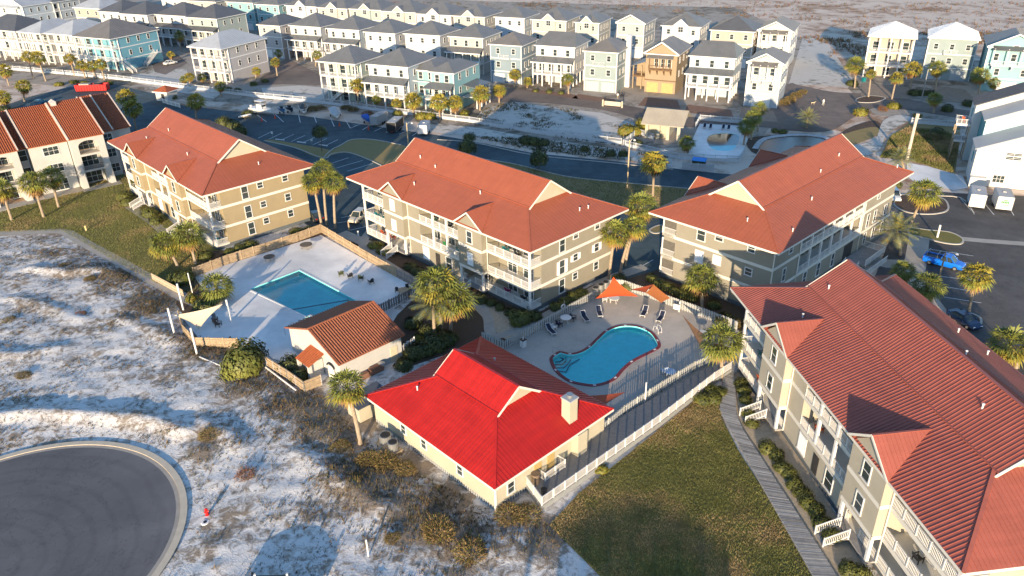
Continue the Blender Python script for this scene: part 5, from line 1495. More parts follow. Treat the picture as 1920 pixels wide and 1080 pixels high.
fence('white_fence', 'short white picket fence between the pool house and the dark bushes', ats([(752,668),(778,650)]), 1.4, 1.5, 'picket', M_white)
fence('white_fence', 'white picket gate panel by the small driveway hut', ats([(306,193),(338,202)]), 1.2, 2.5, 'picket', M_white)
# ------------------------------------------------------------------ vegetation
def leaf_mesh_fan(seed, n=44, leaf=10, mats=None, droop=1.0, dead=16):
    """sabal crown of unit radius: every frond a stalk and a pleated fan"""
    rd = random.Random(seed); b = MB()
    for i in range(n+dead):
        isd = i >= n
        el = math.radians(rd.uniform(-85, -45)) if isd else math.asin(max(-.62, min(.98, -0.55+1.55*(i+.5)/n+rd.uniform(-.08,.08))))
        az = i*2.39996+rd.uniform(-.3, .3)
        r1 = rd.uniform(.36, .5)*(.8 if isd else 1); rf = rd.uniform(.42, .58)*(.9 if isd else 1)
        d = Vector((math.cos(az)*math.cos(el), math.sin(az)*math.cos(el), math.sin(el)))
        p = d*r1; side = d.cross(Vector((0,0,1)))
        if side.length < .1: side = Vector((1,0,0))
        side.normalize(); up = side.cross(d)
        mi = 2 if isd else (1 if el < -.05 and rd.random() < .55 or rd.random() < .10 else 0)
        b.poly([Vector((0,0,0))-side*.012, Vector((0,0,0))+side*.012, p+side*.012, p-side*.012], mi)
        tw = rd.uniform(-.5, .5)
        s2 = (side*math.cos(tw)+up*math.sin(tw)); u2 = s2.cross(d)
        for k in range(leaf):
            a = (k/(leaf-1)-.5)*2.5
            q = (d*math.cos(a)+s2*math.sin(a)).normalized()
            L = rf*(.72+.28*math.cos(a))*rd.uniform(.85, 1.1)
            wv = q.cross(u2).normalized()*(.032+.02*(leaf < 9))
            m1 = p+q*L*.6+u2*.03*(1 if k % 2 else -1); tip = p+q*L-Vector((0,0,1))*L*rd.uniform(.15,.42)*droop
            b.poly([p, m1-wv, tip, m1+wv], mi)
    return b.mesh('palm_crown', mats)
def leaf_mesh_feather(seed, n=30, seg=9, mats=None):
    rd = random.Random(seed); b = MB()
    for i in range(n):
        az = i*2.39996+rd.uniform(-.2,.2); el = math.radians(82-95*(i/n)**.8+rd.uniform(-6,6))
        d = Vector((math.cos(az)*math.cos(el), math.sin(az)*math.cos(el), math.sin(el))); p = Vector((0,0,0)); st = 1.25/seg
        h = Vector((math.cos(az), math.sin(az), 0))
        for k in range(seg):
            q = p+d*st; side = d.cross(Vector((0,0,1)))
            if side.length < .05: side = Vector((1,0,0))
            side.normalize()
            b.poly([p-side*.012, p+side*.012, q+side*.01, q-side*.01], 0)
            if k > 1:
                L = .26*math.sin(PI*(k+.6)/(seg+.8))+.06
                for s in (-1, 1):
                    for f in (.2, .7):
                        c = p.lerp(q, f); tip = c+side*s*L+d*L*.45-Vector((0,0,1))*L*.35
                        b.poly([c-d*.018, c+d*.03, tip], 1 if rd.random() < .25 else 0)
            p = q; d = (d+Vector((0,0,-.20-.03*k))*st*2.2).normalized()
    return b.mesh('palm_crown', mats)
FANS = [leaf_mesh_fan(s, 46, 10, [M_frond, M_frond_y, M_dead]) for s in (1, 2, 3)]
FANS_Y = [leaf_mesh_fan(s, 40, 8, [M_frond_y, M_frond, M_dead], 1.1, 12) for s in (5, 6)]
FEATH = [leaf_mesh_feather(s, 34, 9, [M_frond_b, M_frond_y]) for s in (8, 9)]
TRUNK = {}
def trunk_mesh(dx, dy, H, r, seed):
    rd = random.Random(seed); n = max(5, int(H*2.2)); path, rad = [], []
    for k in range(n+1):
        f = k/n
        path.append((dx*f**1.4, dy*f**1.4, H*f)); rad.append(r*(1.22-.25*f+rd.uniform(-.05,.05)+(.18 if f < .04 else 0)+(.12 if f > .93 else 0)))
    return MB().tube(path, rad, 9).mesh('trunk', M_trunk, False)
npalm = [0]
def palm(label, base, crown, R, kind='fan', r=.19, group='palms round the apartment blocks', zoff=0.0):
    i = npalm[0]; npalm[0] += 1
    x, y = at(*base); H = max(.5, height_at(base, crown[1]))
    cx_, cy_ = at(crown[0], crown[1], H)
    t = thing('palm_tree', label, 'palm', (x, y, 0), 0, group)
    put('trunk', trunk_mesh(cx_-x, cy_-y, H, r, i), t)
    me = {'fan': FANS, 'gold': FANS_Y, 'feather': FEATH}[kind]
    o = put('crown', me[i % len(me)], t, (cx_-x, cy_-y, H+zoff), i*1.3)
    o.scale = (R, R, R*.92)
    return t
for a in [
 ('leftmost sabal palm on the left lawn, its crown over the arched balcony', (22,412), (4,356), 2.9, 'fan'),
 ('middle sabal palm of the three on the left lawn, in front of the white wall', (82,407), (62,343), 3.3, 'fan'),
 ('right sabal palm of the three on the left lawn, with the darker crown', (110,388), (97,333), 2.9, 'fan'),
 ('palm at the lawn corner by the yellowish block, left of its pair', (333,499), (309,458), 3.0, 'fan'),
 ('palm at the lawn corner, right of its pair, against the yellowish block', (367,494), (352,441), 3.3, 'fan'),
 ('squat bushy palm between the dune and the white pool deck', (410,566), (405,538), 3.0, 'fan'),
 ('tall palm left in the cluster of three between the two left blocks', (604,428), (587,342), 2.7, 'fan'),
 ('tall palm in the back of the cluster of three, its crown highest', (613,422), (605,318), 2.6, 'fan'),
 ('tall palm right in the cluster of three beside the parking bay', (629,428), (626,342), 2.7, 'fan'),
 ('tall palm standing upright at the far corner of the central block', (1142,522), (1153,438), 2.9, 'fan'),
 ('leaning palm beside the upright one at the corner of the central block', (1163,512), (1188,426), 2.5, 'fan'),
 ('palm with the highest crown between the two middle blocks', (1172,498), (1202,388), 3.1, 'fan'),
 ('shaggy palm with hanging skirt on the grass between the middle blocks', (1224,368), (1226,305), 3.2, 'gold'),
 ('palm throwing its shadow on the end wall of the walkway block', (1316,578), (1315,522), 3.0, 'fan'),
 ('palm between the kidney pool and the boardwalk', (1352,710), (1352,641), 3.1, 'fan'),
 ('lone palm at the dune corner of the red roofed clubhouse', (676,832), (651,727), 2.6, 'fan'),
 ('big golden green palm in the clump between the two pools, rear crown', (828,618), (818,533), 3.7, 'fan'),
 ('big golden green palm in the clump between the two pools, right crown', (845,622), (850,563), 3.5, 'fan'),
 ('blue green feather palm at the front of the clump between the two pools', (815,632), (812,572), 2.7, 'feather'),
 ('leaning palm on the mulch island at the right parking lot', (1706,428), (1733,362), 3.4, 'fan'),
 ('blue green feather palm at the right corner of the walkway block', (1688,478), (1681,434), 2.7, 'feather'),
 ('palm with dark lower trunk in the right parking lot, beside the blue pickup', (1814,590), (1830,518), 2.6, 'gold'),
 ('smaller palm rising behind the near roof, left of its pair by the pickup', (1700,540), (1694,508), 2.2, 'fan'),
 ('fuller palm rising behind the near roof, right of its pair by the pickup', (1745,575), (1738,536), 2.7, 'fan'),
 ('palm cut by the right edge behind the near roof', (1905,690), (1893,648), 3.2, 'fan'),
 ('dark palm against the shaded corner of the walkway block', (1430,540), (1432,514), 2.7, 'fan'),
 ('small feather palm at the far right eave of the walkway block', (1694,318), (1690,298), 2.2, 'feather'),
]: palm(*a)
BGP = [
 ('golden palm with hanging dead fronds behind the terracotta roofs, at the left', (238,246), (236,182), 3.0,'gold'),
 ('bright feather topped palm in front of the back lot at the left', (258,256), (248,203), 3.0,'gold'),
 ('golden palm behind the peak of the yellowish block', (368,226), (367,190), 3.1,'gold'),
 ('lit palm beside the red dumpster', (46,190), (44,162), 2.8,'gold'),
 ('lit palm at the left edge by the white fence', (17,160), (8,132), 3.0,'gold'),
 ('golden palm at the left edge below the fence', (2,206), (4,182), 3.0,'gold'),
 ('tall palm in front of the left white house, left of a pair', (62,146), (52,106), 2.6,'gold'),
 ('tall palm in front of the left white house, right of a pair', (86,152), (70,108), 3.0,'gold'),
 ('palm in a row of golden palms before the bright blue house, leftmost', (140,142), (131,110), 2.4,'gold'),
 ('palm in the row before the bright blue house, second', (160,146), (152,122), 2.4,'gold'),
 ('palm in the row before the bright blue house, third', (180,147), (170,124), 2.4,'gold'),
 ('palm in the row before the bright blue house, at its right end', (196,150), (188,120), 2.5,'gold'),
 ('dark palm in shade between the blue house and the house behind', (340,98), (336,68), 2.6,'fan'),
 ('small palm on the sand between the blue and the pinkish house', (322,115), (320,102), 1.8,'gold'),
 ('young palm before the pinkish house, on the track', (346,160), (345,149), 1.7,'fan'),
 ('taller young palm before the pinkish house, on the track', (357,163), (355,144), 1.9,'gold'),
 ('palm at the fence under the pinkish house', (414,182), (413,162), 2.2,'fan'),
 ('small palm by the left posts of the pinkish house', (380,155), (378,145), 1.8,'fan'),
 ('palm at the right corner of the pinkish house', (520,142), (516,116), 2.1,'gold'),
 ('small palm before the lilac house', (480,150), (481,133), 1.9,'gold'),
 ('palm left of the mint house', (592,124), (594,103), 2.2,'fan'),
 ('dark palm under the lilac house', (524,122), (522,100), 1.9,'fan'),
 ('palm at the corner of the mint and the pale blue house', (672,200), (670,160), 2.6,'gold'),
 ('thin palm in front of the pale blue porch', (707,206), (705,187), 1.7,'fan'),
 ('slim golden palm at the right end of the pale blue porch', (743,210), (743,193), 1.8,'gold'),
 ('golden palm left in the row before the turquoise house', (775,218), (774,188), 3.1,'gold'),
 ('golden palm in the middle of the row before the turquoise house', (825,226), (823,192), 3.2,'gold'),
 ('golden palm right in the row before the turquoise house', (855,222), (853,193), 2.8,'gold'),
 ('golden palm at the right corner of the turquoise house', (900,207), (901,175), 3.1,'gold'),
 ('golden palm between the turquoise house and the sandy lot', (936,192), (936,170), 2.5,'gold'),
 ('palm before the dusky blue house at the street bend', (966,162), (965,140), 2.4,'gold'),
 ('small golden palm beside the white porch house', (988,165), (989,153), 1.8,'gold'),
 ('palm on the kerb in front of the white porch house', (1066,176), (1064,149), 2.3,'fan'),
 ('palm left of the beige square house', (1602,165), (1605,122), 3.4,'fan'),
 ('small golden palm before the garages of the beige square house', (1628,182), (1633,139), 1.8,'gold'),
 ('golden palm between the garages of the beige square house', (1672,186), (1681,146), 2.3,'gold'),
 ('palm between the beige and the grey green house', (1706,172), (1712,130), 3.1,'gold'),
 ('palm before the grey green house', (1752,180), (1758,128), 3.1,'fan'),
 ('palm right of the grey green house', (1834,180), (1838,142), 3.2,'fan'),
 ('small palm before the aqua house', (1862,178), (1864,156), 2.2,'fan'),
 ('dark palm in shade by the right end of the brick street', (1750,212), (1753,186), 2.4,'fan'),
 ('airy palm in shade at the near kerb of the brick street', (1512,240), (1514,222), 2.4,'feather'),
 ('bushy palm left of the small pale pool', (1290,286), (1288,268), 2.4,'fan'),
 ('tall dark palm at the right of the small pale pool, nearest', (1394,272), (1400,238), 2.6,'fan'),
 ('tall dark palm at the right of the small pale pool, middle', (1408,262), (1412,222), 2.6,'fan'),
 ('tall dark palm at the right of the small pale pool, farthest', (1420,246), (1424,204), 2.4,'fan'),
]
for a in BGP: palm(*a, group='palms between the beach houses')
# tall bare trunk
x, y = at(1700, 300)
t = thing('bare_trunk', 'tall pale bare trunk without a crown on the grass slope at the right', 'dead palm', (x, y, 0))
put('trunk', MB().tube([(0,0,0),(.05,0,4),(.1,.0,8),(.2,0,9.6)], [.34,.30,.30,.36], 9).mesh('trunk', mat('bleached_trunk', (.50,.43,.34), .9, .25, 3, .6, 12)), t)

def shrub_mesh(seed, n, mats, ls=.13, flat=.8, spiky=False):
    rd = random.Random(seed); b = MB()
    bumps = [(Vector((rd.uniform(-1,1), rd.uniform(-1,1), rd.uniform(-.2,1))).normalized(), rd.uniform(.12,.3)) for _ in range(9)]
    for i in range(n):
        d = Vector((rd.gauss(0,1), rd.gauss(0,1), rd.gauss(.25,.8))).normalized()
        if d.z < -.25: d.z = -d.z*.5
        rr = .82+sum(h*max(0, d.dot(q)-.72)*3 for q, h in bumps)
        rr *= rd.uniform(.72, 1.04) if rd.random() < .8 else rd.uniform(.4, .8)
        p = Vector((d.x*rr, d.y*rr, max(.02, d.z*rr*flat+.22)))
        a = Vector((rd.uniform(-1,1), rd.uniform(-1,1), rd.uniform(-1,1))).normalized(); c = (d+a*.8).normalized().cross(a)
        if c.length < .1: continue
        c.normalize(); a2 = c.cross(d).normalized(); s = ls*rd.uniform(.6,1.4)
        mi = 0 if rd.random() < .7 else 1
        if spiky: b.poly([p-c*s*.35, p+c*s*.35, p+(d+a2*.5)*s*2.2], mi)
        else: b.poly([p-c*s*.6, p+a2*s, p+c*s*.6, p-a2*s*.8], mi)
    return b.mesh('foliage', mats)
SH = {'green': [shrub_mesh(s, 1700, [M_leaf, M_leafdk], .085) for s in (1,2,3)], 'dark': [shrub_mesh(s, 1500, [M_leafdk, M_leaf], .09) for s in (4,5)],
      'yellow': [shrub_mesh(s, 700, [M_leafy, M_frond]) for s in (6,7)], 'dry': [shrub_mesh(s, 2000, [M_dry, M_leaf], .065, .7, True) for s in (8,9)],
      'big': [shrub_mesh(11, 3200, [M_leaf, M_frond], .075, .75)], 'rustc': [shrub_mesh(13, 1200, [mat('russet_leaf', (.20,.075,.03), .8, .35), M_dry], .07, .7, True)]}
nsh = [0]
def shrub(label, px, r, kind='green', h=1.0, group=None, cat='shrub', name='shrub', stem=0.0):
    i = nsh[0]; nsh[0] += 1
    x, y = at(*px)
    t = thing(name, label, cat, (x, y, 0), i*1.1, group)
    o = put('foliage', SH[kind][i % len(SH[kind])], t, (0,0,stem)); o.scale = (r, r, r*h)
    st = MB()
    for k in range(3): st.bar((0,0,-.05),(math.cos(k*2.1)*r*.35, math.sin(k*2.1)*r*.35, stem+r*h*.5), .07)
    st.build('stem', M_trunkdark, t)
    return t
def series(fmt, pts, r, kind, h=1.0, group=None):
    for k, p in enumerate(pts): shrub(fmt.format(ORD[k]), p, r[k % len(r)], kind, h, group)
shrub('largest round bush, olive green, at the dune side of the wooden fence', (459,694), 3.0, 'big', 1.15)
series('{} clipped dark ball shrub from the stairs along the front of the central block', [(902,566),(921,572),(937,580),(957,590)], (1.05,.85,.8,.9), 'dark', 1.1, 'ball shrubs before the central block')
shrub('large green ball shrub at the corner column of the central block', (976,604), 1.75, 'green', 1.05)
shrub('dark shrub just right of the corner column of the central block', (1003,597), 1.1, 'dark')
shrub('low golden hedge on the bend of the path, left part, before the central block', (704,462), 1.5, 'yellow', .55)
shrub('low golden hedge on the bend of the path, right part, before the central block', (722,473), 1.5, 'yellow', .55)
shrub('dark low bush by the stairs of the central block, nearer the palms', (784,512), 1.3, 'dark', .7)
shrub('dark low bush by the stairs of the central block, farther from the palms', (770,503), 1.2, 'dark', .7)
series('{} hedge shrub along the end wall of the central block, counted from the corner column', [(1043,578),(1060,568),(1076,560),(1090,552)], (1.2,1.1,1.3,1.1), 'green', .8, 'hedge on the end wall of the central block')
series('{} dark bush in the shade between the two pools, counted from the tiled pool house', [(775,668),(796,662),(820,650),(838,640),(806,628),(775,612),(757,690)], (1.6,1.7,1.9,1.6,1.6,1.4,1.3), 'dark', .9, 'shaded bushes between the pools')
shrub('bright yellow green shrub at the little white fence of the pool house', (784,640), .9, 'yellow')
series('{} pale shrub along the walkway block end wall, counted from the orange sail', [(1222,525),(1236,534),(1250,541),(1265,549),(1280,556),(1297,562),(1338,575)], (1.0,1.1,1.2,1.1,1.2,1.1,1.1), 'green', .85, 'shrubs before the walkway block')
shrub('yellow green shrub at the tip of the orange sail', (1176,541), 1.1, 'green')
shrub('dark bush behind the tall palm at the corner of the central block', (1160,527), 1.2, 'dark')
shrub('dark bush behind the fence, beside the near end balcony', (1358,606), 1.4, 'dark'); shrub('brown green bush behind the fence, nearest the near end balcony', (1378,610), 1.2, 'dry')
HEDGE = [(1389,722),(1393,735),(1396,752),(1403,778),(1408,797)]
series('{} hedge shrub along the boardwalk before the first stairs, counted from the palm end', HEDGE, (.95,.9,.85,.9,.85), 'green', .95, 'hedge along the boardwalk')
series('{} hedge shrub between the two stairs along the boardwalk, counted from the palm end', [(1440,845),(1455,857),(1466,880),(1478,892),(1490,912),(1503,928),(1516,948),(1529,962),(1541,985),(1556,1008)], (1.1,.95,1.0,.95,1.0,.95,1.0,1.0,1.0,1.0), 'green', .95, 'hedge along the boardwalk')
series('{} hedge shrub past the nearest stairs at the bottom edge', [(1590,1072),(1612,1080)], (1.0,1.0), 'green', 1, 'hedge along the boardwalk')
series('{} low bush at the top of the big lawn, counted from the white deck', [(1318,752),(1337,750),(1348,738),(1330,735)], (1.2,1.2,1.0,1.1), 'green', .8, 'bushes at the head of the lawn')
series('{} bush along the lawn side of the yellowish block, counted from its far corner', [(235,372),(240,384),(283,404),(293,418),(386,484),(430,476),(450,470),(470,464)], (1.7,1.5,1.7,1.4,1.3,1.1,1.3,1.4), 'green', .9, 'bushes of the yellowish block')
shrub('flat hedge by the far corner of the wooden fence, beside the yellowish block', (560,437), 1.5, 'green', .6); shrub('second flat hedge by the wooden fence, nearer the tall palms', (580,434), 1.4, 'green', .6)
shrub('bush behind the low tan screen wall', (343,528), 2.0, 'green', .9); shrub('dark bush under the squat palm by the pool deck', (385,575), 1.9, 'dark', .8); shrub('small bright shrub beside the white posts at the pool deck', (361,565), 1.0, 'yellow', 1.2)
shrub('dark bush inside the wooden fence before the pool house gable', (548,690), 1.7, 'dark', 1.0); shrub('second dark bush inside the wooden fence, by the tiled hood', (562,708), 1.3, 'dark', 1.0)
shrub('small green fan shaped plant at the skirt of the white deck ramp', (1128,882), .8, 'yellow', .9)
# north side
series('{} dark shrub on the verge below the long white fence, counted from the left', [(880,262),(985,268),(1000,270),(1018,272),(1096,282),(1145,292),(1168,292),(1195,275),(1218,308),(1235,312)], (1.6,1.7,1.8,1.6,1.1,1.2,1.3,1.6,1.4,1.5), 'dark', 1.0, 'shrubs below the long white fence')
for lab, p, r, s, h in (('round dark tree on the grass island, alone near the painted bays', (604,285), 1.9, 3.6, 1.2), ('round dark shaggy tree behind the central block, left of two', (876,294), 2.1, 1.0, 1.35), ('round dark shaggy tree behind the central block, right of two', (1010,318), 2.2, 1.2, 1.4)):
    shrub(lab, p, r, 'dark', h, None, 'tree', 'round_tree', s)
series('{} yellow bush by the tan roofed pavilion, counted from the left', [(1172,252),(1190,252),(1212,240)], (2.2,2.2,2.6), 'yellow', 1.0, 'yellow bushes by the pavilion')
series('{} golden bush under the palms of the turquoise house, counted from the left', [(745,216),(790,222),(808,222),(870,218)], (1.4,1.7,1.8,1.5), 'yellow', 1.0, 'golden bushes below the turquoise house')
series('{} dark tree shrub behind the peak of the yellowish block, counted from the left', [(222,262),(238,272),(266,276),(420,236),(440,246),(452,252)], (2.4,2.4,2.4,2.0,2.2,1.8), 'dark', 1.2, 'dark shrubs behind the yellowish block')
series('{} dark bush at the left edge below the road, counted from the left', [(8,212),(20,218),(34,216),(48,220),(60,222)], (2.2,2.2,2.0,1.8,1.5), 'dark', 1.0, 'bushes behind the terracotta roofs')
series('{} golden grass clump at the grey gabled house corner, counted from the left', [(1470,196),(1482,190),(1492,182),(1503,176)], (1.5,1.6,1.5,1.3), 'dry', 1.0, 'golden grasses at the street corner')
shrub('round yellow shrub on the mulch bend of the brick street', (1612,215), 2.0, 'yellow', .9); shrub('bright lime shrub by the right kerb of the brick street', (1676,203), 1.9, 'yellow', .9); shrub('small lime shrub at the top of the tall bare trunk', (1720,220), 1.1, 'yellow', .9)
shrub('russet shrub beside the lime shrub at the brick street', (1655,208), 1.3, 'rustc', .9); shrub('dark shrub among the white hydrangeas left of the beige square house', (1596,160), 1.8, 'dark', .9); shrub('dark round shrub at the right end of the brick street', (1775,208), 1.7, 'dark', .9)
series('{} shrub between the beige and the grey green house, counted from the left', [(1712,178),(1728,178),(1745,178)], (1.6,1.6,1.5), 'dark', .9, 'planting strip shrubs')
shrub('dark shrub by the walk to the townhouses', (1815,198), 1.8, 'dark', .8); shrub('low brown bush on the slope below the raised deck', (1748,260), 2.2, 'dry', .6); shrub('green bush on the slope below the raised deck', (1756,252), 2.0, 'dark', .7)
series('{} small yucca bush on the mulch by the stone edged pond, counted from the left', [(1453,248),(1468,250)], (1.1,1.1), 'green', .9, 'yuccas by the pond')
shrub('bush beside the left sandy yard of the pinkish house', (465,215), 1.5, 'dark', .9); shrub('dry bush behind the black covered boat', (586,208), 1.5, 'dry', 1.0); shrub('reddish dry bush by the fence before the mint house', (690,216), 1.5, 'rustc', .8)
shrub('olive hedge by the driveway hut', (322,186), 1.6, 'green', .8); shrub('bush before the white trailers', (1678,350), 1.4, 'dark')
series('{} low golden bush on the bank behind the red dumpster, counted from the left', [(112,160),(140,156),(158,158),(205,158)], (1.6,1.5,1.7,1.5), 'yellow', .7, 'bushes behind the red dumpster')
series('{} bush at the foot of the pinkish house, counted from the left', [(428,170),(446,172),(476,160),(498,154)], (1.2,1.3,1.3,1.2), 'green', .9, 'bushes round the pinkish house')
series('{} dark bush along the sand edge behind the boats, counted from the left', [(600,205),(648,204),(662,208)], (1.5,1.4,1.5), 'dry', .8, 'bushes behind the boats')
series('{} bush under the porches of the white porch house, counted from the left', [(1004,172),(1030,174),(1052,176)], (1.0,1.1,1.0), 'green', .8, 'bushes at the white porch house')
# dune plants that stand out
for lab, p, r, k, h in (('golden grass clump at the near corner of the red roofed clubhouse', (958,968), 1.5, 'dry', .75), ('second golden grass clump just right of the clubhouse corner', (985,966), 1.3, 'dry', .7), ('big brown shrub on the dune below the clubhouse, at the bottom', (822,1005), 1.5, 'dry', 1.2), ('brown shrub with golden tips lowest on the dune', (885,1042), 1.5, 'dry', 1.0), ('rusty grass clump at the right of the cul-de-sac kerb', (462,893), 1.0, 'rustc', .8), ('rusty shrub on the sand crest above the cul-de-sac', (333,805), .9, 'rustc', .8), ('brown shrub on the sand right of the crest', (395,818), 1.2, 'dry', .8), ('brown shrub beside the utility stand of the clubhouse', (690,866), 1.2, 'dry', 1.0), ('tall brown brush below the air conditioners', (722,872), 1.3, 'dry', 1.1), ('brown brush by the clubhouse lattice', (762,884), 1.1, 'dry', .9), ('low green shrub in the brown brush by the clubhouse', (668,900), .8, 'green', .7), ('brown brush right of the large dune bush', (640,838), 1.1, 'dry', .6), ('golden clump by the white marker post', (735,1012), .7, 'dry', .9), ('brown clump on the sand left of the fire hydrant', (608,900), .9, 'dry', .7), ('brown heath clump in the open sand at the left', (45,706), .9, 'dry', .6), ('brown heath clump nearest the left frame edge', (20,602), 1.0, 'dry', .6), ('brown heath clump below the concrete path', (170,525), 1.0, 'dry', .6), ('brown heath clump between sand hollows', (152,590), .8, 'rustc', .6), ('tan clump on the upper sand crest', (120,500), 1.0, 'dry', .6)):
    shrub(lab, p, r, k, h, 'clumps on the dune', 'grass clump', 'grass_clump')

# low dune cover: twigs and dry blades nobody could count
def tufts():
    rd = np.random.RandomState(11); V, Fc, Mi = [], [], []
    X = rd.uniform(GX0, 30, 320000); Y = rd.uniform(36, 132, 320000)
    m = inside_np(X, Y, DUNE) & (np.hypot(X-CUL[0], Y-CUL[1]) > CUL_R+.8)
    dens = scrub(X, Y)+.8*(fbm(X*.35, Y*.35, 3)-.5)
    m &= rd.rand(len(X)) < np.clip(dens*1.05-.10, 0, 1)
    m &= (Y > 38)
    Zt = dune_z(X, Y)-.08; k = 0
    for x, y, z, de in zip(X[m], Y[m], Zt[m], dens[m]):
        nb = rd.randint(3, 7); mi = rd.choice([0,0,1,2,2])
        hgt = .10+.30*max(0, de)*rd.rand()
        for _ in range(nb):
            a = rd.rand()*2*PI; r = rd.rand()*.22; l = hgt*(.6+rd.rand()); t = rd.rand()*2*PI
            px_, py_ = x+math.cos(a)*r, y+math.sin(a)*r
            dx, dy = math.cos(t)*l*.8, math.sin(t)*l*.8; wx, wy = -math.sin(t)*.035, math.cos(t)*.035
            V += [(px_-wx, py_-wy, z), (px_+wx, py_+wy, z), (px_+dx, py_+dy, z+l)]; Fc.append((k, k+1, k+2)); Mi.append(mi); k += 3
    me = bpy.data.meshes.new('dune_scrub'); me.from_pydata(V, [], Fc)
    for q in (M_dry, mat('dead_twig', (.075,.055,.042), .9, .3), mat('olive_heath', (.09,.082,.04), .9, .3)): me.materials.append(q)
    me.polygons.foreach_set('material_index', Mi); me.update()
    o = put('dune_scrub', me); o['kind'] = 'stuff'; tag(o, 'low dry scrub and grass scattered over the white dune sand', 'dune scrub')
tufts()
def far_tufts(name, polys, n, hh, mats, label, seed):
    rd = np.random.RandomState(seed); V, Fc, Mi = [], [], []; k = 0
    for poly in polys:
        P = ats(poly); xs, ys = [p[0] for p in P], [p[1] for p in P]
        X = rd.uniform(min(xs), max(xs), n); Y = rd.uniform(min(ys), max(ys), n); m = inside_np(X, Y, P) & (fbm(X*.12, Y*.12, 3) > .46)
        for x, y in zip(X[m], Y[m]):
            for _ in range(4):
                a = rd.rand()*2*PI; l = hh*(.5+rd.rand()); qx, qy = x+rd.uniform(-.5,.5), y+rd.uniform(-.5,.5); dx, dy = math.cos(a)*l*.7, math.sin(a)*l*.7; wx, wy = -math.sin(a)*.10, math.cos(a)*.10
                V += [(qx-wx,qy-wy,0),(qx+wx,qy+wy,0),(qx+dx,qy+dy,l)]; Fc.append((k,k+1,k+2)); Mi.append(rd.randint(len(mats))); k += 3
    me = bpy.data.meshes.new(name); me.from_pydata(V, [], Fc)
    for q in mats: me.materials.append(q)
    me.polygons.foreach_set('material_index', Mi); me.update(); o = put(name, me); o['kind'] = 'stuff'; tag(o, label, 'scrub')
far_tufts('lot_scrub', [[(885,232),(905,205),(955,192),(1000,198),(1130,212),(1215,240),(1180,275),(1100,266),(1000,250)], [(890,257),(1000,282),(1150,298),(1250,310),(1252,292),(1160,282),(1000,260)]], 3800, .35, [M_leafdk, M_dry, MATS['olive_heath']], 'low green and brown scrub over the sandy lot inside the white fence', 4)
far_tufts('far_scrub', [[(700,4),(1940,4),(1940,60),(1560,60),(1500,40),(1100,16),(700,8)], [(1500,70),(1600,60),(1940,60),(1940,80),(1725,90),(1620,130),(1560,110)]], 5200, .8, [M_dry, MATS['russet_leaf'], MATS['olive_heath']], 'brown scrub in bands over the far white sand behind the houses', 5)

def blades(name, poly, n, hh, mats, label, seed, wd=.035):
    rd = np.random.RandomState(seed); P = ats(poly); xs, ys = [p[0] for p in P], [p[1] for p in P]
    X = rd.uniform(min(xs), max(xs), n); Y = rd.uniform(max(36, min(ys)), max(ys), n); m = inside_np(X, Y, P); X, Y = X[m], Y[m]; n = len(X)
    a = rd.rand(n)*2*PI; t = rd.rand(n)*2*PI; l = hh*(.5+rd.rand(n)); w_ = wd
    V = np.zeros((n, 3, 3)); V[:,0] = np.stack([X-w_*np.cos(a), Y-w_*np.sin(a), np.zeros(n)], 1); V[:,1] = np.stack([X+w_*np.cos(a), Y+w_*np.sin(a), np.zeros(n)], 1); V[:,2] = np.stack([X+l*.6*np.cos(t), Y+l*.6*np.sin(t), l], 1)
    me = bpy.data.meshes.new(name); me.vertices.add(3*n); me.vertices.foreach_set('co', V.reshape(-1)); me.loops.add(3*n); me.loops.foreach_set('vertex_index', np.arange(3*n)); me.polygons.add(n); me.polygons.foreach_set('loop_start', np.arange(0, 3*n, 3)); me.polygons.foreach_set('loop_total', np.full(n, 3))
    for q in mats: me.materials.append(q)
    k = fbm(X*.22, Y*.22, 3)+rd.uniform(-.16, .16, n)
    me.polygons.foreach_set('material_index', np.where(k > .62, 1, np.where(k < .43, 2, 0)).astype(np.int32)); me.update(); me.validate()
    o = put(name, me); o['kind'] = 'stuff'; tag(o, label, 'grass')
M_bl = [mat('grass_blade', (.195,.18,.052), .7, .3, .5), mat('straw_blade', (.32,.225,.105), .7, .3, .5), mat('green_blade', (.14,.142,.036), .7, .3, .5)]
blades('lawn_blades', [(1030,985),(1085,925),(1180,850),(1310,745),(1350,722),(1362,728),(1350,780),(1383,845),(1452,955),(1525,1080),(1560,1130),(1130,1085),(1060,1015)], 150000, .13, M_bl, 'short olive and straw grass of the big lawn by the boardwalk', 21)
blades('lawn_blades', [(-60,405),(0,398),(90,372),(230,325),(260,345),(330,425),(400,470),(390,505),(360,555),(294,532),(217,491),(142,447),(115,432),(0,436),(-60,440)], 150000, .15, M_bl, 'short olive and brown grass of the left lawn below the palms', 22)
blades('lawn_blades', [(795,283),(880,296),(960,306),(1060,330),(1160,341),(1300,354),(1300,372),(1240,410),(1180,405),(1080,366),(900,318),(800,300)], 60000, .18, M_bl, 'rough dry grass on the verge behind the central block', 23, .05)
blades('lawn_blades', [(1650,295),(1670,255),(1705,238),(1770,245),(1800,262),(1785,325),(1740,310),(1700,300)], 40000, .35, M_bl, 'rough grass on the slope below the bare trunk', 24, .06)
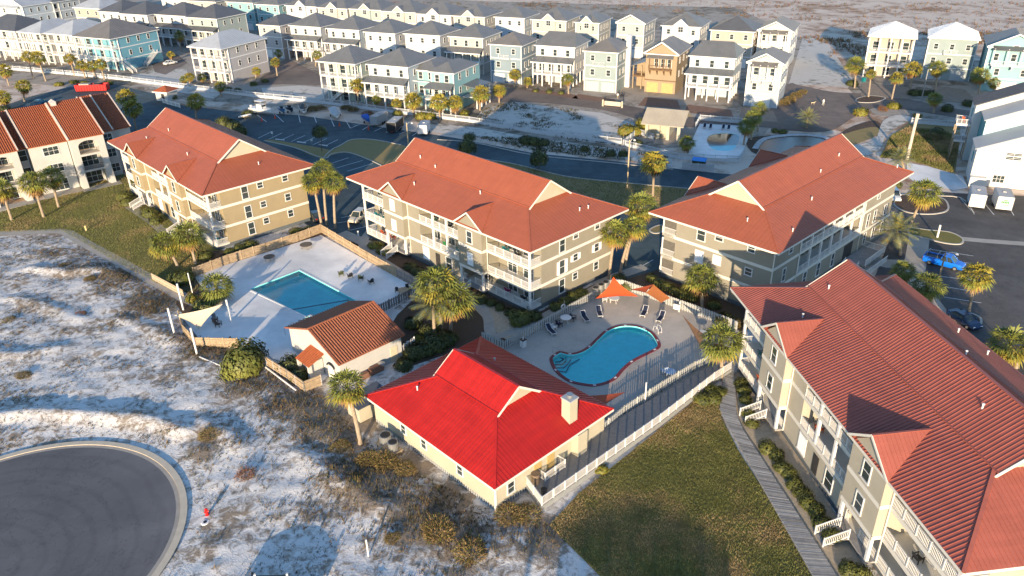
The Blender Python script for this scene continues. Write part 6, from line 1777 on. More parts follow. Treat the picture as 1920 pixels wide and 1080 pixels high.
# ------------------------------------------------------------------ vehicles
def carmesh_paint(c): return mat('car_paint_%02d%02d%02d' % tuple(int(x*99) for x in c), c, .25, .03, 1, spec=.6)
def loft(b, secs, mi=0, caps=True):
    """secs: list of (x, [(y,z)...]) rings of equal count"""
    k0 = []; n = len(secs[0][1])
    for x, ring in secs:
        k0.append(len(b.v)); b.v += [(x, y, z) for y, z in ring]
    for a, c in zip(k0, k0[1:]):
        for j in range(n):
            b.f.append((a+j, a+(j+1) % n, c+(j+1) % n, c+j)); b.m.append(mi)
    if caps:
        b.f.append(tuple(k0[0]+j for j in range(n))[::-1]); b.m.append(mi); b.f.append(tuple(k0[-1]+j for j in range(n))); b.m.append(mi)
def ring8(w, z0, z1, tap=.12):
    h = z1-z0; return [(-w*.92, z0), (w*.92, z0), (w, z0+h*.3), (w, z0+h*.62), (w-tap, z1), (-w+tap, z1), (-w, z0+h*.62), (-w, z0+h*.3)]
def car(label, px, head_px, col, kind='sedan', L=4.6, cat='car', name='parked_car', group='parked cars'):
    x, y = at(*px); hx, hy = at(*head_px); rz = math.atan2(hy-y, hx-x)
    t = thing(name, label, cat, (x, y, .01), rz, group); p = carmesh_paint(col); W_ = .9
    if kind == 'pickup': L = 5.6; W_ = .98
    h = L/2; b = MB()
    zt = .98 if kind != 'pickup' else 1.12
    loft(b, [(-h, ring8(W_*.86, .45, zt-.12)), (-h+.15, ring8(W_*.97, .30, zt)), (-h*.4, ring8(W_, .28, zt)), (h*.35, ring8(W_, .28, zt)), (h*.75, ring8(W_*.97, .30, zt-.10)), (h-.12, ring8(W_*.90, .32, zt-.22)), (h, ring8(W_*.78, .40, zt-.36))])
    b.build('body', p, t, smooth=False)
    top = {'sedan': 1.45, 'suv': 1.68, 'pickup': 1.86}[kind]
    c = {'sedan': (-h*.72, -h*.38, h*.12, h*.48), 'suv': (-h*.92, -h*.72, h*.12, h*.46), 'pickup': (-h*.16, -h*.08, h*.30, h*.56)}[kind]
    g = MB()
    def cab(i, x, w0, z0): return (x, [(-w0, z0-.02), (w0, z0-.02), (w0, z0), (-w0, z0)])
    lo, hi = zt-.03, top-.05; wl, wh = W_*.93, W_*.74
    A = [(c[0],-wl,lo),(c[3],-wl,lo),(c[3],wl,lo),(c[0],wl,lo)]; Bq = [(c[1],-wh,hi),(c[2],-wh,hi),(c[2],wh,hi),(c[1],wh,hi)]
    for i in range(4): g.poly([A[i], A[(i+1)%4], Bq[(i+1)%4], Bq[i]])
    g.build('window', M_glass, t)
    r = MB(); r.slab([(c[1]-.04,-wh-.02,top),(c[2]+.04,-wh-.02,top),(c[2]+.04,wh+.02,top),(c[1]-.04,wh+.02,top)], .07)
    for i in range(4): r.bar(A[i], Bq[i], .09, .09)
    for s in (-1, 1): r.bar(((c[0]+c[3])/2, s*wl, lo), ((c[1]+c[2])/2, s*wh, hi), .09, .06)
    r.build('roof', p, t)
    for sx in (-h*.62, h*.62):
        for s in (-1, 1):
            wh_ = MB().tube([(0,s*.11,0),(0,-s*.11,0)], .34, 14).build('wheel', M_tyre, t, (sx, s*(W_-.10), .34))
            MB().tube([(0,s*.10,0),(0,s*.12,0)], .20, 10).build('rim', M_metal, wh_)
    for s in (-1, 1):
        MB().box((h-.07, s*W_*.62, zt-.33), (.08, .34, .13)).build('headlight', mat('headlamp_lens', (.7,.72,.72), .1), t)
        MB().box((-h+.03, s*W_*.68, zt-.22), (.08, .30, .16)).build('tail_light', mat('tail_lens', (.35,.01,.01), .2), t)
        MB().box((c[3]-.25, s*(W_+.08), zt+.06), (.14, .2, .13)).build('mirror', p, t)
    if kind == 'pickup':
        q = MB(); q.bb(-h+.18, c[0]-.06, -W_*.80, W_*.80, zt-.0, zt+.012); q.build('cargo_bed', M_black, t)
        q = MB()
        for s in (-1, 1): q.bb(-h+.1, c[0], s*W_*.97-.06, s*W_*.97+.06, zt, zt+.16)
        q.bb(-h+.05, -h+.15, -W_*.9, W_*.9, zt-.1, zt+.16); q.build('bed_side', p, t)
        q = MB()
        for s in (-1, 1):
            for xx in (-h+.5, -.9): q.bar((xx,s*.8,zt),(xx,s*.8,zt+.75), .07)
        for xx in (-h+.5, -.9): q.bar((xx,-.85,zt+.75),(xx,.85,zt+.75), .07)
        q.build('rack', M_metal, t)
    return t
car('pale gold crossover parked beside the central block, nose towards the wooden fence', (672,412), (662,420), (.52,.47,.38), 'suv', 4.7)
car('bright blue pickup truck with roof rack in the right parking lot', (1768,498), (1800,506), (.005,.14,.62), 'pickup', cat='pickup', name='pickup_truck')
car('dark blue car half hidden behind the near roof, by the palm island', (1806,606), (1822,616), (.012,.03,.08), 'sedan')
car('teal blue car parked behind the terracotta roofs at the left', (76,196), (94,190), (.01,.10,.17), 'sedan')
car('second dark blue car left of the teal one', (62,202), (80,196), (.012,.05,.10), 'sedan')
car('white van under the shaded houses at the top left', (118,30), (130,32), (.62,.62,.60), 'suv', 5.2)
car('white car by the sand between the blue and the pinkish house', (320,121), (330,119), (.62,.62,.60), 'sedan')
car('white car under the eave of the walkway block, by the mulch island', (1674,372), (1680,380), (.62,.62,.60), 'suv')
car('dark car in the shade between the two left blocks', (592,410), (586,405), (.02,.025,.03), 'sedan')
def trailer(label, px, front_px, L, W_, H, body, roof_c=None, name='cargo_trailer', deco=False):
    x, y = at(*px); fx, fy = at(*front_px); rz = math.atan2(fy-y, fx-x)
    t = thing(name, label, 'trailer', (x, y, .01), rz, 'enclosed trailers')
    b = MB(); h = L/2
    loft(b, [(-h, [(-W_/2,.45),(W_/2,.45),(W_/2,H-.08),(W_/2-.08,H),(-W_/2+.08,H),(-W_/2,H-.08)]), (h-.1, [(-W_/2,.45),(W_/2,.45),(W_/2,H-.08),(W_/2-.08,H),(-W_/2+.08,H),(-W_/2,H-.08)]), (h+.25, [(-W_/2*.72,.5),(W_/2*.72,.5),(W_/2*.72,H-.18),(W_/2*.65,H-.1),(-W_/2*.65,H-.1),(-W_/2*.72,H-.18)])])
    b.build('body', body, t)
    if roof_c: MB().bb(-h+.05, h-.1, -W_/2+.1, W_/2-.1, H, H+.03).build('roof', roof_c, t)
    MB().box((.2,0,H+.07), (.5,.5,.14)).build('roof_vent', M_metal, t)
    tr = MB()
    for s in (-1, 1):
        for zz in (.45, H-.06): tr.bar((-h, s*(W_/2+.01), zz), (h-.1, s*(W_/2+.01), zz), .05, .09)
        for xx in (-h, h-.1): tr.bar((xx, s*(W_/2+.01), .45), (xx, s*(W_/2+.01), H-.05), .06)
    tr.build('edge_trim', M_metal, t)
    MB().bb(-.02, .02, -W_/2+.12, W_/2-.12, .55, H-.15).build('rear_door', body, t, (-h-.02, 0, 0))
    for s in (-1, 1):
        for xx in (-.45, .45): MB().tube([(0,-.1,0),(0,.1,0)], .33, 12).build('wheel', M_tyre, t, (xx, s*(W_/2+.02), .33))
        MB().bb(-1, 1, -.1, .1, .66, .72).build('fender', M_metal, t, (0, s*(W_/2+.06), 0))
    b = MB()
    for s in (-1, 1): b.bar((h-.1, s*W_*.4, .5), (h+1.4, 0, .5), .08)
    b.bar((h+1.3,0,.0),(h+1.3,0,.6), .06); b.build('tow_bar', M_black, t)
    return t
t = trailer('grey wrapped trailer left of the black trailer in the back lot', (712,232), (726,224), 5.6, 2.1, 2.5, mat('grey_trailer_side', (.30,.31,.31), .5, .1), M_greyroof)
t = trailer('black box trailer with grey roof in the back lot', (742,244), (756,232), 6.0, 2.3, 2.6, M_black, mat('pale_trailer_roof', (.40,.40,.39), .6, .1))
t = trailer('white box trailer at the right end of the back lot', (796,250), (800,244), 4.4, 2.2, 2.5, mat('white_trailer_side', (.55,.56,.56), .45, .05), M_greyroof)
M_wtr = mat('white_trailer_side')if False else MATS['white_trailer_side']
t1 = trailer('plain white box trailer, left of the pair at the townhouses', (1828,384), (1826,366), 5.0, 2.4, 2.7, M_wtr, M_greyroof)
t2 = trailer('white box trailer with a green emblem on its rear door, by the townhouses', (1876,388), (1868,368), 5.0, 2.4, 2.7, M_wtr, M_greyroof)
e = MB()
for k in range(5): e.bb(-.012,.0, -.55+k*.24, -.37+k*.24, 1.55, 1.95)
e.bb(-.012,.0,-.6,.6,1.2,1.3); e.bb(-.012,0,-.3,.3,2.05,2.2)
e.build('green_emblem', M_green, t2, (-2.55,0,0))
def boat(label, px, bow_px, L, hull, style, cover=None):
    x, y = at(*px); fx, fy = at(*bow_px); rz = math.atan2(fy-y, fx-x)
    t = thing('motor_boat' if style != 'ski' else 'jet_ski', label, 'boat' if style != 'ski' else 'jet ski', (x, y, .01), rz, 'boats parked on trailers')
    W_ = L*.17; z0, z1 = .6, 1.55; b = MB(); secs = []
    for f in (-.5, -.2, .1, .3, .42, .5):
        k = 1 if f < .1 else max(.06, 1-((f-.1)/.4)**2)
        secs.append((L*f, [(0, z0+.15*(1-k)), (W_*.7*k, z0+.2), (W_*k, z1-.25), (W_*k*1.02, z1+(.25*(1-k))), (-W_*k*1.02, z1+(.25*(1-k))), (-W_*k, z1-.25), (-W_*.7*k, z0+.2)]))
    loft(b, secs); b.build('hull', hull, t)
    if style == 'cabin':
        c = MB(); c.bb(-.9, .9, -.75, .75, z1, z1+1.1); c.build('cabin', M_white, t)
        MB().bb(-.8,.95,-.68,.68,z1+.5,z1+.95).build('cabin_window', M_glass, t, (.0,0,0))
        MB().bb(-1.3, 1.2, -.9, .9, z1+1.9, z1+2.0).build('hard_top', M_white, t)
        q = MB()
        for xx in (-1.1, 1.0):
            for s in (-1, 1): q.bar((xx,s*.8,z1),(xx,s*.8,z1+1.9), .06)
        q.build('top_frame', M_metal, t)
        MB().bb(-L*.5-.4,-L*.5,-.25,.25,.9,2.0).build('outboard', M_white, t)
    elif cover:
        secs = []
        for f in (-.5, -.3, 0, .25, .42, .5):
            k = 1 if f < .1 else max(.05, 1-((f-.1)/.4)**2); hh = .75*(1-abs(f+.05)*1.6)
            secs.append((L*f*1.01, [(-W_*k*1.05, z1-.2), (W_*k*1.05, z1-.2), (W_*k*.9, z1+.15), (W_*.25*k, z1+max(.2, hh)+.2), (-W_*.25*k, z1+max(.2, hh)+.2), (-W_*k*.9, z1+.15)]))
        c = MB(); loft(c, secs); c.build('cover', cover, t)
    else:
        MB().bb(-.9,.3,-.25,.25,z1,z1+.45).build('seat', M_black, t); MB().bar((.5,0,z1),(.2,0,z1+.6), .12).bar((.2,-.4,z1+.6),(.2,.4,z1+.6), .06).build('handlebar', M_black, t)
    tr = MB()
    for s in (-1, 1): tr.bar((-L*.45,s*W_*.7,.5),(L*.3,s*W_*.7,.5), .08); tr.bar((L*.3,s*W_*.7,.5),(L*.62,0,.45), .08)
    tr.bar((L*.60,0,0),(L*.60,0,.9), .07); tr.build('boat_trailer', M_metal, t)
    for s in (-1, 1): MB().tube([(0,-.1,0),(0,.1,0)], .3, 12).build('wheel', M_tyre, t, (-L*.15, s*W_*.95, .3))
    return t
M_hullw = mat('white_gelcoat', (.72,.70,.66), .25, .04)
boat('white fishing boat with hard top, leftmost in the back lot', (492,214), (505,216), 7.0, M_hullw, 'cabin')
boat('blue jet ski on a trailer between the fishing boat and the black covered boat', (530,214), (540,220), 3.4, mat('blue_gelcoat', (.05,.12,.22), .3), 'ski')
boat('second jet ski, darker, beside the black covered boat', (545,212), (555,216), 3.2, mat('dark_gelcoat', (.02,.03,.05), .3), 'ski')
boat('boat under a black cover in the back lot', (570,212), (574,226), 6.4, M_hullw, 'cover', M_black)
boat('boat wrapped in a pale grey cover in the back lot', (630,220), (637,236), 7.6, M_hullw, 'cover', mat('grey_boat_cover', (.40,.42,.43), .7, .08))
boat('small boat under a bright blue cover beside the grey trailer', (690,232), (700,238), 4.4, mat('blue_gelcoat2', (.03,.10,.30), .3), 'cover', mat('blue_cover', (.02,.10,.42), .7, .1))
for k, (p, where) in enumerate((((516,222), 'left of the jet skis'), ((491,227), 'near the white fishing boat'), ((637,236), 'before the grey covered boat'), ((691,243), 'before the blue covered boat'), ((735,248), 'before the black trailer'), ((742,241), 'beside the black trailer wheel'))):
    x, y = at(*p); c = MB(); c.box((0,0,.03), (.5,.5,.06)); c.tube([(0,0,.05),(0,0,1.0)], [.2,.05], 10)
    tag(c.build('traffic_cone', M_cone, None, (x, y, .01)), 'orange traffic cone '+where+' in the back lot', 'traffic cone', 'cones in the back lot')
# kayak trailer left of the boats
x, y = at(460, 222); t = thing('utility_trailer', 'small open trailer with pale planks left of the fishing boat', 'trailer', (x, y, 0), .3)
MB().bb(-1.5,1.5,-.8,.8,.5,.6).build('deck', M_wood, t)
for s in (-1, 1): MB().tube([(0,-.1,0),(0,.1,0)], .3, 10).build('wheel', M_tyre, t, (0,s*.9,.3))
b = MB()
for k in range(5): b.bar((-1.6+.1*k,-.5+.25*k,.66),(1.8-.1*k,-.4+.2*k,.9), .14)
b.build('plank_load', M_deck1, t)
# red open container
x, y = at(175, 170); t = thing('dumpster', 'long red open top dumpster with a torn liner by the white fence', 'dumpster', (x, y, .01), math.radians(2))
b = MB(); o_, i_ = [(-4.6,-1.3),(4.6,-1.3),(4.6,1.3),(-4.6,1.3)], [(-4.4,-1.15),(4.4,-1.15),(4.4,1.15),(-4.4,1.15)]
for k in range(4):
    a, c, d, f = o_[k], o_[(k+1)%4], i_[(k+1)%4], i_[k]
    fl = 1.10
    b.poly([(a[0]*.97,a[1]*.92,.2),(c[0]*.97,c[1]*.92,.2),(c[0],c[1],1.95),(a[0],a[1],1.95)]); b.poly([(a[0],a[1],1.95),(c[0],c[1],1.95),(d[0],d[1],1.95),(f[0],f[1],1.95)]); b.poly([(d[0],d[1],1.95),(d[0],d[1],.3),(f[0],f[1],.3),(f[0],f[1],1.95)])
b.poly([(p[0],p[1],.9) for p in i_]); b.build('container', M_red, t)
b = MB()
for k in range(12): xx = -4.3+k*.78; b.bb(xx-.07, xx+.07, -1.40, -1.26, .3, 1.85)
b.build('side_rib', M_red, t)
MB().bb(-3.4, -.5, -.9, .9, 1.6, 2.15).build('debris', M_concrete, t); MB().bb(.5,2.6,-.8,.8,1.5,2.05).build('debris', M_dark, t)
# dumpster pad behind the white screen
x, y = at(1310, 312); t = thing('dumpster', 'dumpster with bright blue lid behind the white picket screen', 'dumpster', (x, y, 0), math.radians(-24))
MB().bb(-1.3,1.3,-.7,.7,.1,1.4).build('container', M_leafdk, t); MB().slab([(-1.4,-.75,1.4),(1.4,-.75,1.4),(1.4,.75,1.7),(-1.4,.75,1.7)], .1).build('lid', mat('blue_lid', (.02,.22,.62), .4), t)

# ------------------------------------------------------------------ pool furniture
def lounger(label, foot, head, group='loungers by the kidney pool'):
    x, y = at(*foot); hx, hy = at(*head); rz = math.atan2(hy-y, hx-x)
    t = thing('sun_lounger', label, 'lounger', (x, y, .03), rz, group)
    L = 1.35
    f = MB()
    for s in (-1, 1): f.bar((0,s*.33,.34),(L,s*.33,.34), .06); f.bar((L,s*.33,.34),(L+.62,s*.33,.86), .06)
    f.bar((0,-.33,.34),(0,.33,.34), .06); f.bar((L+.62,-.33,.86),(L+.62,.33,.86), .06); f.build('frame', M_white, t)
    for xx in (.15, L):
        for s in (-1, 1): MB().bb(-.03,.03,-.03,.03,0,.34).build('leg', M_white, t, (xx, s*.33, 0))
    MB().bb(.04, L, -.29, .29, .33, .36).build('seat', M_navy, t)
    MB().slab([(L,-.29,.37),(L,.29,.37),(L+.6,.29,.87),(L+.6,-.29,.87)][::-1], .03).build('backrest', M_navy, t)
    return t
lounger('navy lounger nearest the clubhouse, by the white pillar', (1040,630), (1022,613))
lounger('navy lounger in the shade right of the round white table', (1102,606), (1083,582))
lounger('navy lounger in the shade nearest the orange sail table', (1126,597), (1118,574))
lounger('navy lounger in the sun, left of the sunlit pair', (1204,596), (1218,571))
lounger('navy lounger in the sun, right of the sunlit pair by the ladder', (1234,606), (1251,582))
for k, (f_, h_) in enumerate((((1320,242),(1323,234)),((1331,243),(1334,235)),((1355,244),(1358,236)),((1365,245),(1368,237)))):
    lounger('{} lounger from the pavilion on the far terrace of the small pale pool'.format(ORD[k]), f_, h_, 'loungers at the small pale pool')
def rtable(label, px, r=.6, m=None):
    x, y = at(*px); t = thing('round_table', label, 'table', (x, y, .03))
    MB().tube([(0,0,.68),(0,0,.73)], r, 20).build('tabletop', m or M_white, t)
    for k in range(4):
        a = k*PI/2+.4; MB().bar((math.cos(a)*r*.6, math.sin(a)*r*.6, .68),(math.cos(a)*r*.8, math.sin(a)*r*.8, 0), .05).build('leg', m or M_white, t)
    return t
rtable('round white table beside the shaded fence of the kidney pool', (1061,604), .75)
rtable('round white table under the orange sail', (1151,567), .75)
rtable('round pale table in the fence shadow near the boardwalk palm', (1318,633), .7)
rtable('round wooden table at the corner of the white pool deck', (757,552), .8, M_wood)
rtable('pale table in the fence shadow at the right of the kidney pool', (1256,706), .65, mat('pale_blue_plastic', (.40,.48,.58), .5))
def achair(label, px, rzdeg, m, group=None, ad=False):
    x, y = at(*px); t = thing('garden_chair', label, 'chair', (x, y, .03), math.radians(rzdeg), group)
    MB().slab([(-.3,-.32,.42),(.3,-.32,.42),(.3,.25,.32),(-.3,.25,.32)], .05).build('seat', m, t)
    b = MB()
    n = 5 if ad else 1
    for k in range(n):
        xx = -.26+.52*(k+.5)/n; b.bar((xx,.24,.30),(xx,.55 if ad else .38,1.0+(.08*math.sin(PI*(k+.5)/n) if ad else 0)), .52/n-.02, .03)
    b.build('backrest', m, t)
    for s in (-1, 1):
        MB().bb(-.06,.06,-.38,.3,.58,.62).build('armrest', m, t, (s*.36,0,0))
        for yy in (-.3, .26): MB().bb(-.03,.03,-.03,.03,0,.6).build('leg', m, t, (s*.33,yy,0))
    return t
achair('white plastic chair between the nearest lounger and the round white table', (1037,618), 130, M_white)
achair('navy sling chair left of the round white table', (1048,612), 120, M_navy); achair('navy sling chair right of the round white table', (1074,601), 60, M_navy)
achair('white chair left of the table under the orange sail', (1133,565), 90, M_white); achair('white chair behind the table under the orange sail', (1144,562), 40, M_white)
achair('pale blue chair in the fence shadow at the right of the kidney pool', (1246,700), 200, MATS['pale_blue_plastic'])
for k, p in enumerate(((640,517),(657,521),(677,525),(696,532))):
    achair('{} dark adirondack chair from the left in the row on the white deck'.format(ORD[k]), p, (200,205,180,215)[k], M_black if k % 2 else M_leafdk, 'adirondack chairs on the white deck', True)
achair('dark chair left of the round wooden table on the white deck', (747,548), 160, M_black); achair('dark chair behind the round wooden table on the white deck', (765,546), 20, M_black)
achair('dark folded chair under the edge of the tan sail', (404,604), 30, M_black, None, True); achair('second dark chair under the edge of the tan sail', (410,612), 80, M_black, None, True); achair('black chair by the wooden fence at the tan sail', (438,645), 80, M_black)
for lab, p, r in (('low round fire pit with stones at the far corner of the white deck', (575,466), 1.0), ('round table with dark top by the wooden fence of the white deck', (506,489), .9)):
    rtable(lab, p, r, M_trunkdark)
x, y = at(981, 650); t = thing('pillar', 'white square pillar with dark cap at the grey fence, near the clubhouse', 'pillar', (x, y, .02), .7)
MB().bb(-.3,.3,-.3,.3,0,1.0).build('shaft', M_white, t); MB().bb(-.34,.34,-.34,.34,1.0,1.06).build('cap', M_black, t); MB().bb(-.06,.06,-.06,.06,1.06,1.4).build('lamp', M_white, t)
# pool ladder in the sun
x, y = at(1232, 622); t = thing('pool_ladder', 'chrome ladder rails at the sunlit corner of the kidney pool', 'ladder', (x, y, .05), .5)
for s in (-1, 1): MB().tube([(s*.28,-.7,-.7),(s*.28,-.5,.6),(s*.28,-.2,.85),(s*.28,.35,.75),(s*.28,.5,0)], .03, 6).build('rail', M_white, t)
for k in range(3): MB().bar((-.28,-.62+.05*k,-.5+.3*k),(.28,-.62+.05*k,-.5+.3*k), .1,.03).build('rung', M_white, t)
x, y = at(1268, 588); tag(MB().bb(-.45,.45,-.02,.02,.55,1.35).build('rules_sign', M_white, None, (x, y+.1, 0), -.55), 'blank looking white sign panel on the grey fence behind the sunlit loungers', 'sign')
x, y = at(1056, 592); b = MB()
for k in range(12): a0, a1 = 2*PI*k/12, 2*PI*(k+1)/12; b.bar((.3*math.cos(a0),0,1.35+.3*math.sin(a0)),(.3*math.cos(a1),0,1.35+.3*math.sin(a1)), .12)
tag(b.build('life_ring', M_white, None, (x, y+.15, 0), .65), 'white life ring hanging on the shaded fence by the round table', 'life ring')

# ------------------------------------------------------------------ shade sails and posts
def sail(label, pts, m, sag=.25, inn=.16, n=16):
    """pts: three or four (px, py, z)"""
    P = [Vector((*at(u, v, z), z)) for u, v, z in pts]; o = P[0].copy(); o.z = 0; P = [p-o for p in P]
    b = MB(); c = sum(P, Vector())/len(P)
    if len(P) == 3: P = P+[P[2]]; tri = True
    else: tri = False
    g = {}
    for i in range(n+1):
        for j in range(n+1):
            u, v = i/n, j/n
            p = P[0].lerp(P[1], u).lerp(P[3].lerp(P[2], u), v)
            ed = 1-min(1, (4*u*(1-u))*(4*v*(1-v))*1.2)
            edge = max(4*u*(1-u) if v in (0, 1) else 0, 4*v*(1-v) if u in (0, 1) else 0)
            k = inn*(4*u*(1-u)*(abs(2*v-1)**3)+4*v*(1-v)*(abs(2*u-1)**3))
            p = p.lerp(c, min(.5, k)); p.z -= sag*16*u*(1-u)*v*(1-v)*.5
            g[i, j] = p
    for i in range(n):
        for j in range(n):
            q = [g[i,j], g[i+1,j], g[i+1,j+1], g[i,j+1]]
            b.poly([tuple(x) for x in q])
    ob = b.build('shade_sail', m, None, (o.x, o.y, 0))
    return tag(ob, label, 'shade sail')
sail('tan triangular shade sail at the corner of the white pool deck', [(326,591,2.2),(418,570,3.0),(373,618,.7)], M_tan, .5)
sail('bright orange pointed shade sail over the round table', [(1150,519,4.2),(1197,556,2.5),(1117,560,2.5)], M_orange, .3, .22)
sail('orange half of the folded shade sail outside the grey fence, behind the loungers', [(1225,533,3.3),(1257,559,2.4),(1240,568,2.1),(1211,549,2.8)], mat('sunlit_half_cloth', (.40,.13,.035), .75, .08), .1, .05)  # one sail: its lit and shaded halves are put into two cloth colours
sail('shaded rust half of the folded shade sail outside the grey fence', [(1181,543,2.4),(1225,533,3.28),(1211,549,2.78)], M_rust, .15, .1)
sail('rust shade sail edge peeking out behind the red roof of the clubhouse', [(1173,735,1.95),(1100,742,2.8),(1112,775,2.7)], M_rust, .2, .12)
sail('brown shade sail seen edge on at the right of the kidney pool', [(1279,590,1.95),(1322,628,2.2),(1318,660,1.6)], mat('brown_sail_cloth', (.22,.12,.06), .8), .2, .2)
def post(label, base, top_v, r=.11, m=None, cap=None, name='post', cat='post', group=None):
    x, y = at(*base); H = height_at(base, top_v)
    t = MB().tube([(0,0,0),(0,0,H)], r, 10).build(name, m or M_white, None, (x, y, 0), smooth=False)
    return tag(t, label, cat, group)
for lab, b_, tv in (('thick white sail post on the dune, left of three at the tan sail', (328,629), 578), ('thick white sail post beside the concrete path end', (344,581), 532), ('thick white sail post in front of the curved wooden fence', (370,666), 615), ('thick white sail post standing on the white deck at the tan sail', (433,603), 562), ('slim white post with a box by the bush at the pool deck', (361,549), 512), ('white post at the outer fence behind the sunlit loungers', (1273,585), 565), ('pale post under the fold of the outer orange sail', (1210,553), 544), ('grey white post by the ramp fence near the small brown sail', (1209,758), 717), ('white post at the end of the ramp fence beside the boardwalk palm', (1315,668), 655), ('white marker post on the dune sand at the bottom', (691,1043), 1012)):
    post(lab, b_, tv, .13 if 'thick' in lab else .08)
for lab, a_, c_ in (('white pipe lying on the dune left of the big round bush', (374,671), (424,692)), ('long white pipe lying beside the capped wooden fence', (498,690), (556,734))):
    a, c = at(*a_), at(*c_); tag(MB().tube([(0,0,.14),(c[0]-a[0],c[1]-a[1],.14)], .11, 8).build('pipe', M_white, None, (a[0], a[1], 0)), lab, 'pipe')
# rough timber beside the fence
a, c = at(520,722), at(557,752); b = MB()
for k in range(4): b.bar((k*.25,-k*.3,.06+.03*k),(c[0]-a[0]+k*.2,c[1]-a[1]-k*.28,.07), .16, .06)
tag(b.build('timber', M_trunkdark, None, (a[0], a[1], 0)), 'weathered boards lying on the dune beside the white pipe', 'boards')

# ------------------------------------------------------------------ lamps, utilities
def lamp(label, base, top_v, arm=1.2, m=None, rz=0.0, r=.11):
    x, y = at(*base); H = height_at(base, top_v); t = thing('street_lamp', label, 'street lamp', (x, y, 0), rz)
    MB().tube([(0,0,0),(0,0,H)], [r*1.25, r], 9).build('pole', m or M_wood, t)
    MB().tube([(0,0,H-.5),(arm*.5,0,H+.1),(arm,0,H)], .04, 6).build('arm', M_metal, t)
    MB().tube([(arm,0,H-.28),(arm,0,H-.05)], [.26,.14], 12).build('lamp_head', M_white, t)
    return t
lamp('tall wooden lamp pole on the grass between the two middle blocks', (1176,352), 262, 1.0, mat('pale_pole_wood', (.46,.36,.22), .8, .15), .3)
lamp('wooden lamp pole behind the peak of the central block', (766,276), 230, 1.2, MATS['pale_pole_wood'], .2)
lamp('brown lamp pole with a curved arm in front of the blue pickup', (1761,520), 473, 1.5, M_wood, -.2)
lamp('grey lamp pole on the brick street before the grey green house', (1727,190), 130, 1.0, M_metal, .4); lamp('thin black lamp post at the street bend by the dusky blue house', (985,168), 128, .5, M_black, .2, .07)
post('white bollard light with cap on the grass island of the right lot', (1757,446), 422, .16, M_white, name='bollard_light', cat='bollard light'); post('short yellowish bollard on the left lawn', (162,432), 423, .16, mat('yellow_bollard', (.55,.42,.20), .7), name='bollard', cat='bollard')
post('wooden bollard beside the pale gold crossover', (655,433), 415, .13, M_wood, name='bollard', cat='bollard'); post('white bollard light at the bend of the path by the crossover', (672,442), 433, .14, M_white, name='bollard_light', cat='bollard light'); post('brown sign post in the mulch by the end wall of the central block', (1058,582), 564, .08, M_wood)
for lab, p in (('small blue accessible parking sign beside the painted bays', (586,276)), ('white sign on a post left of the painted bays', (512,262))):
    x, y = at(*p); t = thing('parking_sign', lab, 'sign', (x, y, 0)); MB().bb(-.03,.03,-.03,.03,0,1.9).build('post', M_metal, t); MB().bb(-.25,.25,-.05,-.03,1.4,2.0).build('panel', M_white, t)
def ac(label, px, s=.9, h=.95, base=.5):
    x, y = at(*px); t = thing('air_conditioner', label, 'air conditioner', (x, y, 0), -.75); 
    MB().bb(-s*.62,s*.62,-s*.62,s*.62,base-.12,base).build('stand', M_wood, t)
    for q in ((-1,-1),(1,-1),(1,1),(-1,1)): MB().bb(-.06,.06,-.06,.06,0,base-.1).build('stand_leg', M_wood, t, (q[0]*s*.5, q[1]*s*.5, 0))
    MB().tube([(0,0,base),(0,0,base+h)], s*.5, 16).build('casing', M_metal, t); MB().tube([(0,0,base+h),(0,0,base+h+.05)], [s*.42,s*.38], 16).build('fan_grille', M_black, t)
ac('round air conditioner on a wooden stand, nearest the dune, by the clubhouse wall', (739,853), 1.1, 1.0, .7)
ac('second air conditioner with brown top close to the clubhouse wall', (725,838), 1.3, .9, .7)
ac('air conditioner by the end wall of the central block, nearest the orange sail', (1116,556)); ac('middle air conditioner of three by the end wall of the central block', (1126,550)); ac('air conditioner by the end wall of the central block, next to the palm', (1135,545))
x, y = at(690, 782); t = thing('shed', 'low cream shed with flat dark roof behind the lone palm at the clubhouse', 'shed', (x, y+1.2, 0), math.radians(43))
MB().bb(-2,2,-1.2,1.2,0,1.9).build('wall', M_cream, t); MB().slab([(-2.2,-1.4,1.95),(2.2,-1.4,1.95),(2.2,1.4,2.2),(-2.2,1.4,2.2)], .1).build('roof', M_slate, t)
for lab, p, r, h in (('slatted brown trash bin on the white railed deck', (1004,905), .42, 1.1), ('low black planter near the corner of the white railed deck', (1020,925), .3, .5)):
    x, y = at(p[0], p[1], .68); tag(MB().tube([(0,0,0),(0,0,h)], [r*.9, r], 14).tube([(0,0,h),(0,0,h+.04)], [r*1.05, r*1.05], 14).build('trash_bin', mat('brown_slat', (.17,.12,.08), .8, .3, 6) if h > 1 else M_black, None, (x, y, .68)), lab, 'trash bin' if h > 1 else 'planter')
x, y = at(1030, 882, .68); t = thing('railed_gate', 'white railed stair well on the deck next to the red roofed clubhouse', 'railing', (x, y, .68), CB[2]+PI/2)
railing(t, (-1.4,-.8,0),(1.4,-.8,0),0,2); railing(t, (1.4,-.8,0),(1.4,.8,0),0,1); railing(t, (-1.4,.8,0),(-1.4,-.8,0),0,1)
x, y = at(389, 966); t = thing('fire_hydrant', 'red fire hydrant on the sand right of the cul-de-sac', 'fire hydrant', (x, y, 0))
MB().tube([(0,0,0),(0,0,.08),(0,0,.09),(0,0,.62),(0,0,.75),(0,0,.84)], [.2,.2,.14,.14,.16,.05], 12).build('barrel', M_red, t)
for a in (0, 2.1, 4.2): MB().tube([(0,0,.5),(math.cos(a)*.24, math.sin(a)*.24, .5)], .07, 8).build('outlet', M_red, t)
